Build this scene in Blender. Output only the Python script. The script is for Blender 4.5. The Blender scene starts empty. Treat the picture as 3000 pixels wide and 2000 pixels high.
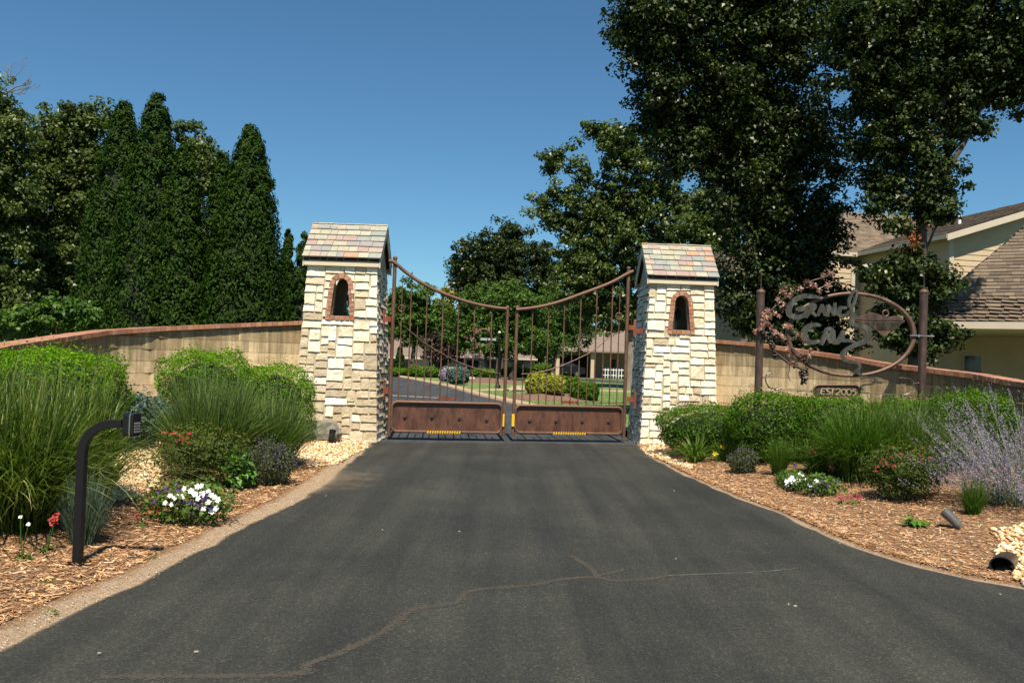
import bpy, math, random
import numpy as np
from mathutils import Vector, Matrix, noise
from mathutils.bvhtree import BVHTree

rad = math.radians
scene = bpy.context.scene
COL = scene.collection
random.seed(7)

# ------------------------------------------------------------------ camera
CAM_H = 1.6
PITCH, ROLL = 1.25, 1.9
cam_d = bpy.data.cameras.new('camera')
cam_d.sensor_width = 22.2
cam_d.lens = 18.0
cam_d.clip_start = 0.05
cam_d.clip_end = 3000
cam = bpy.data.objects.new('camera', cam_d)
COL.objects.link(cam)
RC = Matrix.Rotation(rad(90 + PITCH), 3, 'X') @ Matrix.Rotation(rad(ROLL), 3, 'Z')
cam.matrix_world = Matrix.Translation((0, 0, CAM_H)) @ RC.to_4x4()
scene.camera = cam

# ------------------------------------------------------------------ light
SUN_EL = 59.0
to_sun = Vector((0.085, -1.0, math.tan(rad(SUN_EL)) * 1.0036)).normalized()
world = bpy.data.worlds.new('World')
scene.world = world
world.use_nodes = True
wn = world.node_tree.nodes
wl = world.node_tree.links
wn.clear()
w_out = wn.new('ShaderNodeOutputWorld')
w_bg = wn.new('ShaderNodeBackground')
w_sky = wn.new('ShaderNodeTexSky')
w_sky.sky_type = 'NISHITA'
w_sky.sun_disc = False
w_sky.sun_elevation = rad(SUN_EL)
w_sky.sun_rotation = math.atan2(to_sun.x, to_sun.y)
w_sky.altitude = 200
w_sky.air_density = 1.0
w_sky.dust_density = 0.25
w_sky.ozone_density = 8.0
w_bg.inputs['Strength'].default_value = 0.066
w_tint = wn.new('ShaderNodeMix')          # the camera's cool white balance
w_tint.data_type = 'RGBA'
w_tint.blend_type = 'MULTIPLY'
w_tint.inputs[0].default_value = 1.0
w_tint.inputs[7].default_value = (0.80, 1.05, 1.0, 1)
wl.new(w_sky.outputs[0], w_tint.inputs[6])
wl.new(w_tint.outputs[2], w_bg.inputs[0])
wl.new(w_bg.outputs[0], w_out.inputs[0])
sun_d = bpy.data.lights.new('sun', 'SUN')
sun_d.energy = 5.0
sun_d.angle = rad(0.53)
sun_d.color = (1.0, 0.905, 0.745)
sun = bpy.data.objects.new('sun', sun_d)
COL.objects.link(sun)
sun.rotation_euler = to_sun.to_track_quat('Z', 'Y').to_euler()
sun.location = (3, -30, 50)

vs = scene.view_settings
vs.view_transform = 'Standard'
vs.look = 'None'
vs.exposure = 0.72
vs.gamma = 1.0
vs.use_curve_mapping = False
scene.cycles.max_bounces = 6
scene.cycles.transparent_max_bounces = 4
scene.cycles.use_denoising = True

# ------------------------------------------------------------------ picture to place
F = 3000 * 18.0 / 22.2

def ray(u, v):
    return RC @ Vector(((u - 1500) / F, -(v - 1000) / F, -1.0))

def at(u, v, Y):
    d = ray(u, v)
    return Vector((0, 0, CAM_H)) + d * (Y / d.y)

def flat(u, v, z=0.0):
    d = ray(u, v)
    return Vector((0, 0, CAM_H)) + d * ((z - CAM_H) / d.z)

def ppm(Y):
    return F / Y

GROUND_BVH = []

def ground(u, v):
    d = ray(u, v).normalized()
    best = flat(u, v)
    bt = (best - Vector((0, 0, CAM_H))).length if d.z < 0 else 1e9
    for b in GROUND_BVH:
        h = b.ray_cast(Vector((0, 0, CAM_H)), d)
        if h[0] is not None and h[3] < bt:
            bt = h[3]
            best = h[0]
    return best

def gz(x, y):
    z = 0.0
    for b in GROUND_BVH:
        h = b.ray_cast(Vector((x, y, 5)), Vector((0, 0, -1)))
        if h[0] is not None and h[0].z > z:
            z = h[0].z
    return z

# ------------------------------------------------------------------ objects
def tag(o, label=None, cat=None, group=None, kind=None):
    if label: o['label'] = label
    if cat: o['category'] = cat
    if group: o['group'] = group
    if kind: o['kind'] = kind
    return o

def thing(name, label, cat, loc, group=None):
    o = bpy.data.objects.new(name, None)
    o.empty_display_size = 0.2
    COL.objects.link(o)
    o.location = loc
    return tag(o, label, cat, group)

def attach(o, parent):
    COL.objects.link(o)
    if parent is not None:
        o.parent = parent
        p = parent
        inv = Matrix.Identity(4)
        while p is not None and p.type == 'EMPTY':
            inv = Matrix.Translation(-Vector(p.location)) @ inv
            p = p.parent
        o.matrix_parent_inverse = inv
    return o

def obj(name, me, mat=None, parent=None):
    if mat is not None and not me.materials:
        me.materials.append(mat)
    return attach(bpy.data.objects.new(name, me), parent)

def np_mesh(name, V, Fc, mat=None, parent=None, smooth=False, tone=None, vattr=None):
    """V (n,3); Fc (m,k) array of one polygon size."""
    me = bpy.data.meshes.new(name)
    V = np.asarray(V, dtype=np.float32)
    Fc = np.asarray(Fc, dtype=np.int32)
    m, k = Fc.shape
    me.vertices.add(len(V))
    me.vertices.foreach_set('co', V.ravel())
    me.loops.add(m * k)
    me.loops.foreach_set('vertex_index', Fc.ravel())
    me.polygons.add(m)
    me.polygons.foreach_set('loop_start', np.arange(0, m * k, k, dtype=np.int32))
    if smooth:
        me.polygons.foreach_set('use_smooth', np.ones(m, dtype=bool))
    me.update(calc_edges=True)
    if tone is not None:
        a = me.attributes.new('tone', 'FLOAT', 'FACE')
        a.data.foreach_set('value', np.asarray(tone, dtype=np.float32))
    if vattr:
        for nm, arr in vattr.items():
            a = me.attributes.new(nm, 'FLOAT', 'POINT')
            a.data.foreach_set('value', np.asarray(arr, dtype=np.float32))
    return obj(name, me, mat, parent)

class MB:
    def __init__(self):
        self.v = []
        self.f = []

    def add(self, vs_, fs):
        n = len(self.v)
        self.v += [tuple(p) for p in vs_]
        self.f += [tuple(i + n for i in q) for q in fs]
        return self

    def hexa(self, p):
        """p: bottom 4 (ccw) then top 4"""
        return self.add(p, [(3, 2, 1, 0), (4, 5, 6, 7), (0, 1, 5, 4), (1, 2, 6, 5), (2, 3, 7, 6), (3, 0, 4, 7)])

    def box(self, c, s, rz=0.0):
        cx, cy, cz = c
        a, b, d = s[0] / 2, s[1] / 2, s[2] / 2
        co, si = math.cos(rz), math.sin(rz)
        def P(x, y, z):
            return (cx + x * co - y * si, cy + x * si + y * co, cz + z)
        return self.hexa([P(-a, -b, -d), P(a, -b, -d), P(a, b, -d), P(-a, b, -d),
                          P(-a, -b, d), P(a, -b, d), P(a, b, d), P(-a, b, d)])

    def tube(self, pts, r, n=8, cap=True):
        pts = [Vector(p) for p in pts]
        m = len(pts)
        rs = r if isinstance(r, (list, tuple)) else [r] * m
        t0 = (pts[1] - pts[0]).normalized()
        ref = Vector((0, 0, 1)) if abs(t0.z) < 0.9 else Vector((1, 0, 0))
        nrm = t0.cross(ref).normalized()
        base = len(self.v)
        for i, p in enumerate(pts):
            if i == 0: t = t0
            elif i == m - 1: t = (pts[-1] - pts[-2]).normalized()
            else: t = ((pts[i + 1] - pts[i]).normalized() + (pts[i] - pts[i - 1]).normalized()).normalized()
            nrm = (nrm - t * nrm.dot(t))
            nrm = nrm.normalized() if nrm.length > 1e-6 else t.orthogonal().normalized()
            bn = t.cross(nrm)
            for k in range(n):
                a = 2 * math.pi * k / n
                q = p + (nrm * math.cos(a) + bn * math.sin(a)) * rs[i]
                self.v.append(tuple(q))
        for i in range(m - 1):
            for k in range(n):
                a, b = base + i * n + k, base + i * n + (k + 1) % n
                self.f.append((a, b, b + n, a + n))
        if cap:
            self.f.append(tuple(base + k for k in reversed(range(n))))
            self.f.append(tuple(base + (m - 1) * n + k for k in range(n)))
        return self

    def lathe(self, c, prof, n=12):
        """prof [(r,z)...] around vertical axis at c"""
        base = len(self.v)
        for r, z in prof:
            for k in range(n):
                a = 2 * math.pi * k / n
                self.v.append((c[0] + r * math.cos(a), c[1] + r * math.sin(a), c[2] + z))
        for i in range(len(prof) - 1):
            for k in range(n):
                a, b = base + i * n + k, base + i * n + (k + 1) % n
                self.f.append((a, b, b + n, a + n))
        self.f.append(tuple(base + k for k in reversed(range(n))))
        self.f.append(tuple(base + (len(prof) - 1) * n + k for k in range(n)))
        return self

    def prism(self, poly, vec):
        """poly: list of 3d points, extruded by vec"""
        n = len(poly)
        poly = [Vector(p) for p in poly]
        vec = Vector(vec)
        fs = [tuple(range(n)), tuple(reversed(range(n, 2 * n)))]
        for i in range(n):
            j = (i + 1) % n
            fs.append((j, i, i + n, j + n))
        return self.add(poly + [p + vec for p in poly], fs)

    def sphere(self, c, r, n=6, m=4):
        prof = [(max(1e-4, r[0] * math.sin(math.pi * i / m)), -r[1] * math.cos(math.pi * i / m)) for i in range(m + 1)]
        return self.lathe(c, prof, n)

    def build(self, name, mat=None, parent=None, smooth=False):
        me = bpy.data.meshes.new(name)
        me.from_pydata(self.v, [], self.f)
        me.validate()
        if smooth:
            me.polygons.foreach_set('use_smooth', np.ones(len(me.polygons), dtype=bool))
            try: me.set_sharp_from_angle(angle=rad(40))
            except Exception: pass
        me.update()
        return obj(name, me, mat, parent)

def catmull(pts, k=8):
    P = [Vector(p) for p in pts]
    P = [P[0] * 2 - P[1]] + P + [P[-1] * 2 - P[-2]]
    out = []
    for i in range(1, len(P) - 2):
        a, b, c, d = P[i - 1], P[i], P[i + 1], P[i + 2]
        for j in range(k):
            t = j / k
            out.append(0.5 * ((2 * b) + (c - a) * t + (2 * a - 5 * b + 4 * c - d) * t * t + (3 * b - a - 3 * c + d) * t ** 3))
    out.append(P[-2])
    return out

# ------------------------------------------------------------------ materials
def new_mat(name):
    m = bpy.data.materials.new(name)
    m.use_nodes = True
    nt = m.node_tree
    nt.nodes.clear()
    o = nt.nodes.new('ShaderNodeOutputMaterial')
    b = nt.nodes.new('ShaderNodeBsdfPrincipled')
    nt.links.new(b.outputs[0], o.inputs[0])
    return m, nt, b, o

def ramp(nt, fac, stops, interp='LINEAR'):
    r = nt.nodes.new('ShaderNodeValToRGB')
    r.color_ramp.interpolation = interp
    el = r.color_ramp.elements
    while len(el) < len(stops): el.new(0.5)
    for e, (p, c) in zip(el, stops):
        e.position = p
        e.color = (c[0], c[1], c[2], 1)
    nt.links.new(fac, r.inputs[0])
    return r.outputs[0]

def coords(nt, kind='pos', scale=(1, 1, 1)):
    if kind == 'pos':
        s = nt.nodes.new('ShaderNodeNewGeometry').outputs['Position']
    else:
        s = nt.nodes.new('ShaderNodeTexCoord').outputs['Object']
    mp = nt.nodes.new('ShaderNodeMapping')
    mp.inputs['Scale'].default_value = scale
    nt.links.new(s, mp.inputs[0])
    return mp.outputs[0]

def noise_n(nt, vec, scale, detail=4, rough=0.55):
    n = nt.nodes.new('ShaderNodeTexNoise')
    n.inputs['Scale'].default_value = scale
    n.inputs['Detail'].default_value = detail
    n.inputs['Roughness'].default_value = rough
    nt.links.new(vec, n.inputs['Vector'])
    return n.outputs['Fac']

def mixc(nt, fac, a, b, mode='MIX'):
    m = nt.nodes.new('ShaderNodeMix')
    m.data_type = 'RGBA'
    m.blend_type = mode
    for s, val in ((0, fac), (6, a), (7, b)):
        if isinstance(val, (int, float)): m.inputs[s].default_value = val
        elif isinstance(val, (tuple, list)): m.inputs[s].default_value = (val[0], val[1], val[2], 1)
        else: nt.links.new(val, m.inputs[s])
    return m.outputs[2]

def mathn(nt, op, a, b=0.5, clamp=False):
    m = nt.nodes.new('ShaderNodeMath')
    m.operation = op
    m.use_clamp = clamp
    for i, val in enumerate((a, b)):
        if isinstance(val, (int, float)): m.inputs[i].default_value = val
        else: nt.links.new(val, m.inputs[i])
    return m.outputs[0]

def bump(nt, b, height, strength=0.5, dist=0.02):
    n = nt.nodes.new('ShaderNodeBump')
    n.inputs['Strength'].default_value = strength
    n.inputs['Distance'].default_value = dist
    nt.links.new(height, n.inputs['Height'])
    nt.links.new(n.outputs[0], b.inputs['Normal'])

def attr(nt, name):
    a = nt.nodes.new('ShaderNodeAttribute')
    a.attribute_name = name
    return a.outputs['Fac']

def plain(name, c1, c2=None, scale=6, rough=0.6, metal=0.0, spec=0.4, bmp=0.0, bscale=None, vscale=(1, 1, 1), rnd=None):
    """mottled surface; rnd: list of colours picked per object"""
    m, nt, b, o = new_mat(name)
    b.inputs['Roughness'].default_value = rough
    b.inputs['Metallic'].default_value = metal
    b.inputs['Specular IOR Level'].default_value = spec
    vec = coords(nt, 'pos', vscale)
    nz = noise_n(nt, vec, scale, 6, 0.6)
    c2 = c2 or tuple(x * 0.75 for x in c1)
    col = ramp(nt, nz, [(0.3, c1), (0.7, c2)])
    if rnd:
        oi = nt.nodes.new('ShaderNodeObjectInfo')
        n = len(rnd)
        rc = ramp(nt, oi.outputs['Random'], [(i / n, c) for i, c in enumerate(rnd)], 'CONSTANT')
        col = mixc(nt, 0.85, col, rc) if c1 is None else mixc(nt, 1.0, rc, col, 'MULTIPLY')
    nt.links.new(col, b.inputs['Base Color'])
    if bmp:
        bump(nt, b, noise_n(nt, vec, bscale or scale * 4, 6, 0.65), bmp)
    return m

def leaf_mat(name, stops, rough=0.45, spec=0.4, trans=0.25, tcol=None):
    m, nt, b, o = new_mat(name)
    b.inputs['Roughness'].default_value = rough
    b.inputs['Specular IOR Level'].default_value = spec
    t = attr(nt, 'tone')
    col = ramp(nt, t, stops)
    nt.links.new(col, b.inputs['Base Color'])
    if trans > 0:
        tr = nt.nodes.new('ShaderNodeBsdfTranslucent')
        tc = mixc(nt, 1.0, col, tcol or (1.5, 1.7, 0.6), 'MULTIPLY')
        nt.links.new(tc, tr.inputs[0])
        ms = nt.nodes.new('ShaderNodeMixShader')
        ms.inputs[0].default_value = trans
        nt.links.new(b.outputs[0], ms.inputs[1])
        nt.links.new(tr.outputs[0], ms.inputs[2])
        nt.links.new(ms.outputs[0], o.inputs[0])
    return m

M = {}
# asphalt of the drive with sand blown in from the edges
def asphalt(name, dark, light, sand):
    m, nt, b, o = new_mat(name)
    v = coords(nt)
    big = noise_n(nt, v, 0.7, 5, 0.6)
    col = ramp(nt, big, [(0.3, dark), (0.72, light)])
    vs_ = coords(nt, 'pos', (2.2, 0.12, 1))
    streak = noise_n(nt, vs_, 1.3, 4, 0.6)
    col = mixc(nt, 1.0, col, ramp(nt, streak, [(0.3, (0.66, 0.67, 0.68)), (0.5, (1, 1, 1)), (0.72, (1.38, 1.37, 1.3))]), 'MULTIPLY')
    fine = nt.nodes.new('ShaderNodeTexVoronoi')
    fine.inputs['Scale'].default_value = 95
    nt.links.new(v, fine.inputs['Vector'])
    spk = ramp(nt, fine.outputs['Color'], [(0.0, (0.6, 0.6, 0.6)), (0.55, (0.95, 0.95, 0.95)), (0.8, (1.35, 1.33, 1.28)), (1.0, (2.6, 2.45, 2.2))])
    col = mixc(nt, 1.0, col, spk, 'MULTIPLY')
    patch = ramp(nt, noise_n(nt, v, 2.3, 6, 0.7), [(0.62, (0, 0, 0)), (0.78, (1, 1, 1))])
    col = mixc(nt, mathn(nt, 'MULTIPLY', patch, 0.25), col, (0.10, 0.092, 0.075))
    if sand:
        e = attr(nt, 'edge')
        nz = noise_n(nt, v, 3.0, 6, 0.7)
        f = mathn(nt, 'ADD', e, mathn(nt, 'MULTIPLY', mathn(nt, 'SUBTRACT', nz, 0.5), 0.6))
        f2 = ramp(nt, f, [(0.42, (0, 0, 0)), (0.66, (0.35, 0.35, 0.35)), (0.92, (1, 1, 1))])
        sc = ramp(nt, noise_n(nt, v, 30, 4, 0.7), [(0.3, (0.21, 0.15, 0.095)), (0.7, (0.34, 0.25, 0.165))])
        col = mixc(nt, f2, col, sc)
    nt.links.new(col, b.inputs['Base Color'])
    b.inputs['Roughness'].default_value = 0.78
    b.inputs['Specular IOR Level'].default_value = 0.3
    bump(nt, b, fine.outputs['Distance'], 0.35, 0.006)
    return m
M['drive'] = asphalt('drive_asphalt', (0.0195, 0.0212, 0.0195), (0.038, 0.0385, 0.0335), True)
M['road'] = asphalt('inner_asphalt', (0.036, 0.038, 0.042), (0.05, 0.052, 0.056), False)

def bed_mat():
    m, nt, b, o = new_mat('mulch_soil')
    v = coords(nt)
    n1 = noise_n(nt, v, 45, 5, 0.7)
    n2 = noise_n(nt, coords(nt, 'pos', (1, 4, 1)), 22, 4, 0.6)
    c = ramp(nt, n1, [(0.3, (0.11, 0.055, 0.028)), (0.5, (0.26, 0.145, 0.075)), (0.7, (0.44, 0.28, 0.16))])
    c2 = ramp(nt, n2, [(0.4, (0.6, 0.6, 0.6)), (0.65, (1.25, 1.2, 1.1))])
    c = mixc(nt, 1.0, c, c2, 'MULTIPLY')
    sand = ramp(nt, noise_n(nt, v, 25, 5, 0.7), [(0.3, (0.27, 0.19, 0.12)), (0.7, (0.42, 0.31, 0.21))])
    e = mathn(nt, 'ADD', attr(nt, 'edge'), mathn(nt, 'MULTIPLY', mathn(nt, 'SUBTRACT', noise_n(nt, v, 4, 5, 0.7), 0.5), 0.8))
    c = mixc(nt, ramp(nt, e, [(0.45, (0, 0, 0)), (0.7, (1, 1, 1))]), c, sand)
    nt.links.new(c, b.inputs['Base Color'])
    b.inputs['Roughness'].default_value = 0.9
    bump(nt, b, n1, 0.9, 0.03)
    return m
M['bed'] = bed_mat()
M['lawn'] = plain('lawn_turf', (0.075, 0.13, 0.028), (0.16, 0.21, 0.06), 1.2, 0.9, bmp=0.6, bscale=30)
M['far_ground'] = plain('far_ground_turf', (0.05, 0.085, 0.022), (0.11, 0.13, 0.045), 0.6, 0.9, bmp=0.4, bscale=12)
M['brown_mulch'] = plain('brown_mulch', (0.11, 0.06, 0.04), (0.2, 0.12, 0.085), 9, 0.9, bmp=0.8, bscale=30)
M['kerb'] = plain('kerb_concrete', (0.46, 0.33, 0.21), (0.36, 0.26, 0.17), 3, 0.8, bmp=0.2, bscale=40)
M['sidewalk'] = plain('sidewalk_concrete', (0.47, 0.35, 0.24), (0.38, 0.28, 0.19), 2, 0.8, bmp=0.2, bscale=40)
M['crackseal'] = plain('crack_dirt', (0.056, 0.048, 0.037), (0.042, 0.038, 0.031), 7, 0.9)
M['white_scuff'] = plain('pale_scuff', (0.2, 0.19, 0.17), (0.1, 0.1, 0.09), 40, 0.9)

def stone_mat(name, cols, stain):
    m, nt, b, o = new_mat(name)
    oi = nt.nodes.new('ShaderNodeObjectInfo')
    n = len(cols)
    base = ramp(nt, oi.outputs['Random'], [(i / max(1, n - 1), c) for i, c in enumerate(cols)])
    v = coords(nt)
    n1 = noise_n(nt, v, 7, 6, 0.65)
    base = mixc(nt, 1.0, base, ramp(nt, n1, [(0.3, (0.82, 0.75, 0.62)), (0.5, (1, 1, 1)), (0.75, (1.1, 1.09, 1.06))]), 'MULTIPLY')
    n3 = noise_n(nt, coords(nt, 'pos', (1, 1, 2.5)), 16, 6, 0.7)
    f = ramp(nt, n3, [(0.55, (0, 0, 0)), (0.75, (stain, stain, stain))])
    base = mixc(nt, f, base, (0.17, 0.13, 0.085))
    nt.links.new(base, b.inputs['Base Color'])
    b.inputs['Roughness'].default_value = 0.85
    b.inputs['Specular IOR Level'].default_value = 0.2
    bump(nt, b, noise_n(nt, v, 22, 7, 0.7), 0.8, 0.03)
    return m
M['stone'] = stone_mat('cream_ledgestone', [(0.74, 0.66, 0.49), (0.81, 0.76, 0.63), (0.66, 0.57, 0.41), (0.77, 0.71, 0.56), (0.82, 0.78, 0.67), (0.71, 0.63, 0.47), (0.62, 0.54, 0.40)], 0.6)
M['stone_weathered'] = stone_mat('weathered_ledgestone', [(0.46, 0.38, 0.255), (0.55, 0.46, 0.32), (0.38, 0.31, 0.22), (0.60, 0.51, 0.36), (0.48, 0.40, 0.28)], 0.85)
M['mortar'] = plain('stone_mortar', (0.53, 0.46, 0.335), (0.40, 0.34, 0.24), 9, 0.95, bmp=0.5, bscale=60)
M['niche'] = plain('niche_plaster', (0.06, 0.055, 0.05), (0.04, 0.035, 0.03), 5, 0.95)
M['brick'] = plain('red_brick', (1, 1, 1), (0.72, 0.72, 0.7), 30, 0.85, bmp=0.4, bscale=80,
                   rnd=[(0.40, 0.19, 0.115), (0.36, 0.155, 0.09), (0.45, 0.23, 0.145), (0.33, 0.15, 0.10), (0.42, 0.215, 0.14)])
M['slate'] = plain('mixed_slate', (1, 1, 1), (0.78, 0.78, 0.78), 12, 0.6, bmp=0.35, bscale=40,
                   rnd=[(0.36, 0.35, 0.27), (0.35, 0.255, 0.22), (0.26, 0.275, 0.265), (0.39, 0.35, 0.255), (0.41, 0.26, 0.17), (0.37, 0.30, 0.245), (0.31, 0.315, 0.27), (0.40, 0.38, 0.30), (0.29, 0.26, 0.255)])
M['trim_cream'] = plain('cream_trim', (0.60, 0.52, 0.38), (0.54, 0.46, 0.33), 4, 0.6)
M['roof_felt'] = plain('roof_underside', (0.05, 0.04, 0.035), (0.03, 0.028, 0.025), 5, 0.9)

def block_mat():
    m, nt, b, o = new_mat('tan_wall_block')
    v = coords(nt)
    oi = nt.nodes.new('ShaderNodeObjectInfo')
    base = ramp(nt, oi.outputs['Random'], [(0, (0.655, 0.51, 0.31)), (0.5, (0.69, 0.55, 0.345)), (1, (0.635, 0.485, 0.29))])
    base = mixc(nt, 1.0, base, ramp(nt, noise_n(nt, v, 6, 6, 0.7), [(0.3, (0.72, 0.7, 0.64)), (0.55, (1, 1, 1)), (0.75, (1.14, 1.13, 1.1))]), 'MULTIPLY')
    st = noise_n(nt, coords(nt, 'pos', (7.0, 7.0, 0.45)), 1.3, 5, 0.7)
    st2 = noise_n(nt, coords(nt, 'pos', (2.2, 2.2, 0.25)), 1.0, 3, 0.6)
    sep = nt.nodes.new('ShaderNodeSeparateColor')
    nt.links.new(oi.outputs['Color'], sep.inputs[0])
    k = mathn(nt, 'MULTIPLY', sep.outputs[0], 0.42)
    f = mathn(nt, 'ADD', mathn(nt, 'ADD', mathn(nt, 'MULTIPLY', st, 0.75), mathn(nt, 'MULTIPLY', st2, 0.35)), k)
    f = ramp(nt, f, [(0.67, (0, 0, 0)), (0.84, (0.6, 0.6, 0.6)), (1.04, (0.85, 0.85, 0.85))])
    base = mixc(nt, f, base, (0.125, 0.088, 0.045))
    nt.links.new(base, b.inputs['Base Color'])
    b.inputs['Roughness'].default_value = 0.9
    b.inputs['Specular IOR Level'].default_value = 0.15
    bump(nt, b, noise_n(nt, v, 35, 6, 0.7), 0.5, 0.015)
    return m
M['block'] = block_mat()
M['block_core'] = plain('wall_mortar', (0.40, 0.30, 0.18), (0.26, 0.19, 0.11), 8, 0.95, bmp=0.4, bscale=50)

def rust(name, a, b_, c, rough=0.55, metal=0.35):
    m, nt, b, o = new_mat(name)
    v = coords(nt, 'pos', (1, 1, 0.35))
    n = noise_n(nt, v, 9, 7, 0.7)
    col = ramp(nt, n, [(0.28, a), (0.5, b_), (0.74, c)])
    nt.links.new(col, b.inputs['Base Color'])
    b.inputs['Metallic'].default_value = metal
    nt.links.new(ramp(nt, n, [(0.3, (rough - .15,) * 3), (0.7, (rough + .2,) * 3)]), b.inputs['Roughness'])
    bump(nt, b, noise_n(nt, v, 60, 5, 0.7), 0.25, 0.004)
    return m
M['rust'] = rust('rusted_pipe', (0.085, 0.046, 0.031), (0.135, 0.072, 0.046), (0.22, 0.115, 0.072), 0.6)
M['rust_plate'] = rust('rusted_plate', (0.06, 0.027, 0.019), (0.12, 0.055, 0.035), (0.18, 0.075, 0.042), 0.5)
M['rust_red'] = rust('red_oxide_steel', (0.17, 0.04, 0.022), (0.23, 0.06, 0.033), (0.26, 0.09, 0.05))
M['rust_dark'] = rust('dark_patina_steel', (0.045, 0.03, 0.026), (0.085, 0.052, 0.042), (0.14, 0.085, 0.065), 0.45)
M['oval'] = rust('oval_ring_steel', (0.075, 0.042, 0.031), (0.13, 0.072, 0.052), (0.19, 0.125, 0.10), 0.55, 0.4)
M['patina'] = rust('grey_green_patina', (0.055, 0.038, 0.028), (0.085, 0.078, 0.063), (0.18, 0.18, 0.16), 0.35, 0.5)
M['copper_leaf'] = rust('copper_leaf', (0.085, 0.04, 0.027), (0.155, 0.075, 0.052), (0.28, 0.165, 0.125), 0.5, 0.4)
M['grape'] = plain('dark_grape_metal', (0.05, 0.035, 0.03), (0.03, 0.022, 0.022), 20, 0.25, 0.4, 0.6)
M['black_metal'] = plain('black_powder_coat', (0.007, 0.0075, 0.008), (0.005, 0.005, 0.006), 30, 0.5, 0.0, 0.3, bmp=0.12, bscale=180)
M['black_plastic'] = plain('black_plastic', (0.009, 0.0095, 0.011), (0.007, 0.007, 0.008), 20, 0.32)
M['steel_grey'] = plain('grey_weathered_plastic', (0.10, 0.10, 0.10), (0.065, 0.065, 0.067), 12, 0.5)
M['chrome'] = plain('bright_metal', (0.45, 0.48, 0.5), (0.38, 0.4, 0.42), 10, 0.25, 0.9)
M['key_white'] = plain('key_print', (0.2, 0.2, 0.2), (0.15, 0.15, 0.15), 10, 0.6)
M['glass_dark'] = plain('dark_glass', (0.02, 0.023, 0.026), (0.014, 0.016, 0.018), 2, 0.08, 0, 0.6)
M['yellow'] = plain('yellow_reflector', (0.80, 0.47, 0.012), (0.72, 0.40, 0.01), 12, 0.45)
M['sign_green'] = plain('street_sign_green', (0.012, 0.035, 0.022), (0.01, 0.03, 0.02), 5, 0.4)
M['sign_white'] = plain('street_sign_white', (0.85, 0.87, 0.88), (0.8, 0.82, 0.83), 5, 0.5)
M['siding'] = plain('cream_siding', (0.50, 0.385, 0.255), (0.455, 0.35, 0.23), 3, 0.7)
M['siding_trim'] = plain('pale_trim', (0.52, 0.45, 0.36), (0.47, 0.40, 0.32), 3, 0.6)
M['shingle'] = plain('asphalt_shingle', (1, 1, 1), (0.75, 0.74, 0.72), 25, 0.9, bmp=0.5, bscale=90,
                     rnd=[(0.172, 0.128, 0.091), (0.155, 0.114, 0.081), (0.19, 0.141, 0.1), (0.165, 0.122, 0.086), (0.205, 0.153, 0.109), (0.145, 0.107, 0.077)])
def shingle_mass():
    m, nt, b, o = new_mat('asphalt_shingle_field')
    col = ramp(nt, attr(nt, 'tone'), [(0, (0.11, 0.083, 0.061)), (0.5, (0.17, 0.126, 0.09)), (1, (0.24, 0.18, 0.128))])
    nz = noise_n(nt, coords(nt), 25, 5, 0.7)
    col = mixc(nt, 1.0, col, ramp(nt, nz, [(0.3, (0.75, 0.75, 0.75)), (0.7, (1.1, 1.1, 1.1))]), 'MULTIPLY')
    nt.links.new(col, b.inputs['Base Color'])
    b.inputs['Roughness'].default_value = 0.9
    return m
M['shingle_mass'] = shingle_mass()
M['white_pipe'] = plain('white_pvc', (0.8, 0.8, 0.78), (0.76, 0.76, 0.74), 5, 0.5)
M['bark'] = plain('oak_bark', (0.095, 0.075, 0.058), (0.05, 0.04, 0.032), 9, 0.95, bmp=0.9, bscale=25, vscale=(1, 1, 0.25))
M['bark_pale'] = plain('pale_bark', (0.24, 0.21, 0.175), (0.13, 0.11, 0.09), 8, 0.95, bmp=0.7, bscale=25, vscale=(1, 1, 0.3))
M['inner_shade'] = plain('shade_fill', (0.012, 0.02, 0.008), (0.02, 0.018, 0.012), 8, 0.95)  # near-black colour standing for shade inside foliage, carport and pipe
M['boulder'] = plain('lichen_boulder', (0.26, 0.24, 0.2), (0.11, 0.10, 0.085), 7, 0.95, bmp=0.9, bscale=18)
M['ledge'] = plain('tan_ledge_rock', (0.44, 0.36, 0.27), (0.27, 0.21, 0.16), 5, 0.95, bmp=0.9, bscale=14)
M['stone_veneer'] = plain('house_stone_veneer', (0.66, 0.57, 0.44), (0.42, 0.33, 0.23), 4, 0.9, bmp=0.9, bscale=9, vscale=(1, 1, 2))
M['car_paint'] = plain('dark_car_paint', (0.012, 0.014, 0.02), (0.01, 0.012, 0.017), 3, 0.25, 0.3, 0.6)
M['tyre'] = plain('tyre_rubber', (0.015, 0.015, 0.015), (0.01, 0.01, 0.01), 8, 0.9)

M['oak'] = leaf_mat('oak_leaf', [(0, (0.011, 0.022, 0.005)), (0.5, (0.025, 0.043, 0.009)), (0.9, (0.055, 0.078, 0.017)), (1, (0.10, 0.125, 0.03))], 0.4, 0.28, 0.14)
M['oak_mid'] = leaf_mat('oak_leaf_lighter', [(0, (0.022, 0.042, 0.010)), (0.5, (0.056, 0.086, 0.018)), (1, (0.125, 0.155, 0.035))], 0.36, 0.35, 0.2)
M['green_tree'] = leaf_mat('green_tree_leaf', [(0, (0.025, 0.06, 0.009)), (0.5, (0.056, 0.115, 0.016)), (1, (0.11, 0.18, 0.03))], 0.5, 0.25, 0.24)
M['left_tree'] = leaf_mat('broadleaf_pale', [(0, (0.022, 0.038, 0.010)), (0.5, (0.064, 0.098, 0.022)), (1, (0.15, 0.18, 0.055))], 0.42, 0.3, 0.22)
M['yellow_tree'] = leaf_mat('yellowing_leaf', [(0, (0.12, 0.11, 0.012)), (1, (0.27, 0.21, 0.02))], 0.5, 0.3, 0.2)
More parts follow.
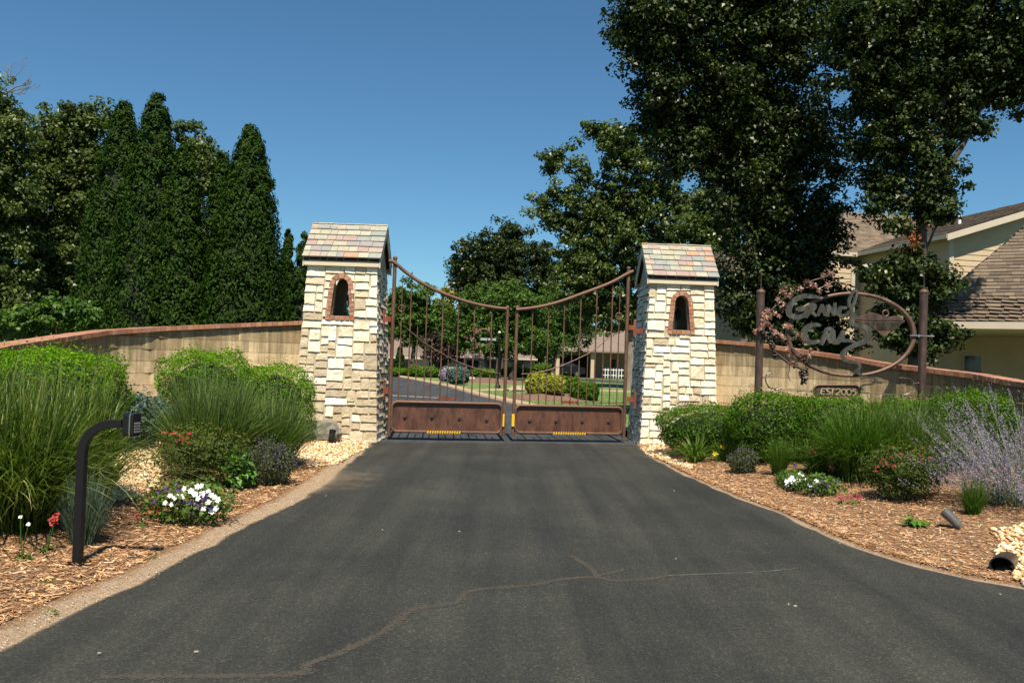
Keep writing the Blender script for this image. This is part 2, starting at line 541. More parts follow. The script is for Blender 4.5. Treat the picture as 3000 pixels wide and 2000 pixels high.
M['purple_tree'] = leaf_mat('plum_leaf', [(0, (0.02, 0.014, 0.012)), (1, (0.06, 0.036, 0.03))], 0.5, 0.3, 0.1)
M['arbor'] = leaf_mat('arborvitae_spray', [(0, (0.008, 0.024, 0.002)), (0.45, (0.015, 0.038, 0.003)), (0.85, (0.034, 0.067, 0.005)), (1, (0.065, 0.095, 0.012))], 0.6, 0.1, 0.12)
M['boxwood'] = leaf_mat('boxwood_leaf', [(0, (0.034, 0.095, 0.002)), (0.5, (0.085, 0.20, 0.004)), (0.9, (0.165, 0.30, 0.01)), (1, (0.27, 0.40, 0.04))], 0.5, 0.12, 0.3)
M['boxwood_dark'] = leaf_mat('boxwood_leaf_deep', [(0, (0.025, 0.066, 0.003)), (0.5, (0.052, 0.125, 0.004)), (1, (0.13, 0.22, 0.014))], 0.48, 0.18, 0.25)
M['juniper'] = leaf_mat('blue_juniper', [(0, (0.03, 0.062, 0.052)), (0.6, (0.07, 0.125, 0.105)), (1, (0.14, 0.21, 0.18))], 0.6, 0.2, 0.05)
M['miscanthus'] = leaf_mat('miscanthus_blade', [(0, (0.025, 0.05, 0.006)), (0.45, (0.072, 0.122, 0.016)), (0.85, (0.17, 0.21, 0.045)), (1, (0.42, 0.42, 0.2))], 0.42, 0.3, 0.28)
M['switchgrass'] = leaf_mat('switchgrass_blade', [(0, (0.035, 0.07, 0.014)), (0.5, (0.09, 0.145, 0.034)), (1, (0.20, 0.25, 0.085))], 0.5, 0.25, 0.28)
M['green_grass'] = leaf_mat('green_grass_blade', [(0, (0.022, 0.06, 0.005)), (0.5, (0.055, 0.12, 0.011)), (1, (0.13, 0.2, 0.03))], 0.5, 0.25, 0.28)
M['blue_grass'] = leaf_mat('blue_grass_blade', [(0, (0.05, 0.085, 0.055)), (0.6, (0.11, 0.165, 0.11)), (1, (0.21, 0.25, 0.17))], 0.55, 0.3, 0.15)
M['daylily'] = leaf_mat('daylily_blade', [(0, (0.05, 0.11, 0.012)), (0.6, (0.105, 0.185, 0.025)), (1, (0.24, 0.28, 0.055))], 0.45, 0.35, 0.25)
M['spirea'] = leaf_mat('spirea_leaf', [(0, (0.022, 0.038, 0.006)), (0.55, (0.055, 0.085, 0.013)), (0.85, (0.11, 0.145, 0.03)), (1, (0.17, 0.07, 0.03))], 0.6, 0.18, 0.18)
M['leafy'] = leaf_mat('bright_leaf', [(0, (0.05, 0.15, 0.012)), (1, (0.13, 0.28, 0.04))], 0.4, 0.4, 0.25)
M['petunia_leaf'] = leaf_mat('petunia_leaf', [(0, (0.045, 0.10, 0.012)), (1, (0.12, 0.20, 0.035))], 0.5, 0.3, 0.2)
M['catmint'] = leaf_mat('catmint_leaf', [(0, (0.045, 0.06, 0.025)), (0.8, (0.095, 0.115, 0.055)), (1, (0.12, 0.09, 0.12))], 0.6, 0.2, 0.15)
M['lavender'] = leaf_mat('lavender_floret', [(0, (0.17, 0.145, 0.21)), (0.5, (0.31, 0.275, 0.36)), (1, (0.47, 0.44, 0.52))], 0.7, 0.1, 0.25, (1.2, 1.1, 1.3))
M['purple_floret'] = leaf_mat('salvia_floret', [(0, (0.07, 0.045, 0.11)), (1, (0.18, 0.13, 0.26))], 0.7, 0.1, 0.15, (1.2, 1.1, 1.3))
M['sage_stem'] = leaf_mat('pale_sage_stem', [(0, (0.20, 0.23, 0.14)), (1, (0.40, 0.42, 0.27))], 0.6, 0.2, 0.1)
M['yellow_shrub'] = leaf_mat('gold_shrub_leaf', [(0, (0.16, 0.19, 0.012)), (1, (0.36, 0.38, 0.035))], 0.45, 0.35, 0.2)
M['dead_leaf'] = leaf_mat('dead_leaf', [(0, (0.25, 0.07, 0.02)), (1, (0.42, 0.15, 0.05))], 0.7, 0.2, 0.2)
M['lawn_blade'] = leaf_mat('lawn_blade', [(0, (0.06, 0.12, 0.022)), (0.7, (0.12, 0.19, 0.045)), (1, (0.24, 0.26, 0.10))], 0.6, 0.2, 0.2)
M['chips'] = leaf_mat('mulch_chip', [(0, (0.10, 0.05, 0.027)), (0.32, (0.33, 0.165, 0.078)), (0.65, (0.54, 0.325, 0.165)), (0.9, (0.70, 0.49, 0.29)), (1, (0.78, 0.65, 0.5))], 0.8, 0.2, 0)
M['pebble'] = leaf_mat('river_pebble', [(0, (0.36, 0.15, 0.06)), (0.3, (0.55, 0.30, 0.13)), (0.55, (0.68, 0.46, 0.24)), (0.8, (0.74, 0.60, 0.38)), (1, (0.84, 0.77, 0.62))], 0.6, 0.3, 0)
M['pale_letter'] = rust('pale_letter_metal', (0.30, 0.19, 0.12), (0.42, 0.29, 0.19), (0.5, 0.38, 0.27), 0.4, 0.3)
M['petal_white'] = plain('white_petal', (0.86, 0.86, 0.88), (0.8, 0.8, 0.84), 30, 0.6)
M['petal_purple'] = plain('deep_purple_petal', (0.035, 0.012, 0.085), (0.022, 0.008, 0.06), 30, 0.6)
M['petal_red'] = plain('red_petal', (0.42, 0.03, 0.022), (0.3, 0.02, 0.02), 30, 0.6)
M['petal_pinkred'] = plain('pink_red_petal', (0.25, 0.018, 0.026), (0.18, 0.012, 0.02), 30, 0.6)
M['petal_orange'] = plain('orange_petal', (0.55, 0.09, 0.015), (0.45, 0.06, 0.01), 30, 0.6)
M['petal_yellow'] = plain('yellow_petal', (0.75, 0.55, 0.03), (0.68, 0.46, 0.02), 30, 0.6)

# ================================================================== SETTING
rng = np.random.default_rng(11)

def resample(pts, n):
    P = np.array([tuple(p) for p in pts], dtype=float)
    d = np.r_[0, np.cumsum(np.linalg.norm(np.diff(P, axis=0), axis=1))]
    s = np.linspace(0, d[-1], n)
    return np.stack([np.interp(s, d, P[:, i]) for i in range(P.shape[1])], 1)

def fbm(x, y, s):
    return noise.fractal(Vector((x * s, y * s, 3.3)), 1.0, 2.0, 4)

# base ground to the horizon
gmb = MB()
gmb.add([(-1500, -60, -0.03), (1500, -60, -0.03), (1500, 2500, -0.03), (-1500, 2500, -0.03)], [(0, 1, 2, 3)])
tag(gmb.build('ground', M['far_ground']), kind='structure')

L_EDGE = [flat(u, v) for u, v in [(1082, 1296), (1050, 1330), (985, 1378), (925, 1425), (850, 1478), (772, 1512), (683, 1557), (614, 1597), (542, 1630), (408, 1706), (223, 1783), (19, 1891)]]
L_EDGE = [(p.x, p.y) for p in L_EDGE] + [(-3.05, 3.2), (-3.6, 2.2), (-4.6, 0.5), (-6, -3)]
R_EDGE = [flat(u, v) for u, v in [(1868, 1303), (1905, 1335), (1990, 1384), (2070, 1419), (2166, 1462), (2261, 1495), (2356, 1538), (2451, 1581), (2547, 1619), (2642, 1648), (2832, 1695), (3000, 1724)]]
R_EDGE = [(p.x, p.y) for p in R_EDGE] + [(4.4, 4.6), (5.6, 3.0), (7, 0.5), (8, -3)]

# ---- driveway (asphalt apron in front of the gate)
NR, NC = 130, 46
le, re_ = resample(L_EDGE, NR), resample(R_EDGE, NR)
def smooth_edge(e, amp, seed):
    e = e.copy()
    for i in range(len(e)):
        e[i, 0] += amp * noise.noise(Vector((e[i, 0] * 3.1, e[i, 1] * 3.1, seed)))
    return e
le_r, re_r = smooth_edge(le, 0.05, 1.0), smooth_edge(re_, 0.05, 7.0)
V, E = [], []
for i in range(NR):
    for j in range(NC):
        t = (1 - math.cos(math.pi * j / (NC - 1))) / 2
        x = le_r[i, 0] * (1 - t) + re_r[i, 0] * t
        y = le_r[i, 1] * (1 - t) + re_r[i, 1] * t
        w = np.hypot(*(re_r[i] - le_r[i]))
        dl, dr = t * w, (1 - t) * w
        fan = 0.55 * math.exp(-((x + 2.1) ** 2 / 0.9 + (y - 10.6) ** 2 / 3.0))
        gate = 0.33 * math.exp(-((y - 14.4) ** 2) / 2.2)
        e = 1.15 * math.exp(-dl / 0.045) + 0.9 * math.exp(-dr / 0.04) + fan + gate
        V.append((x, y, 0.012 * math.sin(math.pi * t)))
        E.append(min(1.2, e))
Fq = [(i * NC + j, i * NC + j + 1, (i + 1) * NC + j + 1, (i + 1) * NC + j) for i in range(NR - 1) for j in range(NC - 1)]
Fq = [q[::-1] for q in Fq]
drive = np_mesh('driveway', V, Fq, M['drive'], smooth=True, vattr={'edge': E})
tag(drive, kind='structure')

DRIVE_BVH = BVHTree.FromPolygons([Vector(v) for v in V], Fq)
def ribbon(pts, w, z, name, mat, parent=None, jit=0.0):
    P = resample([tuple(q) for q in catmull([(x, y, 0) for x, y in pts], 8)], max(2, int(len(pts) * 16)))[:, :2]
    V = []
    for i, p in enumerate(P):
        a = P[min(i + 1, len(P) - 1)] - P[max(i - 1, 0)]
        n = np.array([-a[1], a[0]]) / (np.linalg.norm(a) + 1e-9)
        ww = w * (1 + jit * noise.noise(Vector((p[0] * 5, p[1] * 5, 2.0))) * 1.6)
        for sgn in (-1, 1):
            if parent is not None: ww = abs(w) * (1 + jit * 2.2 * noise.noise(Vector((p[0] * 9, p[1] * 9, 2.0 + sgn))))
            q = p + n * sgn * ww / 2
            zz = z
            if parent is not None:
                h_ = DRIVE_BVH.ray_cast(Vector((q[0], q[1], 1)), Vector((0, 0, -1)))
                if h_[0] is not None: zz = h_[0].z + z
            V.append((q[0], q[1], zz))
    Fc = [(2 * i, 2 * i + 1, 2 * i + 3, 2 * i + 2) for i in range(len(P) - 1)]
    return np_mesh(name, V, Fc, mat, parent)

# dirt-filled cracks in the asphalt, laid a few millimetres proud
crack_px = [[(300, 1985), (850, 1980), (900, 1950), (1010, 1910), (1130, 1850), (1210, 1790), (1330, 1772), (1370, 1738), (1440, 1727), (1560, 1718), (1640, 1702), (1740, 1695), (1800, 1705), (1900, 1700), (1960, 1690)],
            [(1672, 1632), (1720, 1660), (1742, 1682), (1748, 1695)],
            [(1742, 1693), (1800, 1679), (1830, 1672)]]
rcr = np.random.default_rng(17)
for k, c in enumerate(crack_px):
    line = resample([tuple(q) for q in catmull([(flat(u, v).x, flat(u, v).y, 0) for u, v in c], 8)], 600)[:, :2]
    L_ = np.linalg.norm(np.diff(line, axis=0), axis=1).sum()
    n_ = int(L_ * 1100)
    i_ = rcr.integers(0, 600, n_)
    wob = np.array([noise.noise(Vector((line[j, 0] * 4, line[j, 1] * 4, 5.0))) for j in range(600)])
    sg = (.017, .012, .009)[k] * (1 + .7 * wob[i_])
    P_ = line[i_] + rcr.normal(size=(n_, 2)) * sg[:, None]
    V_, F_ = [], []
    for p in P_:
        h_ = DRIVE_BVH.ray_cast(Vector((p[0], p[1], 1)), Vector((0, 0, -1)))
        z_ = (h_[0].z if h_[0] is not None else 0) + .0012 + rcr.random() * .0016
        s_ = rcr.uniform(.004, .013); a_ = rcr.random() * 6.28
        b_ = len(V_)
        for q in range(5):
            an = a_ + q * 1.2566
            rr_ = s_ * rcr.uniform(.6, 1.1)
            V_.append((p[0] + rr_ * math.cos(an), p[1] + rr_ * math.sin(an), z_))
        F_.append(tuple(range(b_, b_ + 5)))
    o = np_mesh('crack_dirt', V_, F_, M['crackseal'], drive)
    o['kind'] = 'stuff'
pts = [(flat(u, v).x, flat(u, v).y) for u, v in [(1960, 1690), (2050, 1686), (2200, 1680), (2330, 1668)]]
ribbon(pts, 0.008, 0.003, 'hairline_crack', M['white_scuff'], drive, 0.8)
for c in [[(815, 1682), (880, 1662)], [(590, 1665), (660, 1680)], [(2020, 1420), (1700, 1430)]]:
    pass
# fallen bits on the asphalt
bits = []
for u, v in [(290, 1920), (575, 1915), (1345, 1560), (1980, 1640), (2310, 1775), (2330, 1780), (1975, 1440), (2590, 1585), (2930, 1745), (1120, 1555), (955, 1455), (2460, 1595)]:
    p = flat(u, v)
    bits.append(p)
cb = MB()
for p in bits:
    a = random.random() * 3
    cb.box((p.x, p.y, 0.014), (random.uniform(.012, .03), random.uniform(.008, .016), 0.006), a)
tag(cb.build('fallen_chips', M['ledge']), 'small pale chips scattered over the asphalt', 'debris', kind='stuff')

# ---- planting beds rising from the drive to the boundary walls
LW_PATH = [(u, Y) for u, Y in [(885, 15.95), (700, 15.4), (453, 14.4), (300, 13.5), (213, 12.8), (106, 11.7), (0, 10.6), (-150, 9.2), (-420, 7.4)]]
LW = [((u - 1500) / F * Y - 0.02, Y) for u, Y in LW_PATH]
RW_PATH = [(2080, 17.2), (2210, 16.5), (2361, 15.7), (2508, 15.0), (2606, 14.5), (2716, 13.9), (2875, 12.9), (3000, 12.0), (3200, 10.6), (3500, 9.0)]
RW = [((u - 1500) / F * Y, Y) for u, Y in RW_PATH]

def bed(name, edge, wall, h0, h1, seed, over):
    n, m = 110, 40
    a = resample(edge, n)
    b = resample(wall, n)
    V, E = [], []
    for i in range(n):
        s = i / (n - 1)
        H = h0 + (h1 - h0) * min(1, s / 0.35)
        for j in range(m):
            t = j / (m - 1) * 1.06
            x, y = a[i] * (1 - t) + b[i] * t
            d = t * np.linalg.norm(b[i] - a[i])
            tt = min(1, t)
            z = H * (tt * tt * (3 - 2 * tt)) + 0.035 * fbm(x, y, 1.3 + seed) * min(1, d * 2) + 0.004
            if j == 0:
                z = -0.02
            elif j == 1:
                z = 0.02
            V.append((x, y, z))
            E.append(max(0.0, 1.0 - d / over))
    Fq = [(i * m + j, (i + 1) * m + j, (i + 1) * m + j + 1, i * m + j + 1) for i in range(n - 1) for j in range(m - 1)]
    o = np_mesh(name, V, Fq, M['bed'], smooth=True, vattr={'edge': E})
    tag(o, kind='structure')
    GROUND_BVH.append(BVHTree.FromPolygons([Vector(v) for v in V], Fq))
    return np.array(V).reshape(n, m, 3)

L_BED_EDGE = [(x - 0.0, y) for x, y in L_EDGE[:-2]]
R_BED_EDGE = R_EDGE[:-2]
LB = bed('mulch_bed', L_BED_EDGE, LW, 0.2, 0.52, 0.0, 0.46)
RB = bed('mulch_bed', R_BED_EDGE, RW, 0.12, 0.36, 0.7, 0.13)

def chips(B, n, name, label, seed, tmin=1):
    r = np.random.default_rng(seed)
    N, m, _ = B.shape
    i = r.random(n) * (N - 1.001)
    j = tmin + (r.random(n) ** 1.5) * (m - 2.01 - tmin)
    i0, j0 = i.astype(int), j.astype(int)
    fi, fj = (i - i0)[:, None], (j - j0)[:, None]
    P = (B[i0, j0] * (1 - fi) * (1 - fj) + B[i0 + 1, j0] * fi * (1 - fj) + B[i0, j0 + 1] * (1 - fi) * fj + B[i0 + 1, j0 + 1] * fi * fj)
    P[:, 2] += 0.003 + r.random(n) * 0.012
    ang = r.normal(0, 0.85, n) + (r.random(n) < 0.25) * r.random(n) * 3
    L = r.uniform(0.008, 0.03, n) * (1 + (r.random(n) < 0.08) * 1.4)
    W = r.uniform(0.0025, 0.0065, n)
    d = np.stack([np.cos(ang), np.sin(ang), r.normal(0, 0.14, n)], 1)
    w = np.stack([-np.sin(ang), np.cos(ang), r.normal(0, 0.28, n)], 1)
    c = np.stack([P - d * L[:, None] - w * W[:, None], P + d * L[:, None] - w * W[:, None] * .6,
                  P + d * L[:, None] + w * W[:, None] * .6, P - d * L[:, None] + w * W[:, None]], 1)
    o = np_mesh(name, c.reshape(-1, 3), np.arange(4 * n).reshape(n, 4), M['chips'], tone=np.clip(r.beta(1.6, 1.7, n), 0, 1))
    return tag(o, label, 'mulch', kind='stuff')
chips(LB, 60000, 'mulch', 'shredded bark mulch covering the bed beside the keypad', 3, 2)
chips(RB, 62000, 'mulch', 'shredded bark mulch covering the bed below the sign', 4, .7)

# ---- road, kerb, lawns and paths beyond the gate
RR = [(2.75, 16.3), (2.55, 18.5), (2.0, 22), (0.3, 29.7), (-1.4, 36), (-3.5, 46), (-7.2, 59), (-9.5, 66)]
RL = [(-2.75, 16.3), (-2.9, 18.5), (-3.6, 22), (-5.8, 29.7), (-8.0, 36), (-11.5, 44), (-19, 53), (-30, 60)]
a, b = resample(RL, 60), resample(RR, 60)
V = []
for i in range(60):
    for j in range(8):
        t = j / 7
        x, y = a[i] * (1 - t) + b[i] * t
        V.append((x, y, -0.006))
Fq = [(i * 8 + j, i * 8 + j + 1, (i + 1) * 8 + j + 1, (i + 1) * 8 + j) for i in range(59) for j in range(7)]
tag(np_mesh('road', V, Fq, M['road']), kind='structure')
mb = MB()
mb.add([(-2.75, 14.6, -0.008), (2.75, 14.6, -0.008), (2.75, 16.32, -0.008), (-2.75, 16.32, -0.008)], [(0, 1, 2, 3)])
tag(mb.build('gate_threshold', M['road']), kind='structure')

def kerb(pts, w, h, name='kerb'):
    P = resample(pts, len(pts) * 8)
    V = []
    for i, p in enumerate(P):
        a = P[min(i + 1, len(P) - 1)] - P[max(i - 1, 0)]
        n = np.array([a[1], -a[0]]) / (np.linalg.norm(a) + 1e-9)
        for o_, z in ((0, -0.05), (0.02, h), (w - 0.02, h), (w, -0.05)):
            q = p + n * o_
            V.append((q[0], q[1], z))
    Fc = [(4 * i + k, 4 * i + k + 1, 4 * i + k + 5, 4 * i + k + 4) for i in range(len(P) - 1) for k in range(3)]
    return tag(np_mesh(name, V, Fc, M['kerb']), kind='structure')
kerb(RR[1:], 0.32, 0.11)
kerb([(x, y) for x, y in reversed(RL[1:])], 0.32, 0.11)

def poly_sheet(name, pts, z, mat, kind='structure'):
    mb = MB()
    mb.add([(x, y, z) for x, y in pts], [tuple(range(len(pts)))])
    return tag(mb.build(name, mat), kind=kind)
lawn_pts = [(x + 0.31, y) for x, y in RR[1:]] + [(40, 66), (40, 18.5)]
poly_sheet('lawn', lawn_pts, 0.075, M['lawn'])
ribbon([(-1.75, 39.8), (0.8, 43.2), (4.5, 45.5), (8.5, 44.0), (14, 42.0), (24, 41)], 1.35, 0.080, 'sidewalk', M['sidewalk'])
bpy.data.objects['sidewalk']['kind'] = 'structure'
ribbon([(-8, 84), (3, 76), (9, 66), (18, 60), (36, 55)], 5.0, 0.082, 'side_street', M['road'])
bpy.data.objects['side_street']['kind'] = 'structure'

# ================================================================== BOUNDARY WALLS
def boundary_wall(name, label, path, tops, base_z, side, seed):
    """path [(x,y)], tops: z of coping top at each path point"""
    r = random.Random(seed)
    P = np.array(path, float)
    D = np.r_[0, np.cumsum(np.linalg.norm(np.diff(P, axis=0), axis=1))]
    Ltot = D[-1]
    def pos(s):
        return np.array([np.interp(s, D, P[:, 0]), np.interp(s, D, P[:, 1])])
    def nrm(s):
        a = pos(min(Ltot, s + 0.3)) - pos(max(0, s - 0.3))
        n = np.array([-a[1], a[0]]) * side
        return n / np.linalg.norm(n)
    def top(s):
        return float(np.interp(s, D, tops))
    root = thing(name, label, 'wall', (P[0][0], P[0][1], 0))
    CH = 0.075
    TH = 0.2
    # core
    n = 60
    V = []
    for i in range(n + 1):
        s = Ltot * i / n
        p, q = pos(s), nrm(s)
        for o_, z in ((TH / 2 - .012, base_z - .3), (TH / 2 - .012, top(s) - CH - .004), (-TH / 2, top(s) - CH - .004), (-TH / 2, base_z - .3)):
            c = p + q * o_
            V.append((c[0], c[1], z))
    Fc = [(4 * i + k, 4 * i + 4 + k, 4 * i + 4 + (k + 1) % 4, 4 * i + (k + 1) % 4) for i in range(n) for k in range(4)]
    np_mesh('mortar_core', V, Fc, M['block_core'], root)
    # blocks
    h, g = 0.203, 0.003
    z = base_z - 0.1
    row = 0
    while z < max(tops):
        s = -(row % 2) * 0.2
        while s < Ltot:
            s0, s1 = max(0, s) + g, min(Ltot, s + 0.4) - g
            s += 0.4
            if s1 - s0 < 0.05: continue
            lim0, lim1 = top(s0) - CH - .003, top(s1) - CH - .003
            z1a, z1b = min(z + h - g, lim0), min(z + h - g, lim1)
            if z1a < z + 0.02 or z1b < z + 0.02: continue
            pr = TH / 2 + r.uniform(-0.0015, 0.0025)
            a0, a1 = pos(s0), pos(s1)
            n0, n1 = nrm(s0), nrm(s1)
            mb = MB()
            fb0, fb1 = a0 + n0 * pr, a1 + n1 * pr
            bk0, bk1 = a0 + n0 * (TH / 2 - .05), a1 + n1 * (TH / 2 - .05)
            mb.hexa([(fb0[0], fb0[1], z + g), (fb1[0], fb1[1], z + g), (bk1[0], bk1[1], z + g), (bk0[0], bk0[1], z + g),
                     (fb0[0], fb0[1], z1a), (fb1[0], fb1[1], z1b), (bk1[0], bk1[1], z1b), (bk0[0], bk0[1], z1a)])
            o = mb.build('block', M['block'], root)
            dtop = top((s0 + s1) / 2) - CH - (z + h / 2)
            o.color = (max(0, 1 - dtop / 0.95), 0, 0, 1)
        z += h
        row += 1
    # brick coping, headers across the wall
    s = 0.0
    bw = 0.098
    while s + bw < Ltot:
        s0, s1 = s + 0.003, s + bw - 0.003
        s += bw
        pj = r.uniform(-0.004, 0.004)
        mb = MB()
        pts = []
        for zz in (-CH, 0):
            dz = r.uniform(-0.003, 0.003)
            for ss, sd in ((s0, 1), (s1, 1), (s1, -1), (s0, -1)):
                c = pos(ss) + nrm(ss) * (sd * 0.165 + pj)
                pts.append((c[0], c[1], top(ss) + zz + (dz if zz == 0 else 0)))
        mb.hexa(pts)
        mb.build('brick', M['brick'], root)
    return root

LT = []
for (u, Y), v in zip(LW_PATH, [940, 947, 957.5, 967, 979, 995, 1011, 1040, 1080]):
    LT.append(at(u, v, Y).z)
LT[-1] = LT[-2] - 0.05
left_wall = boundary_wall('boundary_wall', 'tan block wall with brick coping behind the giant grass clumps', LW, LT, 0.25, 1, 5)
RT = []
for (u, Y), v in zip(RW_PATH, [993, 1003, 1025, 1046, 1064, 1076, 1095, 1117, 1140, 1180]):
    RT.append(at(u, v, Y).z)
right_wall = boundary_wall('boundary_wall', 'tan block wall with brick coping sloping down behind the oval sign', RW, RT, 0.1, -1, 6)

# ================================================================== GATE PILLARS
def stone_mesh(Pf, corners, seed, bulge):
    """Pf(u,z,out)->point; corners (u,z) bl,br,tr,tl"""
    r = random.Random(seed)
    (a, b, c, d) = [np.array(q, float) for q in corners]
    w = np.linalg.norm(b - a); hh = np.linalg.norm(d - a)
    nu = 3 if w < 0.2 else (4 if w < 0.36 else 5)
    nz = 3 if hh < 0.2 else 4
    V, Fc = [], []
    sx, sy = r.random() * 50, r.random() * 50
    for j in range(nz + 1):
        for i in range(nu + 1):
            x, y = i / nu, j / nz
            # pull outer ring in a little so edges read as broken
            p = a * (1 - x) * (1 - y) + b * x * (1 - y) + c * x * y + d * (1 - x) * y
            edge = i in (0, nu) or j in (0, nz)
            n_ = noise.noise(Vector((x * w * 9 + sx, y * hh * 9 + sy, 0)))
            out = 0.036 - 0.022 * y ** .7 + (0.007 * n_ if edge else bulge * .5 + 0.016 * n_)
            if not edge:
                p = p + np.array([r.uniform(-.01, .01), r.uniform(-.008, .008)])
            elif not (i in (0, nu) and j in (0, nz)):
                q = r.uniform(-.006, .003)
                cen = (a + b + c + d) / 4
                p = p + (cen - p) / (np.linalg.norm(cen - p) + 1e-6) * (-q)
            V.append(Pf(p[0], p[1], out))
    W = nu + 1
    for j in range(nz):
        for i in range(nu):
            Fc.append((j * W + i, j * W + i + 1, (j + 1) * W + i + 1, (j + 1) * W + i))
    # skirt back into mortar
    ring = [i for i in range(W)] + [j * W + nu for j in range(1, nz + 1)] + [nz * W + i for i in range(nu - 1, -1, -1)] + [j * W for j in range(nz - 1, 0, -1)]
    base = len(V)
    uvs = {}
    for k in ring:
        j, i = divmod(k, W)
        x, y = i / nu, j / nz
        p = a * (1 - x) * (1 - y) + b * x * (1 - y) + c * x * y + d * (1 - x) * y
        V.append(Pf(p[0], p[1], -0.03))
    n = len(ring)
    for k in range(n):
        Fc.append((ring[(k + 1) % n], ring[k], base + k, base + (k + 1) % n))
    me = bpy.data.meshes.new('stone')
    me.from_pydata([tuple(v) for v in V], [], Fc)
    me.polygons.foreach_set('use_smooth', np.array([False for k in range(len(Fc))], dtype=bool))
    me.update()
    return me

SLATE_ME = None
def unit_box(name, bev=0.0):
    mb = MB().box((0, 0, 0), (1, 1, 1))
    me = bpy.data.meshes.new(name)
    me.from_pydata(mb.v, [], mb.f)
    return me

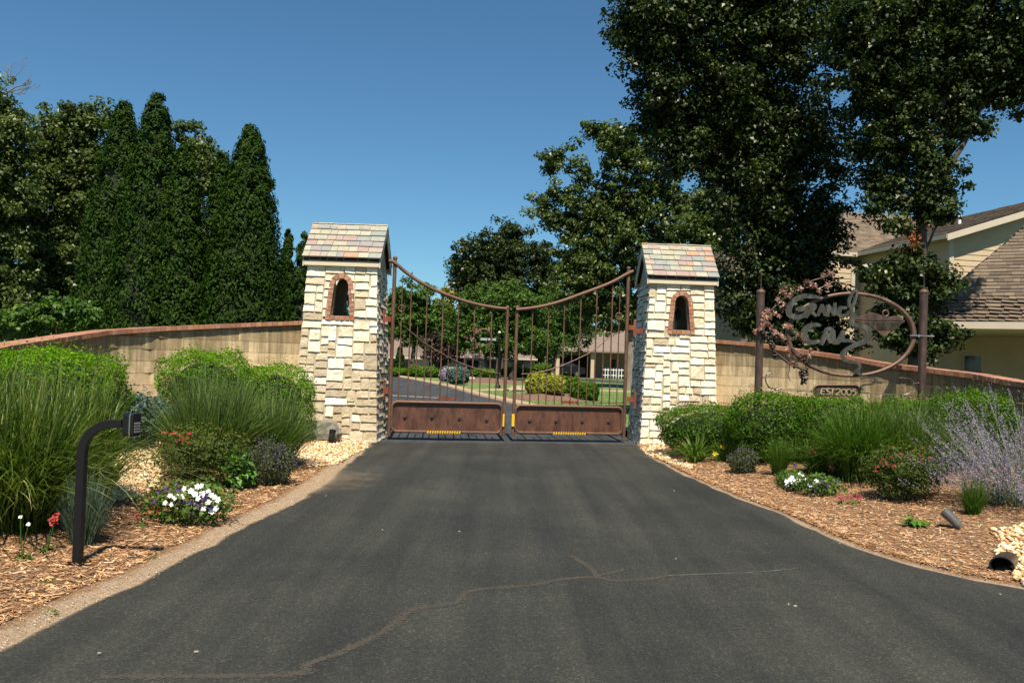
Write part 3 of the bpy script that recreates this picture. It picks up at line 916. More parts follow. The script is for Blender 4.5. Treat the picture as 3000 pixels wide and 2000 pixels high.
def pillar(label, cx, cy, yaw, seed, weather, lantern_label):
    HB, HT, ZT = 0.752, 0.622, 3.22
    r = random.Random(seed)
    root = thing('gate_pillar', label, 'pillar', (cx, cy, 0))
    co, si = math.cos(yaw), math.sin(yaw)
    def W_(x, y, z):
        return Vector((cx + x * co - y * si, cy + x * si + y * co, z))
    def hw(z):
        return HB + (HT - HB) * z / ZT
    def face(k):
        def Pf(u, z, out):
            x, y = u, -(hw(z) + out)
            for _ in range(k):
                x, y = -y, x
            return W_(x, y, z)
        return Pf
    # opening profile
    OB, OS, OT = 2.30, 2.86, 3.0
    def ow(z):               # half width of the opening
        if z <= OS: return 0.182 - (z - OB) / (OS - OB) * 0.05
        q = min(1, (z - OS) / (OT - OS))
        return 0.132 * math.sqrt(max(0, 1 - q * q))
    # mortar core: front/back with opening, plain sides
    def blk(mb, k, u0, u1, z0, z1, th=0.2, u0t=None, u1t=None):
        Pf = face(k)
        u0t = u0 if u0t is None else u0t
        u1t = u1 if u1t is None else u1t
        mb.hexa([Pf(u0, z0, .007), Pf(u1, z0, .007), Pf(u1, z0, -th), Pf(u0, z0, -th),
                 Pf(u0t, z1, .007), Pf(u1t, z1, .007), Pf(u1t, z1, -th), Pf(u0t, z1, -th)])
    mb = MB()
    for k in (0, 2):
        blk(mb, k, -hw(-.3) - .002, hw(-.3) + .002, -0.3, OB, 0.2, -hw(OB) + .013, hw(OB) - .013)
        zs = [OB, 2.5, 2.7, OS] + [OS + (OT - OS) * q for q in (.35, .6, .8, .93, 1.0)]
        for z0, z1 in zip(zs[:-1], zs[1:]):
            blk(mb, k, -hw(z0) + .013, -ow(z0), z0, z1, 0.2, -hw(z1) + .013, -ow(z1))
            blk(mb, k, ow(z0), hw(z0) - .013, z0, z1, 0.2, ow(z1), hw(z1) - .013)
        blk(mb, k, -hw(OT) + .013, hw(OT) - .013, OT, ZT, 0.2, -hw(ZT) + .013, hw(ZT) - .013)
    mb.build('mortar_core', M['mortar'], root)
    mb = MB()
    for k in (1, 3):
        blk(mb, k, -hw(-.3) + .21, hw(-.3) - .21, -0.3, ZT, 0.2, -hw(ZT) + .21, hw(ZT) - .21)
    mb.hexa([W_(-.6, -.6, 2.2), W_(.6, -.6, 2.2), W_(.6, .6, 2.2), W_(-.6, .6, 2.2), W_(-.6, -.6, 2.26), W_(.6, -.6, 2.26), W_(.6, .6, 2.26), W_(-.6, .6, 2.26)])
    mb.build('inner_lining', M['niche'], root)
    # irregular ashlar: pack rectangles on a cell grid
    cw, ch = 0.103, 0.0735
    nr = int(round(ZT / ch))
    backs = MB()
    for k in range(4):
        Pf = face(k)
        ncol = 19
        occ = [[False] * ncol for _ in range(nr)]
        for j in range(nr):
            for i in range(ncol):
                if occ[j][i]: continue
                free = 0
                while i + free < ncol and not occ[j][i + free] and free < 8: free += 1
                tall = r.random()
                hN = 3 if tall < 0.26 else (2 if tall < 0.9 else (4 if tall < .93 else 1))
                if hN == 1 and j + 1 < nr and r.random() < .5: hN = 2
                wN = r.choice([2, 2, 3, 3, 4, 4, 4, 5, 6, 7]) if hN < 3 else r.choice([2, 3, 3, 4])
                wN = min(wN, free)
                if free - wN == 1: wN = free if free <= 6 else wN - 1
                hN = min(hN, nr - j)
                while hN > 1 and any(occ[j + q][i + p] for q in range(hN) for p in range(wN)): hN -= 1
                for q in range(hN):
                    for p in range(wN): occ[j + q][i + p] = True
                z0, z1 = j * ch, (j + hN) * ch
                def U(c, z):
                    ext = 0.03 if k in (0, 2) else -0.004
                    return (c / ncol * 2 - 1) * (hw(z) + ext)
                g = 0.0055
                jl = 0 if i == 0 else 0.012 * math.sin(i * 12.9 + j * 3.1 + k)
                jr = 0 if i + wN == ncol else 0.012 * math.sin((i + wN) * 12.9 + j * 3.1 + k)
                q_ = lambda: r.uniform(-.013, .005)
                cs = [[U(i, z0) + g + jl - q_(), z0 + g - q_()], [U(i + wN, z0) - g + jr + q_(), z0 + g - q_()], [U(i + wN, z1) - g + jr + q_(), z1 - g + q_()], [U(i, z1) + g + jl - q_(), z1 - g + q_()]]
                if k in (0, 2) and z1 > OB - 0.10 and z0 < OT + 0.11:
                    def lim(z):
                        z = min(max(z, OB - 0.1), OT + .1)
                        if z < OB: return 0.24
                        if z <= OS: return ow(z) + 0.055
                        q = min(1, (z - OS) / (OT + 0.065 - OS))
                        return 0.19 * math.sqrt(max(0, 1 - q * q))
                    lb, lt = lim(cs[0][1]), lim(cs[2][1])
                    mid = (cs[0][0] + cs[1][0]) / 2
                    if z0 < OT + 0.05 and (z1 > OB - .085):
                        if mid < 0:
                            cs[1][0] = min(cs[1][0], -lb); cs[2][0] = min(cs[2][0], -lt)
                        else:
                            cs[0][0] = max(cs[0][0], lb); cs[3][0] = max(cs[3][0], lt)
                        if z0 < OB and z1 < OB + .03:   # stone just under the sill
                            cs = [[U(i, z0) + g, z0 + g], [U(i + wN, z0) - g, z0 + g], [U(i + wN, z0) - g, min(z1 - g, OB - .085)], [U(i, z0) + g, min(z1 - g, OB - .085)]]
                            if cs[2][1] - cs[1][1] < 0.03: continue
                        if cs[1][0] - cs[0][0] < 0.025 and cs[2][0] - cs[3][0] < 0.025: continue
                        if cs[1][0] - cs[0][0] < 0.01: cs[1][0] = cs[0][0] + 0.012
                        if cs[2][0] - cs[3][0] < 0.01: cs[2][0] = cs[3][0] + 0.012
                me = stone_mesh(Pf, cs, r.random(), r.uniform(0, 0.014))
                pw = weather(z0, k)
                mat = M['stone_weathered'] if r.random() < pw else M['stone']
                if k == 2:
                    n0 = len(backs.v)
                    backs.add([v.co for v in me.vertices], [tuple(p.vertices) for p in me.polygons])
                else:
                    obj('stone', me, mat, root)
    o = backs.build('rear_stonework', M['stone'], root)
    o['kind'] = 'stuff'
    # brick surround
    def surround(k):
        Pf = face(k)
        path = [(-ow(z), z) for z in np.linspace(OB, OS, 20)]
        path += [(-0.132 * math.cos(a), OS + (OT - OS) * math.sin(a)) for a in np.linspace(0.05, math.pi - .05, 40)]
        path += [(ow(z), z) for z in np.linspace(OS, OB, 20)]
        P = np.array(path)
        D = np.r_[0, np.cumsum(np.linalg.norm(np.diff(P, axis=0), axis=1))]
        nb = int(D[-1] / 0.078)
        T = 0.092
        def pn(s):
            p = np.array([np.interp(s, D, P[:, 0]), np.interp(s, D, P[:, 1])])
            s0, s1 = max(0, s - .02), min(D[-1], s + .02)
            q = np.array([np.interp(s1, D, P[:, 0]) - np.interp(s0, D, P[:, 0]), np.interp(s1, D, P[:, 1]) - np.interp(s0, D, P[:, 1])])
            q /= np.linalg.norm(q)
            return p, np.array([-q[1], q[0]])
        step = D[-1] / nb
        for i in range(nb):
            p0, n0 = pn(i * step + .004)
            p1, n1 = pn((i + 1) * step - .004)
            q0, q1 = p0 + n0 * T, p1 + n1 * T
            pr = 0.032 + r.uniform(0, .008)
            mb = MB()
            quad = [p0, p1, q1, q0]
            mb.hexa([Pf(q[0], q[1], -0.10) for q in quad] + [Pf(q[0], q[1], pr) for q in quad])
            mb.build('brick', M['brick'], root)
        for i in range(6):
            u0, u1 = -0.275 + i * 0.0917 + .004, -0.275 + (i + 1) * 0.0917 - .004
            mb = MB()
            quad = [(u0, OB - .08), (u1, OB - .08), (u1, OB - .006), (u0, OB - .006)]
            mb.hexa([Pf(q[0], q[1], -0.15) for q in quad] + [Pf(q[0], q[1], 0.036 + r.uniform(0, .006)) for q in quad])
            mb.build('brick', M['brick'], root)
    surround(0)
    surround(2)
    # roof: ridge runs across the drive direction
    EW, ED = 0.725, 0.745
    ZE, ZR = 3.36, 4.08
    deck = MB()
    deck.prism([W_(-EW + .03, -ED + .02, ZE - .03), W_(-EW + .03, 0, ZR - .035), W_(-EW + .03, ED - .02, ZE - .03), W_(-EW + .03, ED - .02, ZE - .06), W_(-EW + .03, 0, ZR - .10), W_(-EW + .03, -ED + .02, ZE - .06)],
               W_(EW - .03, 0, 0) - W_(-EW + .03, 0, 0))
    deck.build('roof_deck', M['roof_felt'], root)
    gab = MB()
    for sx in (-1, 1):
        x0 = sx * (HT - .03)
        gab.prism([W_(x0, -HT, ZT - .02), W_(x0, HT, ZT - .02), W_(x0, HT, ZE - .05), W_(x0, 0, ZR - .13), W_(x0, -HT, ZE - .05)], W_(x0 + sx * .03, 0, 0) - W_(x0, 0, 0))
    gab.build('gable_infill', M['mortar'], root)
    for sy in (-1, 1):
        fb = MB()
        fb.box(W_(0, sy * (ED - .045), ZE - .085), (2 * EW - .07, .03, .115), yaw)
        fb.build('fascia', M['trim_cream'], root)
        so = MB()
        so.box(W_(0, sy * (ED - .045 - .06), ZT + .012), (2 * EW - .1, .11, .02), yaw)
        so.build('soffit', M['trim_cream'], root)
    for sx in (-1, 1):
        rb = MB()
        x0 = sx * (EW - .03)
        rb.prism([W_(x0, -ED + .03, ZE - .035), W_(x0, 0, ZR - .04), W_(x0, ED - .03, ZE - .035), W_(x0, ED - .03, ZE - .16), W_(x0, 0, ZR - .165), W_(x0, -ED + .03, ZE - .16)],
                 W_(x0 + sx * .022, 0, 0) - W_(x0, 0, 0))
        rb.build('rake_board', M['trim_cream'], root)
    global SLATE_ME
    if SLATE_ME is None:
        SLATE_ME = unit_box('slate')
        SLATE_ME.materials.append(M['slate'])
    sl = math.hypot(ED, ZR - ZE)
    pitch = math.atan2(ZR - ZE, ED)
    NCS = 6
    ex = sl / NCS
    for sy in (-1, 1):
        for c in range(NCS):
            x = -EW
            first = True
            while x < EW - .01:
                w = r.choice([.13, .17, .2, .24, .26]) if not (first and c % 2) else .12
                first = False
                if EW - x - w < .09: w = EW - x
                d = (c + 0.5) * ex + .01           # distance up the slope (lower edge overlaps the course below)
                yy = -ED + d * math.cos(pitch)
                zz = ZE + d * math.sin(pitch) + .012 + r.uniform(-.002, .003)
                o = bpy.data.objects.new('slate', SLATE_ME)
                tilt = pitch - .12 + r.uniform(-.02, .02)
                m = Matrix.Translation(W_(x + w / 2, (yy if sy < 0 else -yy), zz)) @ Matrix.Rotation(yaw + (0 if sy < 0 else math.pi), 4, 'Z') @ Matrix.Rotation(tilt, 4, 'X') @ Matrix.Diagonal((w - .006, ex * 1.22 + r.uniform(0, .014), r.uniform(.018, .028), 1))
                o.matrix_basis = m
                attach(o, root)
                x += w
    rc = MB()
    rc.prism([W_(-EW, -.06, ZR - .03), W_(-EW, 0, ZR + .028), W_(-EW, .06, ZR - .03)], W_(EW, 0, 0) - W_(-EW, 0, 0))
    rc.build('ridge_cap', M['slate'], root)
    # lantern hanging inside
    lp = W_(0.06, -0.1, 2.62)
    lt = thing('hanging_lantern', lantern_label, 'lantern', lp)
    mb = MB()
    mb.tube([lp + Vector((0, 0, .14)), lp + Vector((0, 0, .62))], .006, 6)
    mb.build('hanging_rod', M['black_metal'], lt)
    mb = MB(); mb.lathe(lp, [(.055, .085), (.06, .095), (.03, .13), (.012, .15), (.012, .165)], 6); mb.build('cap', M['black_metal'], lt)
    mb = MB(); mb.lathe(lp, [(.03, -.085), (.034, -.075), (.052, .08), (.05, .085)], 6); mb.build('glass', M['glass_dark'], lt)
    mb = MB()
    for a in range(6):
        q = a * math.pi / 3
        mb.tube([lp + Vector((.035 * math.cos(q), .035 * math.sin(q), -.085)), lp + Vector((.056 * math.cos(q), .056 * math.sin(q), .085))], .005, 4)
    mb.lathe(lp, [(.02, -.1), (.038, -.095), (.038, -.083), (.03, -.08)], 6)
    mb.build('cage', M['black_metal'], lt)
    return root

pL = at(979, 1290, 15.2)
pR = at(1986, 1306, 16.5)
pillar('stone gate pillar beside the gravel patch, stained lower stones and slate roof', pL.x, 15.2 + 0.77, 0.0, 21,
       lambda z, k: 0.82 if z < 1.75 and z > 0.2 else (0.5 if z < 2.05 else 0.14), 'small black lantern hanging in the arched niche of the stained pillar')
pillar('pale stone gate pillar beside the clipped hedge, with slate roof', pR.x, 16.5 + 0.77, rad(1.5), 33,
       lambda z, k: 0.35 if z < 1.1 else 0.16, 'small black lantern hanging in the arched niche of the pale pillar')

# ================================================================== GATE LEAVES
GYL, GYR = 15.95, 16.9
def gc(px, py, Y):          # crop pixel of the gate close-up
    return at(1100 + px / 2.306, 640 + py / 2.306, Y)

def gate_leaf(name_label, spec, Y0, Y1, mirror, tape_label):
    hx0, lx0 = spec['hinge'], spec['latch']
    H = gc(hx0, 1300, Y0); Lp = gc(lx0, 1300, Y1)
    def Yat(px):
        return Y0 + (Y1 - Y0) * (px - hx0) / (lx0 - hx0)
    def G(px, py):
        return gc(px, py, Yat(px))
    # world X of an upright read halfway up
    root = thing('gate_leaf', name_label, 'gate', (H.x, H.y, 0))
    def upright(px_mid, py_top, py_mid, zb, rad_, nm, mat=M['rust'], ball=False):
        p = G(px_mid, py_mid)
        zt = G(px_mid, py_top).z
        mb = MB()
        mb.tube([(p.x, p.y, zb), (p.x, p.y, zt)], rad_, 10)
        if ball: mb.sphere((p.x, p.y, zt + .004), (rad_ * 1.25, rad_ * 1.1), 10, 6)
        mb.build(nm, mat, root, True)
        return p, zt
    pb = G(spec['panel'][0], spec['panel'][3])
    zb_panel = G((spec['panel'][0] + spec['panel'][2]) / 2, spec['panel'][3]).z
    zt_panel = G((spec['panel'][0] + spec['panel'][2]) / 2, spec['panel'][1]).z
    upright(spec['hinge'], spec['hinge_top'], 850, .06, .037, 'hinge_post', ball=True)
    upright(spec['latch'], spec['latch_top'], 1050, .08, .034, 'latch_post', ball=True)
    # swept top rail
    rail = catmull([G(x, y) + Vector((0, -.045, 0)) for x, y in spec['rail']], 8)
    mb = MB(); mb.tube(rail, spec.get('rail_r', .036), 10); mb.build('top_rail', M['rust'], root, True)
    for x, yt in spec['tall']:
        upright(x, yt, 900, zt_panel, .0135, 'bar')
    for x, yt in spec['short']:
        p, zt = upright(x, yt, (yt + 1240) / 2, zt_panel, .011, 'short_bar')
        mb = MB(); mb.lathe((p.x, p.y, zt), [(.0125, 0), (.001, .06)], 6); mb.build('spear_tip', M['rust'], root)
    rod = catmull([G(x, y) + Vector((0, -.03, 0)) for x, y in spec['rod']], 6)
    mb = MB(); mb.tube(rod, .010, 6); mb.build('sagging_rod', M['oval'], root, True)
    rx, ry = spec['ring']
    c = G(rx, ry)
    mb = MB(); mb.tube([c + Vector((.062 * math.cos(a), -.02, .062 * math.sin(a))) for a in np.linspace(0, 2 * math.pi, 21)], .011, 6, False); mb.build('ring', M['rust'], root, True)
    # kick panel: tube frame, plate, bosses
    x0, y0, x1, y1 = spec['panel']
    A = G(x0, (y0 + y1) / 2); B = G(x1, (y0 + y1) / 2)
    ux = (B - A); ux.z = 0; Wd = ux.length; ux.normalize()
    rr = .10
    def Q(s, z, off=0):
        return Vector((A.x, A.y, 0)) + ux * s + Vector((0, -.045 - off, z))
    loop = []
    for (cx_, cz_, a0) in ((rr, zb_panel + rr, math.pi), (Wd - rr, zb_panel + rr, 1.5 * math.pi), (Wd - rr, zt_panel - rr, 0), (rr, zt_panel - rr, .5 * math.pi)):
        for q in np.linspace(0, math.pi / 2, 6):
            loop.append(Q(cx_ + rr * math.cos(a0 + q), cz_ + rr * math.sin(a0 + q)))
    loop.append(loop[0]); 
    mb = MB(); mb.tube(loop, .027, 8, False); mb.build('panel_frame', M['rust'], root, True)
    pl = [Vector(q) + Vector((0, .03, 0)) for q in loop[:-1]]
    mb = MB(); mb.prism(pl, (0, .008, 0)); mb.build('kick_plate', M['rust_plate'], root)
    for bx, by in spec['boss']:
        c = G(bx, by)
        mb = MB()
        for (r_, d0, d1) in ((.05, -.012, -.028), (.026, -.028, -.05)):
            ring = [[c + Vector((r_ * k * math.cos(a), d, r_ * k * math.sin(a))) for a in np.linspace(0, 2 * math.pi, 13)[:-1]] for k, d in ((1, d0), (.8, d1))]
            n0 = len(mb.v)
            mb.v += [tuple(p) for p in ring[0] + ring[1]]
            for i in range(12):
                mb.f.append((n0 + i, n0 + (i + 1) % 12, n0 + 12 + (i + 1) % 12, n0 + 12 + i))
            mb.f.append(tuple(n0 + 12 + i for i in range(12)))
        mb.build('boss', M['rust_dark'], root, True)
    # hinge straps onto the pillar
    sgn = -1 if not mirror else 1
    for hy in spec['hinges']:
        p = G(spec['hinge'], hy)
        mb = MB()
        mb.box((p.x + sgn * .09, p.y + .02, p.z), (.14, .03, .1))
        mb.box((p.x + sgn * .17, p.y + .02, p.z), (.05, .05, .34))
        mb.build('hinge_bracket', M['rust_red'], root)
    for hy in (spec['hinges'][0],):
        p = G(spec['hinge'], hy)
        mb = MB(); mb.box((p.x + sgn * .30, p.y + .03, p.z - .06), (.26, .04, .09)); mb.build('hinge_strap', M['rust_red'], root)
    # operator arm behind the bars
    (ax0, ay0), (ax1, ay1), (ax2, ay2) = spec['arm']
    mb = MB()
    a_, b_, c_ = G(ax0, ay0) + Vector((0, .12, 0)), G(ax1, ay1) + Vector((0, .12, 0)), G(ax2, ay2) + Vector((0, .12, 0))
    mb.tube([a_, b_], .013, 6)
    mb.build('operator_rod', M['rust_dark'], root)
    mb = MB(); mb.box(((b_ + c_) / 2), ((c_ - b_).length, .05, .05), math.atan2((c_ - b_).y, (c_ - b_).x)); mb.build('operator_arm', M['rust_red'], root)
    # yellow markers
    tx, ty0, ty1 = spec['yellow_post']
    p0, p1 = G(tx, ty0), G(tx, ty1)
    mb = MB(); mb.box(((p0.x + p1.x) / 2, p0.y - .05, (p0.z + p1.z) / 2), (.062, .012, p0.z - p1.z)); mb.build('yellow_reflector', M['yellow'], root)
    hx_0, hx_1, hyy = spec['hazard']
    p0, p1 = G(hx_0, hyy), G(hx_1, hyy)
    p0.z = p1.z = zb_panel
    d = (p1 - p0); n = 14
    tape = MB(); dark = MB()
    for i in range(n):
        q0, q1 = p0 + d * (i / n), p0 + d * ((i + .58) / n)
        q2 = p0 + d * ((i + .98) / n)
        o_ = Vector((0, -.082, 0)); up = Vector((0, 0, .022)); sh = d * (.35 / n)
        tape.prism([q0 + o_ - up, q1 + o_ - up, q1 + o_ + up + sh, q0 + o_ + up + sh], (0, .006, 0))
        dark.prism([q1 + o_ - up, q2 + o_ - up, q2 + o_ + up + sh, q1 + o_ + up + sh], (0, .005, 0))
    t = tape.build('hazard_tape', M['yellow'], root)
    dark.build('hazard_stripe', M['black_plastic'], t)
    return root, G

left_spec = dict(hinge=112, latch=878, hinge_top=268, latch_top=602, rail=[(92, 288), (130, 300), (235, 385), (345, 455), (455, 505), (560, 545), (670, 577), (785, 600), (885, 612)],
    tall=[(228, 362), (336, 432), (446, 487), (552, 530), (660, 562), (778, 590)],
    short=[(168, 455), (276, 745), (375, 822), (488, 888), (598, 940), (706, 976), (814, 1002)],
    rod=[(215, 745), (340, 845), (440, 905), (545, 962), (640, 1000), (730, 1025), (825, 1045)], ring=(178, 608),
    panel=(112, 1243, 852, 1440), boss=[(197, 1338), (380, 1340), (566, 1348), (750, 1357)], hinges=(680, 1165), arm=[(50, 1195), (420, 1215), (545, 1220)],
    yellow_post=(860, 1318, 1402), hazard=(350, 580, 1430))
right_spec = dict(hinge=1695, latch=943, hinge_top=338, latch_top=600, rail=[(1740, 358), (1700, 375), (1600, 430), (1490, 475), (1380, 515), (1270, 555), (1165, 585), (1060, 605), (950, 617)],
    tall=[(1053, 600), (1162, 580), (1268, 560), (1378, 515), (1485, 480), (1590, 440)],
    short=[(993, 1000), (1104, 985), (1212, 955), (1320, 915), (1430, 865), (1535, 785), (1640, 525)],
    rod=[(1600, 780), (1480, 885), (1380, 940), (1260, 992), (1160, 1025), (1060, 1045), (985, 1050)], ring=(1643, 660),
    panel=(945, 1268, 1665, 1448), boss=[(1040, 1362), (1218, 1365), (1395, 1367), (1572, 1370)], hinges=(735, 1220), arm=[(1700, 1245), (1370, 1243), (1265, 1243)],
    yellow_post=(932, 1318, 1402), hazard=(1198, 1422, 1450))
GYM = (GYL + GYR) / 2
lroot, LG = gate_leaf('rusty steel gate leaf with vine wreath, hung on the stained pillar', left_spec, GYL, GYM - .05, False, '')
rroot, RG = gate_leaf('rusty steel gate leaf without wreath, hung on the pale pillar', right_spec, GYR, GYM, True, '')

# vine leaf plates (shared shapes)
def vine_leaf_mesh(seed):
    r = random.Random(seed)
    pts = []
    n = 20
    for i in range(n):
        a = 2 * math.pi * i / n
        lob = 0.55 + 0.45 * abs(math.cos(2.5 * (a - math.pi / 2))) ** 1.3 + r.uniform(-.08, .08)
        pts.append((lob * math.cos(a), -0.12 * math.cos(3 * a) + r.uniform(-.08, .08), lob * math.sin(a)))
    me = bpy.data.meshes.new('vine_leaf')
    V = [(0, -.16, 0)] + pts + [(0, .0, 0)]
    Fc = [(0, 1 + i, 1 + (i + 1) % n) for i in range(n)]
    me.from_pydata(V, [], Fc)
    me.materials.append(M['copper_leaf'])
    me.update()
    return me
VINE = [vine_leaf_mesh(i) for i in range(4)]
def vine_leaf(p, s, parent, r):
    o = bpy.data.objects.new('vine_leaf', r.choice(VINE))
    o.matrix_basis = Matrix.Translation(p) @ Matrix.Rotation(r.uniform(-.6, .6), 4, 'Z') @ Matrix.Rotation(r.uniform(-.5, .5), 4, 'X') @ Matrix.Rotation(r.uniform(0, 6.28), 4, 'Y') @ Matrix.Scale(s, 4)
    return attach(o, parent)
# wreath on the left leaf
r_ = random.Random(5)
c = LG(727, 803) + Vector((0, -.05, 0))
mb = MB(); mb.tube([c + Vector((.175 * math.cos(a), 0, .165 * math.sin(a))) for a in np.linspace(0, 2 * math.pi, 29)], .011, 6, False); mb.build('wreath_ring', M['rust'], lroot, True)
for px, py in [(655, 760), (680, 757), (710, 757), (768, 748), (612, 803), (645, 808), (655, 815), (668, 853), (680, 860), (664, 903), (712, 907), (705, 938), (690, 765)]:
    vine_leaf(LG(px, py) + Vector((0, -.08, 0)), r_.uniform(.035, .055), lroot, r_)

# ================================================================== ENTRANCE SIGN
SY = 13.4
def sp(px, py, dy=0.0):      # pixel of the sign close-up to a point in the sign's plane
    p = at(2200 + px / 3.92, 780 + py / 3.92, SY)
    return Vector((p.x, SY + dy, p.z))

def stroke(name, px, widths, depth, dy, mat, parent, k=6, slope=0.006, pxscale=True):
    """flat metal letter stroke following a pen path; widths in close-up pixels"""
    P = catmull([sp(x, y) for x, y in px], k)
    n = len(P)
    S = SY / F / 3.92
    wi = np.interp(np.linspace(0, 1, n), np.linspace(0, 1, len(widths)), widths) * S / 2
    mb = MB()
    V = []
    for i, p in enumerate(P):
        t = (P[min(i + 1, n - 1)] - P[max(i - 1, 0)])
        t.y = 0
        t.normalize()
        nr = Vector((-t.z, 0, t.x))
        y0 = SY + dy - slope * i / n
        a, b = p + nr * wi[i], p - nr * wi[i]
        for q, yy in ((a, y0), (b, y0), (b, y0 + depth), (a, y0 + depth)):
            V.append((q.x, yy, q.z))
    Fc = [(4 * i + q, 4 * i + (q + 1) % 4, 4 * i + 4 + (q + 1) % 4, 4 * i + 4 + q) for i in range(n - 1) for q in range(4)]
    Fc += [(3, 2, 1, 0), tuple(4 * (n - 1) + q for q in range(4))]
    mb.add(V, Fc)
    return mb.build(name, mat, parent)

def multi(name, strokes, depth, dy, mat, parent, slope=0.006):
    first = None
    mb = MB()
    for i, (px, w) in enumerate(strokes):
        o = stroke(name, px, w, depth, dy - 0.0025 * i, mat, parent, slope=slope)
        me = o.data
        mb.add([v.co for v in me.vertices], [tuple(p.vertices) for p in me.polygons])
        bpy.data.objects.remove(o)
        bpy.data.meshes.remove(me)
    return mb.build(name, mat, parent)

sroot = thing('entrance_sign', 'rusty oval steel entrance sign on two posts, with cut-out lettering and grapevine', 'sign', (sp(1000, 1500).x, SY, 0.2))
for xt, xb in ((115, 82), (1995, 1950)):
    pt, pbm = sp(xt, 285), sp(xb, 1480)
    x = (pt.x + pbm.x) / 2 if False else sp((xt + xb) / 2, 880).x
    zt = pt.z
    mb = MB(); mb.tube([(x, SY, 0.0), (x, SY, zt)], .062, 16)
    post = mb.build('post', M['rust_dark'], sroot, True)
    mb = MB(); mb.lathe((x, SY, zt), [(.064, -.03), (.069, -.028), (.069, .0), (.06, .014), (.03, .028), (.008, .034)], 16); mb.build('cap', M['rust'], post, True)
    mb = MB(); mb.tube([(x, SY, zt + .03), (x, SY, zt + .16), (x + .002, SY, zt + .34)], [.011, .006, .002], 6)
    mb.sphere((x, SY, zt + .28), (.012, .014), 8, 5)
    mb.build('finial', M['rust_dark'], post, True)
# oval ring: flat bar
cx_, cy_, rx_, ry_ = 1148, 785, 745, 490
V = []
n = 72
for i in range(n):
    a = 2 * math.pi * i / n
    for k, yy in ((1.0, -.035), (1.0, .035)):
        pass
    w = 50
    dx, dy = math.cos(a), math.sin(a)
    o1 = sp(cx_ + rx_ * dx, cy_ + ry_ * dy)
    i1 = sp(cx_ + (rx_ - w * .9) * dx, cy_ + (ry_ - w * .75) * dy)
    for q, yy in ((o1, -.03), (i1, -.03), (i1, .03), (o1, .03)):
        V.append((q.x, SY + yy, q.z))
Fc = [(4 * i + q, 4 * i + (q + 1) % 4, 4 * ((i + 1) % n) + (q + 1) % 4, 4 * ((i + 1) % n) + q) for i in range(n) for q in range(4)]
np_mesh('oval_ring', V, Fc, M['oval'], sroot)
# letters
let = thing('lettering', None, None, sroot.location)
let.parent = sroot; let.location = (0, 0, 0)
del_keys = [k for k in let.keys()]
LD = -.075
multi('letter', [([(790, 372), (700, 350), (590, 345), (490, 390), (430, 470), (430, 550), (490, 588), (570, 575), (620, 530), (612, 495), (560, 478), (520, 492), (545, 510), (590, 500), (640, 470)], [14, 48, 56, 58, 62, 58, 54, 50, 44, 38, 36, 34, 30, 24, 16])], .05, LD, M['patina'], let)
multi('letter', [([(690, 440), (665, 500), (640, 550), (615, 590)], [44, 40, 38, 30]), ([(640, 470), (690, 440), (722, 460), (700, 500), (672, 512), (705, 545), (735, 575)], [20, 30, 34, 32, 28, 32, 22])], .05, LD - .002, M['patina'], let)
multi('letter', [([(805, 440), (780, 500), (755, 570)], [26, 32, 26]), ([(800, 440), (822, 500), (840, 570)], [28, 34, 28]), ([(765, 528), (832, 520)], [18, 18])], .05, LD, M['patina'], let)
multi('letter', [([(865, 445), (868, 510), (862, 580)], [28, 36, 28]), ([(870, 445), (905, 500), (945, 565)], [28, 36, 30]), ([(948, 420), (945, 490), (942, 560)], [28, 36, 30])], .05, LD - .002, M['patina'], let)
multi('letter', [([(1085, 480), (1040, 478), (1000, 500), (990, 545), (1030, 570), (1085, 555), (1110, 520)], [24, 34, 40, 42, 38, 34, 26]), ([(985, 490), (1020, 470), (1000, 540)], [18, 26, 18])], .05, LD, M['patina'], let)
multi('letter', [([(785, 680), (720, 672), (650, 690), (602, 750), (605, 820), (650, 865), (710, 872), (770, 855)], [28, 46, 56, 66, 66, 58, 50, 34])], .05, LD, M['patina'], let)
multi('letter', [([(855, 710), (840, 780), (812, 850), (795, 900)], [34, 44, 44, 34]), ([(840, 735), (880, 715), (915, 740), (890, 790), (850, 800), (885, 840), (905, 880)], [26, 42, 46, 42, 36, 42, 34])], .05, LD - .003, M['patina'], let)
multi('letter', [([(935, 735), (930, 800), (935, 860), (975, 870), (1010, 825), (1040, 760), (1050, 740)], [34, 44, 52, 54, 50, 44, 36]), ([(1040, 745), (1035, 810), (1045, 850), (1090, 850), (1150, 862), (1195, 890)], [34, 44, 44, 34, 30, 26])], .05, LD, M['patina'], let)
# winding river ribbon through the last letter
multi('river_ribbon', [([(1148, 450), (1115, 470), (1108, 400), (1140, 320), (1185, 275), (1188, 340), (1160, 430), (1130, 500), (1150, 555), (1165, 585), (1130, 620), (1125, 650), (1190, 675), (1270, 695), (1320, 750), (1315, 820), (1260, 870), (1195, 895), (1130, 925), (1060, 965), (1025, 1010), (1050, 1070), (1130, 1095), (1200, 1110), (1225, 1150), (1195, 1190), (1185, 1215), (1240, 1245)],
       [18, 22, 30, 30, 24, 26, 30, 36, 44, 60, 52, 44, 44, 50, 62, 66, 58, 50, 44, 40, 38, 34, 30, 28, 26, 30, 34, 26]),
      ([(1235, 1290), (1330, 1275), (1395, 1285), (1410, 1320), (1360, 1350), (1270, 1360), (1235, 1385), (1260, 1420)], [14, 18, 20, 20, 18, 16, 14, 10])], .05, LD - .012, M['patina'], sroot, slope=0.03)
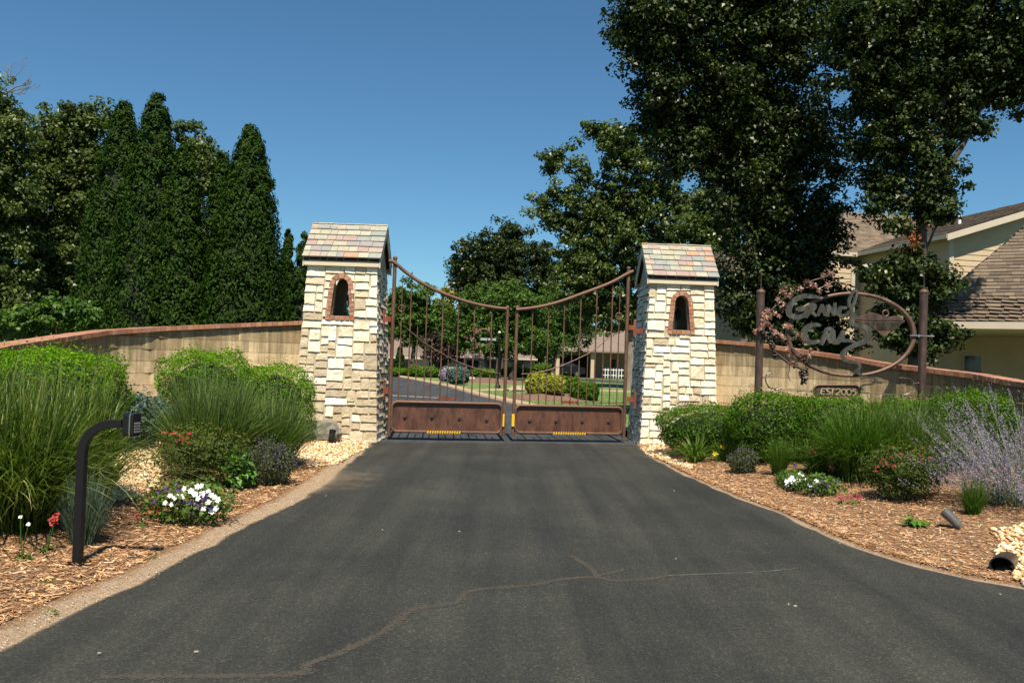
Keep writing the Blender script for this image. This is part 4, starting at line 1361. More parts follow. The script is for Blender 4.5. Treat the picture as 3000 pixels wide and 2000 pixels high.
# lake scene plate with hills and sun ring
mb = MB()
pl = [(1000, 628), (1100, 610), (1200, 590), (1280, 560), (1380, 530), (1470, 556), (1560, 585), (1640, 570), (1700, 578), (1760, 632), (1680, 690), (1610, 740), (1530, 800), (1500, 800), (1440, 740), (1340, 680), (1270, 638), (1180, 632)]
mb.prism([sp(x, y, -.03) for x, y in pl], (0, .012, 0))
plate = mb.build('lake_plate', M['rust'], sroot)
for i, y in enumerate(range(640, 735, 11)):
    x0 = 1290 + (y - 640) * 1.5; x1 = 1740 - (y - 640) * 1.15
    a_, b_ = sp(x0, y, -.036), sp(x1, y + 4, -.036)
    mb = MB(); mb.tube([a_, b_], .004, 4); mb.build('water_line', M['patina'], plate)
mb = MB()
hp = [(1160, 612), (1280, 570), (1380, 540), (1470, 562), (1590, 592), (1660, 576), (1745, 628), (1600, 622), (1400, 622)]
mb.prism([sp(x, y, -.04) for x, y in hp], (0, .008, 0)); mb.build('hills', M['rust_dark'], plate)
c = sp(1537, 540, -.03)
mb = MB(); mb.tube([c + Vector((.048 * math.cos(a), 0, .048 * math.sin(a))) for a in np.linspace(0, 2 * math.pi, 25)], .011, 6, False); mb.build('sun_ring', M['oval'], plate, True)
# clamps on the right post
for y in (797,):
    a_, b_ = sp(1810, y, -.05), sp(2085, y + 6, -.05)
    mb = MB(); mb.tube([a_, b_], .012, 8); mb.build('clamp_rod', M['chrome'], sroot, True)
    for x in (1908, 2055):
        q = sp(x, y + 2, -.05)
        mb = MB(); mb.lathe((q.x, q.y, q.z - .02), [(.022, 0), (.024, .02), (.022, .04)], 8); mb.build('clamp_nut', M['chrome'], sroot, True)
# date plate
dp = []
for (x, y, a0) in ((770, 1410, 180), (1190, 1425, 270), (1190, 1425, 0), (770, 1410, 90)):
    pass
mb = MB()
def rrect(x0, y0, x1, y1, r, dy):
    out = []
    for cx, cy, a0 in ((x1 - r, y1 - r, 0), (x0 + r, y1 - r, 90), (x0 + r, y0 + r, 180), (x1 - r, y0 + r, 270)):
        for q in range(0, 91, 15):
            a = rad(a0 + q)
            out.append(sp(cx + r * math.cos(a), cy + r * math.sin(a), dy))
    return out
mb.prism(rrect(712, 1362, 1240, 1500, 62, -.02), (0, .03, 0))
dplate = mb.build('date_plate', M['rust_dark'], sroot)
lp_ = rrect(712, 1362, 1240, 1500, 62, -.035)
mb = MB(); mb.tube(lp_ + [lp_[0]], .014, 6, False); mb.build('plate_rim', M['rust'], dplate, True)
GL = M['pale_letter']
dt = -.05
multi('letter', [([(800, 1402), (788, 1462)], [15, 15]), ([(800, 1402), (845, 1402)], [14, 10]), ([(794, 1430), (832, 1432)], [12, 10]), ([(788, 1462), (835, 1463)], [14, 10])], .022, dt, GL, dplate)
multi('letter', [([(905, 1405), (875, 1400), (858, 1418), (880, 1434), (898, 1450), (880, 1466), (850, 1462)], [9, 13, 15, 15, 15, 13, 9])], .022, dt, GL, dplate)
multi('letter', [([(908, 1403), (945, 1405)], [12, 12]), ([(927, 1404), (915, 1468)], [15, 14])], .022, dt, GL, dplate)
multi('letter', [([(962, 1420), (985, 1402), (1010, 1414), (1000, 1440), (970, 1462), (962, 1474), (1012, 1472)], [10, 14, 16, 15, 14, 13, 11])], .022, dt, GL, dplate)
for x in (1052, 1112):
    multi('letter', [([(x, 1406), (x - 24, 1424), (x - 24, 1456), (x, 1476), (x + 22, 1458), (x + 24, 1424), (x, 1406)], [10, 14, 16, 12, 15, 15, 10])], .022, dt, GL, dplate)
multi('letter', [([(1192, 1410), (1158, 1410)], [11, 12]), ([(1160, 1410), (1154, 1436)], [12, 11]), ([(1154, 1436), (1180, 1434), (1188, 1456), (1168, 1476), (1145, 1472)], [10, 13, 15, 13, 9])], .022, dt, GL, dplate)
# wire scrolls and tie rods
for sc in ([(218, 1225), (175, 1245), (162, 1300), (190, 1370), (240, 1405), (285, 1415), (330, 1398)], [(160, 1505), (190, 1460), (240, 1425), (290, 1412)],
           [(1700, 1280), (1760, 1282), (1830, 1300), (1862, 1360), (1845, 1420), (1790, 1465), (1730, 1478)], [(1840, 1560), (1800, 1510), (1750, 1485), (1690, 1465)]):
    mb = MB(); mb.tube(catmull([sp(x, y, -.02) for x, y in sc], 6), .010, 6); mb.build('scroll', M['patina'], sroot, True)
for a_, b_ in (((290, 1413), (712, 1435)), ((1240, 1450), (1730, 1478)), ((120, 1275), (180, 1280)), ((1850, 1340), (1915, 1345))):
    mb = MB(); mb.tube([sp(*a_, -.02), sp(*b_, -.02)], .008, 6); mb.build('tie_rod', M['rust_dark'], sroot, True)
for q in ((275, 1413), (1728, 1478), (690, 1432), (122, 1275), (1912, 1344)):
    p = sp(*q, -.02); mb = MB(); mb.sphere(p, (.022, .022), 8, 6); mb.build('knob', M['rust_dark'], sroot, True)
# grapevine
vine = thing('vine', None, None, (0, 0, 0)); vine.parent = sroot; vine.location = (0, 0, 0)
r_ = random.Random(9)
for st, w in (([(75, 700), (130, 740), (170, 830), (230, 960), (310, 1030), (420, 1110), (520, 1160), (600, 1190)], .022), ([(150, 760), (250, 780), (320, 850), (400, 900), (560, 1010), (640, 1000)], .009),
              ([(110, 720), (180, 560), (270, 450), (380, 380), (470, 300), (600, 250), (760, 260), (900, 190), (1010, 190), (1120, 180)], .012), ([(260, 440), (330, 330), (350, 280)], .007), ([(640, 240), (660, 180), (820, 130), (900, 80)], .006),
              ([(400, 700), (480, 780), (560, 860), (600, 940)], .006), ([(460, 1035), (540, 1085), (600, 1130), (605, 1170)], .006), ([(425, 1120), (430, 1190), (410, 1240), (440, 1320)], .006), ([(470, 1030), (520, 1010), (570, 1005)], .005)):
    mb = MB(); mb.tube(catmull([sp(x, y, -.075 + .02 * math.sin(x * .02)) for x, y in st], 5), w, 6); mb.build('stem', M['rust_dark'], vine, True)
leafpx = [(365, 250), (330, 295), (375, 335), (430, 325), (415, 350), (280, 385), (350, 440), (340, 495), (470, 270), (545, 265), (620, 185), (600, 195), (660, 210), (710, 225), (690, 240), (760, 280), (805, 105), (880, 90), (910, 95), (810, 130), (850, 225), (870, 240), (175, 510), (185, 535), (125, 555), (150, 590), (205, 590), (110, 635), (160, 655), (205, 700), (215, 735), (265, 760), (355, 690), (395, 685), (440, 700), (305, 790), (395, 835), (350, 830), (520, 800), (540, 800), (590, 855), (405, 945), (395, 985), (420, 1010), (540, 1045), (665, 960), (660, 1000), (640, 1030), (440, 1105), (475, 1140), (30, 750), (80, 720), (110, 690), (250, 545), (300, 575)]
for x, y in leafpx:
    vine_leaf(sp(x, y, -.1 + r_.uniform(-.03, .03)), r_.uniform(.045, .068), vine, r_)
def grapes(cx, cy, w, h, n):
    mb = MB()
    rr = random.Random(cx)
    for i in range(n):
        t = rr.random() ** .8
        wv = w * (1 - .78 * t) * .5
        x = cx + rr.uniform(-1, 1) * wv
        y = cy - h / 2 + h * t
        p = sp(x, y, -.11 + rr.uniform(-.035, .045))
        mb.sphere(p, (.021, .021), 8, 5)
    mb.build('grape_cluster', M['grape'], vine, True)['kind'] = 'stuff'
grapes(225, 850, 170, 170, 42)
grapes(575, 1255, 140, 200, 46)
grapes(115, 730, 90, 110, 18)
grapes(245, 1010, 70, 70, 12)
grapes(610, 1075, 50, 80, 10)

# ================================================================== KEYPAD PEDESTAL
kb = ground(231, 1650)
KY = kb.y
kr = thing('keypad_pedestal', 'black gooseneck access keypad pedestal standing in the mulch', 'keypad', kb)
def kp(u, v): return at(u, v, KY)
xb = kp(236, 1450).x
def square_sweep(pts, w):
    mb = MB()
    V = []
    pts = [Vector(p) for p in pts]
    for i, p in enumerate(pts):
        t = (pts[min(i + 1, len(pts) - 1)] - pts[max(i - 1, 0)]).normalized()
        n = Vector((-t.z, 0, t.x))
        c = w * .12
        for a, b in ((-w, -w + c), (-w + c, -w), (w - c, -w), (w, -w + c), (w, w - c), (w - c, w), (-w + c, w), (-w, w - c)):
            V.append(p + n * (-a) + Vector((0, b, 0)))
    Fc = [(8 * i + q, 8 * i + (q + 1) % 8, 8 * i + 8 + (q + 1) % 8, 8 * i + 8 + q) for i in range(len(pts) - 1) for q in range(8)]
    Fc += [tuple(reversed(range(8))), tuple(8 * (len(pts) - 1) + q for q in range(8))]
    return mb.add(V, Fc)
ztop = kp(300, 1239).z
R_ = 0.22
path = [Vector((xb, KY, kb.z - .05)), Vector((xb, KY, kb.z + .4)), Vector((xb, KY, ztop - R_))]
for q in np.linspace(0, math.pi / 2, 10)[1:]:
    path.append(Vector((xb + R_ - R_ * math.cos(q), KY, ztop - R_ + R_ * math.sin(q))))
xe = kp(360, 1243).x
path.append(Vector((xe, KY, ztop + .003)))
square_sweep(path, .0285).build('post', M['black_metal'], kr)
mb = MB(); mb.box((xb, KY, kb.z + .004), (.13, .13, .016)); mb.build('base_plate', M['black_metal'], kr)
hd = Vector((xe + .05, KY, kp(376, 1243).z))
def rbox(c, s, yaw, bev):
    mb = MB()
    a, b, d = s[0] / 2, s[1] / 2, s[2] / 2
    pts = []
    for cy, cz, a0 in ((b - bev, d - bev, 0), (-b + bev, d - bev, 90), (-b + bev, -d + bev, 180), (b - bev, -d + bev, 270)):
        for q in (0, 30, 60, 90):
            an = rad(a0 + q)
            pts.append((cy + bev * math.cos(an), cz + bev * math.sin(an)))
    co, si = math.cos(yaw), math.sin(yaw)
    V = []
    for x in (-a, a):
        for y, z in pts:
            V.append(Vector((c[0] + x * co - y * si, c[1] + x * si + y * co, c[2] + z)))
    n = len(pts)
    fs = [(i, (i + 1) % n, n + (i + 1) % n, n + i) for i in range(n)] + [tuple(reversed(range(n))), tuple(range(n, 2 * n))]
    return mb.add(V, fs)
ky = rad(-14)
axis = Vector((math.cos(ky), math.sin(ky), 0))
hous = rbox(hd, (.052, .085, .165), ky, .02).build('keypad_housing', M['black_plastic'], kr)
rbox(hd + axis * .031, (.010, .089, .169), ky, .02).build('highlight_strip', M['chrome'], hous)  # bright strip stands in for the highlight along the housing seam
rbox(hd + axis * .048, (.024, .082, .16), ky, .018).build('face_plate', M['black_plastic'], hous)
side = Vector((-math.sin(ky), math.cos(ky), 0))
for j in range(4):
    for i in range(3):
        rbox(hd + axis * .062 + side * (-.022 + .022 * i) + Vector((0, 0, .012 - .02 * j)), (.006, .015, .013), ky, .003).build('key', M['key_white'], hous)

# ================================================================== FOLIAGE TOOLS
def unit(v):
    return v / (np.linalg.norm(v, axis=1, keepdims=True) + 1e-9)

def leaves(name, C, N, S, mat, parent, r, aspect=0.55, fold=0.18, tone=None, T=None):
    """kite-shaped leaf faces"""
    n = len(C)
    N = unit(N)
    if T is None:
        T = r.normal(size=(n, 3))
    T = unit(T - N * np.sum(T * N, 1, keepdims=True))
    B = np.cross(N, T)
    s = S[:, None]
    base = C - T * s * .5
    tip = C + T * s * .5
    a = C + T * s * .05 + B * s * aspect * .5 + N * s * fold
    b = C + T * s * .05 - B * s * aspect * .5 + N * s * fold
    V = np.stack([base, b, tip, a], 1).reshape(-1, 3)
    if tone is None:
        tone = r.beta(2.0, 2.2, n)
    return np_mesh(name, V, np.arange(4 * n).reshape(n, 4), mat, parent, tone=np.clip(tone, 0, 1))

def ell_points(r, n, c, rad3, power=0.45):
    d = unit(r.normal(size=(n, 3)))
    q = r.random(n)[:, None] ** power
    return c + d * q * rad3, d

def limb_path(a, b, r, sag=0.08, k=6):
    a, b = np.array(a), np.array(b)
    L = np.linalg.norm(b - a)
    out = []
    ph = r.random(3) * 6
    for i in range(k + 1):
        t = i / k
        p = a * (1 - t) + b * t
        p = p + np.array([math.sin(t * 5 + ph[0]), math.sin(t * 4 + ph[1]), 0]) * L * 0.035 * math.sin(math.pi * t)
        p[2] += L * sag * math.sin(math.pi * t)
        out.append(tuple(p))
    return out

def broadleaf(name, label, Y, base_u, blobs, n_leaves, leaf, mat, seed, trunk_r, bark='bark', group=None, cluster=0.55, base_z=0.0, lean=0.0, fork=0.45, twigs=True, cat='tree', trunks=1, power=0.5, core=False):
    r = np.random.default_rng(seed)
    bx = (base_u - 1500) / F * Y
    root = thing(name, label, cat, (bx, Y, base_z), group)
    pw = Y / F
    cen, rads, area = [], [], []
    for b in blobs:
        u, v, ru, rv = b[:4]
        dy = b[4] if len(b) > 4 else r.uniform(-.35, .35) * ru * pw
        p = at(u, v, Y)
        cen.append([p.x, Y + dy, p.z])
        rr = np.array([ru * pw, 0.85 * (ru + rv) * .5 * pw, rv * pw])
        rads.append(rr)
        area.append(ru * rv)
    area = np.array(area, float)
    cen = np.array(cen)
    Cs, Ns, Ss, Tn = [], [], [], []
    wood = MB()
    zmin = min(c[2] - q[2] for c, q in zip(cen, rads))
    zmax = max(c[2] for c in cen)
    ctr = np.average(cen, axis=0, weights=area)
    forkz = base_z + (zmin - base_z) * 0.9 + fork
    tops = []
    for t in range(trunks):
        ox = (t - (trunks - 1) / 2) * trunk_r * 5
        top = np.array([ctr[0] * .75 + bx * .25 + ox * 2.0, ctr[1], zmax])
        k = 9
        pts, rs = [], []
        for i in range(k + 1):
            q = i / k
            p = np.array([bx + ox, Y, base_z - .1]) * (1 - q) + top * q
            p[0] += lean * math.sin(math.pi * q) + .12 * math.sin(q * 7 + seed + t)
            pts.append(tuple(p)); rs.append(trunk_r * (1 - .82 * q) * (1.35 if i == 0 else 1))
        MB().tube(pts, rs, 10).build('trunk', M[bark], root, True)
        tops.append(np.array(pts))
    for bi, (c, q) in enumerate(zip(cen, rads)):
        tp = tops[bi % trunks]
        zz = max(forkz, c[2] - abs(c[0] - tp[0][0]) * .9 - q[2])
        i0 = int(np.argmin(np.abs(tp[:, 2] - zz)))
        a = tp[i0]
        L = np.linalg.norm(c - a)
        if L > .3:
            rr0 = min(trunk_r * .45, .02 + L * .018)
            wood.tube(limb_path(a, c, r), [rr0 * (1 - .75 * i / 6) for i in range(7)], 6, False)
        nl = int(n_leaves * area[bi] / area.sum())
        cl = cluster * .62
        ncl = max(8, min(int(nl / 42), int(14 * np.prod(q) ** .8 / cl ** 2.4)))
        P, d = ell_points(r, ncl, c, q * 1.06, power)
        # loose shoots straying past the outline and filling between neighbours
        hole = np.array([noise.noise(Vector(tuple(p_ * (.34 / cluster) + seed))) for p_ in P]) > .2
        P = np.where(hole[:, None] & (r.random((ncl, 1)) < .85), np.nan, P)
        stray = r.random(ncl) < .22
        P = np.where(stray[:, None], c + d * q * r.uniform(1.0, 1.48, (ncl, 1)), P)
        nb = cen[np.argsort(np.linalg.norm(cen - c, axis=1))[1:4]] if len(cen) > 3 else cen
        mixm = r.random(ncl) < .12
        tgt = nb[r.integers(0, len(nb), ncl)]
        P = np.where(mixm[:, None], P + (tgt - P) * r.uniform(.2, .55, (ncl, 1)), P)
        if twigs:
            for kk in [k_ for k_ in range(0, ncl, 5) if not np.isnan(P[k_, 0])]:
                wood.tube([tuple(c + (P[kk] - c) * .12), tuple((c + P[kk]) / 2 + r.normal(size=3) * .08), tuple(P[kk])], [.022 * trunk_r / .2 * .6 + .005, .009, .004], 4, False)
        P = P[~np.isnan(P[:, 0])]
        ncl = len(P)
        if ncl == 0: continue
        per = max(8, nl // ncl)
        cr = cl * r.uniform(.5, 1.35, ncl)
        for kk in range(ncl):
            dd = unit(r.normal(size=(per, 3)))
            X = P[kk] + dd * (r.random(per)[:, None] ** .55) * cr[kk] * np.array([1.1, 1.1, .7])
            Cs.append(X)
            Ns.append(dd * .55 + r.normal(size=(per, 3)) * .5 + np.array([0, -.12, .55]))
            Tn.append(np.clip(r.beta(2, 2.4, per) + r.normal(0, .17), 0, 1))
    C = np.concatenate(Cs); N = np.concatenate(Ns); tone = np.concatenate(Tn)
    S = leaf * r.uniform(.65, 1.3, len(C))
    leaves('crown', C, N, S, M[mat], root, r, .62, .26, tone)
    wood.build('limbs', M[bark], root, True)
    return root

def conifer(name, label, Y, u, v_top, hw_px, n_cl, per, leaf, seed, base_z=0.0, mat='arbor', power=0.62):
    r = np.random.default_rng(seed)
    tip = at(u, v_top, Y)
    bx = tip.x
    H = tip.z - base_z
    R = hw_px * Y / F
    root = thing(name, label, 'tree', (bx, Y, base_z))
    mb = MB(); mb.tube([(bx, Y, base_z - .1), (bx, Y, base_z + H * .95)], [.12, .01], 8); mb.build('trunk', M['bark'], root, True)
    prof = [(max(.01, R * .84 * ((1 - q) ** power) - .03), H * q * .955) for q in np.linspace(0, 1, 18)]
    mb = MB(); mb.lathe((bx, Y, base_z + .05), prof, 16); mb.build('shade_core', M['inner_shade'], root, True)  # solid cone against see-through, its dark colour paints the inner shade
    q = 1 - r.random(n_cl) ** .78
    q = np.clip(q, 0, .985)
    ang = r.random(n_cl) * 2 * np.pi
    lump = 1 + .05 * np.sin(3 * ang + seed + q * 9) + .05 * np.sin(7 * ang + q * 23) + r.normal(0, .035, n_cl)
    rr = R * (1 - q) ** power * lump
    P = np.stack([bx + rr * np.cos(ang), Y + rr * np.sin(ang), base_z + .15 + q * H * .985], 1)
    out = np.stack([np.cos(ang), np.sin(ang), np.full(n_cl, .35)], 1)
    cs = np.clip(R * .26 * (1 - q) ** .4, .12, .30) * r.uniform(.7, 1.3, n_cl)
    K = n_cl * per
    Pi = np.repeat(P, per, 0); oi = np.repeat(out, per, 0); ci = np.repeat(cs, per)[:, None]
    d = unit(r.normal(size=(K, 3)))
    X = Pi + d * r.random(K)[:, None] ** .5 * ci * np.array([.85, .85, 1.15])
    T = unit(oi * .55 + np.array([0, 0, .8]) + r.normal(size=(K, 3)) * .35)
    N = oi * .8 + d * .5 + r.normal(size=(K, 3)) * .5 + np.array([0, 0, .35])
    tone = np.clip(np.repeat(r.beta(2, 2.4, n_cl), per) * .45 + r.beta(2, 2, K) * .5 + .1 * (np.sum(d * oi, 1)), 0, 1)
    # a few leading shoots at the tip
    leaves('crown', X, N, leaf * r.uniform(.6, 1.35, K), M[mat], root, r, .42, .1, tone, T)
    return root

def shrub(name, label, X, Y, z, w, d, h, n, leaf, mat, seed, flat_top=0.3, group=None, lumps=.08, cat='shrub', core=True, aspect=.6, shoots=0, rx_=None, stems=False, openness=0.0):
    r = np.random.default_rng(seed)
    root = thing(name, label, cat, (X, Y, z), group)
    p = 2.0 + flat_top * 3
    def surf(dirs):
        a = np.abs(dirs) ** p
        k = (a.sum(1)) ** (-1 / p)
        return dirs * k[:, None]
    dirs = unit(r.normal(size=(n, 3)) * np.array([1, 1, 1.0]))
    S0 = surf(dirs)
    nz = np.array([noise.noise(Vector(tuple(q * 3.1 + seed))) for q in S0[:: max(1, n // 3000)]])
    lump = np.array([noise.noise(Vector((q[0] * 2.6 + seed, q[1] * 2.6, q[2] * 2.6))) for q in S0]) * lumps * 2.2
    lump2 = np.array([noise.noise(Vector((q[0] * 7 + seed, q[1] * 7, q[2] * 7))) for q in S0]) * lumps
    rad_ = (1 + lump + lump2) * (1 - (r.random(n) ** 2.2) * (.22 + openness)) + np.abs(r.normal(0, .018, n))
    C = S0 * rad_[:, None] * np.array([w / 2, d / 2, h / 2]) + np.array([X, Y, z + h / 2])
    sh_ = r.random(n) < .14 * (0 if openness else 1)
    C = np.where((sh_ & (dirs[:, 2] > -.1))[:, None], C + (dirs * .35 + np.array([0, 0, 1.0])) * (r.random((n, 1)) ** 1.6) * .12, C)
    keep = C[:, 2] > z + .02
    C, dd = C[keep], dirs[keep]
    m = len(C)
    N = dd * .9 + r.normal(size=(m, 3)) * .75 + np.array([0, 0, .35])
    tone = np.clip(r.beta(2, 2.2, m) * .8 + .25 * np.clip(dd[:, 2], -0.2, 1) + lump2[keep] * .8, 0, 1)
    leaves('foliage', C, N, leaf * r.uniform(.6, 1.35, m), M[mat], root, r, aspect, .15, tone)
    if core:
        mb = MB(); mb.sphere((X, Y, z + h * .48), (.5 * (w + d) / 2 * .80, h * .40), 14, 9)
        o = mb.build('shade_fill', M['inner_shade'], root, True)  # solid dark core painting the shade within the bush
        if abs(w - d) > .1:
            me = o.data
            for v in me.vertices:
                v.co.x = X + (v.co.x - X) * w / ((w + d) / 2)
                v.co.y = Y + (v.co.y - Y) * d / ((w + d) / 2)
    mb = MB()
    for i in range(9 if stems else 4):
        a = r.random() * 6.28; q = r.random() * .25
        mb.tube([(X + .04 * math.cos(a), Y + .04 * math.sin(a), z - .05), (X + w * q * math.cos(a), Y + d * q * math.sin(a), z + h * .55)], [.012, .006], 5, False)
    mb.build('stems', M['bark'], root, True)
    return root

def blades(name, base, dirs, H, spread, W, mat, parent, r, droop=.5, segs=6, tone=None, twist=True, curl=1.7):
    """arching ribbon blades. base (n,3), dirs (n,2) unit outward, H height, spread reach"""
    n = len(base)
    V = np.zeros((n, segs + 1, 2, 3))
    side = np.stack([-dirs[:, 1], dirs[:, 0], np.zeros(n)], 1)
    side = unit(side + r.normal(size=(n, 3)) * (.5 if twist else .1) * np.array([1, 1, .1]))
    for i in range(segs + 1):
        t = i / segs
        out = spread * (t ** curl)
        up = H * (t - droop * t ** 2.6 * .55)
        c = base + np.concatenate([dirs * out[:, None], up[:, None]], 1)
        w = W * (1 - t ** 2.2) * (.55 + .45 * min(1, t * 5)) + .0004
        V[:, i, 0] = c - side * w[:, None] * .5
        V[:, i, 1] = c + side * w[:, None] * .5
    V = V.reshape(n, -1, 3)
    k = (segs + 1) * 2
    f = []
    for i in range(segs):
        f.append([2 * i, 2 * i + 1, 2 * i + 3, 2 * i + 2])
    f = np.array(f)[None] + (np.arange(n) * k)[:, None, None]
    if tone is None: tone = np.clip(r.beta(2, 2.6, n), 0, 1)
    return np_mesh(name, V.reshape(-1, 3), f.reshape(-1, 4), M[mat] if isinstance(mat, str) else mat, parent, tone=np.clip((tone[:, None] * .85 + np.linspace(-.16, .26, segs)[None]).ravel(), 0, 1))

def grass(name, label, X, Y, z, n, h, spread, width, mat, seed, droop=.5, rad_=.18, cat='grass', group=None, segs=6, hi=None, curl=1.7, spray=1.0):
    r = np.random.default_rng(seed)
    root = thing(name, label, cat, (X, Y, z), group)
    a = r.random(n) * 2 * np.pi
    q = np.sqrt(r.random(n)) * rad_
    base = np.stack([X + q * np.cos(a), Y + q * np.sin(a), np.full(n, z - .02)], 1)
    a2 = a + r.normal(0, .75 * spray, n)
    dirs = np.stack([np.cos(a2), np.sin(a2)], 1)
    k = r.beta(1.5, 1.5, n)
    H = h * (1.12 - .5 * k ** 1.5) * r.uniform(.72, 1.08, n)
    S = spread * (.12 + .95 * k) * r.uniform(.7, 1.2, n)
    dr = droop * (.2 + 1.3 * k)
    blades('blades', base, dirs, H, S, width * r.uniform(.6, 1.25, n), mat, root, r, dr, segs, curl=curl)
    return root

FLOWER = {}
def flower_mesh(kind, mat):
    key = (kind, mat)
    if key in FLOWER: return FLOWER[key]
    V, Fc = [], []
    if kind == 'petunia':
        n = 15
        V.append((0, 0, -.35))
        for i in range(n):
            a = 2 * math.pi * i / n
            rr = .82 + .18 * math.cos(5 * a)
            V.append((rr * math.cos(a), rr * math.sin(a), .05 * math.sin(5 * a)))
        Fc = [(0, 1 + i, 1 + (i + 1) % n) for i in range(n)]
    elif kind == 'lily':
        for k in range(6):
            a = 2 * math.pi * k / 6
            b = len(V)
            for t, w, z in ((0, .05, -.5), (.45, .22, .05), (.85, .16, .22), (1.1, .01, .12)):
                for s in (-1, 1):
                    V.append((t * math.cos(a) - s * w * math.sin(a), t * math.sin(a) + s * w * math.cos(a), z))
            for i in range(3): Fc.append((b + 2 * i, b + 2 * i + 1, b + 2 * i + 3, b + 2 * i + 2))
    else:   # umbel of small petals
        rr = random.Random(3)
        for i in range(22):
            a = rr.random() * 6.28; q = math.sqrt(rr.random())
            x, y = q * math.cos(a), q * math.sin(a)
            z = .25 * (1 - q * q) + rr.uniform(-.05, .1)
            b = len(V)
            s = .24
            V += [(x - s, y, z), (x, y - s, z + .04), (x + s, y, z), (x, y + s, z + .05)]
            Fc.append((b, b + 1, b + 2, b + 3))
    me = bpy.data.meshes.new('flower')
    me.from_pydata(V, [], Fc)
    me.materials.append(M[mat])
    me.update()
    FLOWER[key] = me
    return me

def flower(kind, mat, p, s, nrm, parent, name='flower'):
    o = bpy.data.objects.new(name, flower_mesh(kind, mat))
    q = Vector(nrm).normalized().to_track_quat('Z', 'Y')
    o.matrix_basis = Matrix.Translation(p) @ q.to_matrix().to_4x4() @ Matrix.Rotation(random.random() * 6, 4, 'Z') @ Matrix.Scale(s, 4)
    return attach(o, parent)

# ================================================================== BIG HOUSE BEHIND THE RIGHT WALL
ha = rad(10)
hu = Vector((math.cos(ha), math.sin(ha), 0))
hv = Vector((-math.sin(ha), math.cos(ha), 0))
house = thing('house', 'large cream sided house with brown shingle roofs behind the oak trees', 'house', (16.1, 30.7, 0))
UNIT_SH = unit_box('shingle')
UNIT_SH.materials.append(M['shingle'])

def roof_plane(A, B, C_, D_, parent, seed, single=0, row=0.15, tab=0.33, thick=0.012):
    """A-B eave (left to right), D-C upper edge; shingles laid row by row on the plane"""
    r = random.Random(seed)
    A, B, C_, D_ = map(Vector, (A, B, C_, D_))
    ex = (B - A); W0 = ex.length; ex.normalize()
    nrm = ex.cross((D_ - A)).normalized()
    if nrm.z < 0: nrm = -nrm
    ey = nrm.cross(ex).normalized()
    if ey.z < 0: ey = -ey
    def loc(P):
        d = P - A
        return d.dot(ex), d.dot(ey)
    pa, pb, pc, pd = loc(A), loc(B), loc(C_), loc(D_)
    top = max(pc[1], pd[1])
    def span(y):
        poly = [pa, pb, pc, pd]
        xs = []
        for i in range(4):
            (x0, y0), (x1, y1) = poly[i], poly[(i + 1) % 4]
            if (y0 - y) * (y1 - y) <= 0 and abs(y1 - y0) > 1e-6:
                xs.append(x0 + (x1 - x0) * (y - y0) / (y1 - y0))
        return (min(xs), max(xs)) if len(xs) > 1 else None
    deck = MB()
    deck.prism([A, B, C_, D_], -nrm * .05)
    dk = deck.build('roof', M['roof_felt'], parent)
    V, Fc, tone = [], [], []
    y = 0.0
    k = 0
    made = 0
    while y < top - .02:
        s = span(min(y + row * .5, top - .01))
        if s is None: break
        x = s[0] - (k % 3) * tab / 3
        while x < s[1]:
            w = tab * r.choice([.55, .8, 1, 1, 1.25])
            x0, x1 = max(x, s[0]), min(x + w, s[1])
            x += w
            if x1 - x0 < .04: continue
            t = thick * r.choice([.8, 1, 1.7])
            if made < single:
                o = bpy.data.objects.new('shingle', UNIT_SH)
                c = A + ex * ((x0 + x1) / 2) + ey * (y + row * .6) + nrm * (.006 + t * .5)
                m = Matrix((( *(ex * (x1 - x0 - .004)), 0), (*(ey * row * 1.25), 0), (*(nrm * t), 0), (*c, 1))).transposed()
                m = m @ Matrix.Rotation(-.04, 4, 'X')
                o.matrix_basis = m
                attach(o, dk)
                made += 1
                continue
            b = len(V)
            y1 = min(y + row * 1.1, top)
            for (xx, yy, zz) in ((x0, y, t + .012), (x1 - .004, y, t + .012), (x1 - .004, y1, .004), (x0, y1, .004), (x0, y, 0), (x1 - .004, y, 0)):
                V.append(tuple(A + ex * xx + ey * yy + nrm * zz))
            Fc += [(b, b + 1, b + 2, b + 3), (b + 4, b + 5, b + 1, b)]
            q = r.random(); tone += [q, q]
        y += row
        k += 1
    if V:
        o = np_mesh('shingle_field', V, Fc, M['shingle_mass'], dk, tone=tone)
        o['kind'] = 'stuff'
    return dk

def siding(A, B, z0, z1, parent, clip=None, exp=0.215, mat='siding'):
    """lap boards between plan points A and B; clip(s)->top z"""
    A, B = Vector((A[0], A[1], 0)), Vector((B[0], B[1], 0))
    L = (B - A).length
    d = (B - A) / L
    n = Vector((d.y, -d.x, 0))
    z = z0
    mb = MB()
    mb.prism([A + Vector((0, 0, z0)), B + Vector((0, 0, z0)), B + Vector((0, 0, clip(L) if clip else z1)), A + Vector((0, 0, clip(0) if clip else z1))], -n * .12)
    wall = mb.build('wall', M[mat], parent)
    while z < z1:
        zt = z + exp
        s0, s1 = 0.0, L
        if clip:
            # rising rake: keep the part below the clip line
            xs = [L * i / 60 for i in range(61) if clip(L * i / 60) > zt - .02]
            if not xs: break
            s0, s1 = min(xs), max(xs)
        if s1 - s0 > .1:
            p, q = A + d * s0, A + d * s1
            mb = MB()
            lo, hi = n * .026, n * .006
            mb.hexa([p + lo + Vector((0, 0, z)), q + lo + Vector((0, 0, z)), q + Vector((0, 0, z)), p + Vector((0, 0, z)),
                     p + hi + Vector((0, 0, zt + .015)), q + hi + Vector((0, 0, zt + .015)), q + Vector((0, 0, zt + .015)), p + Vector((0, 0, zt + .015))])
            mb.build('siding_board', M[mat], wall)
        z = zt
    return wall

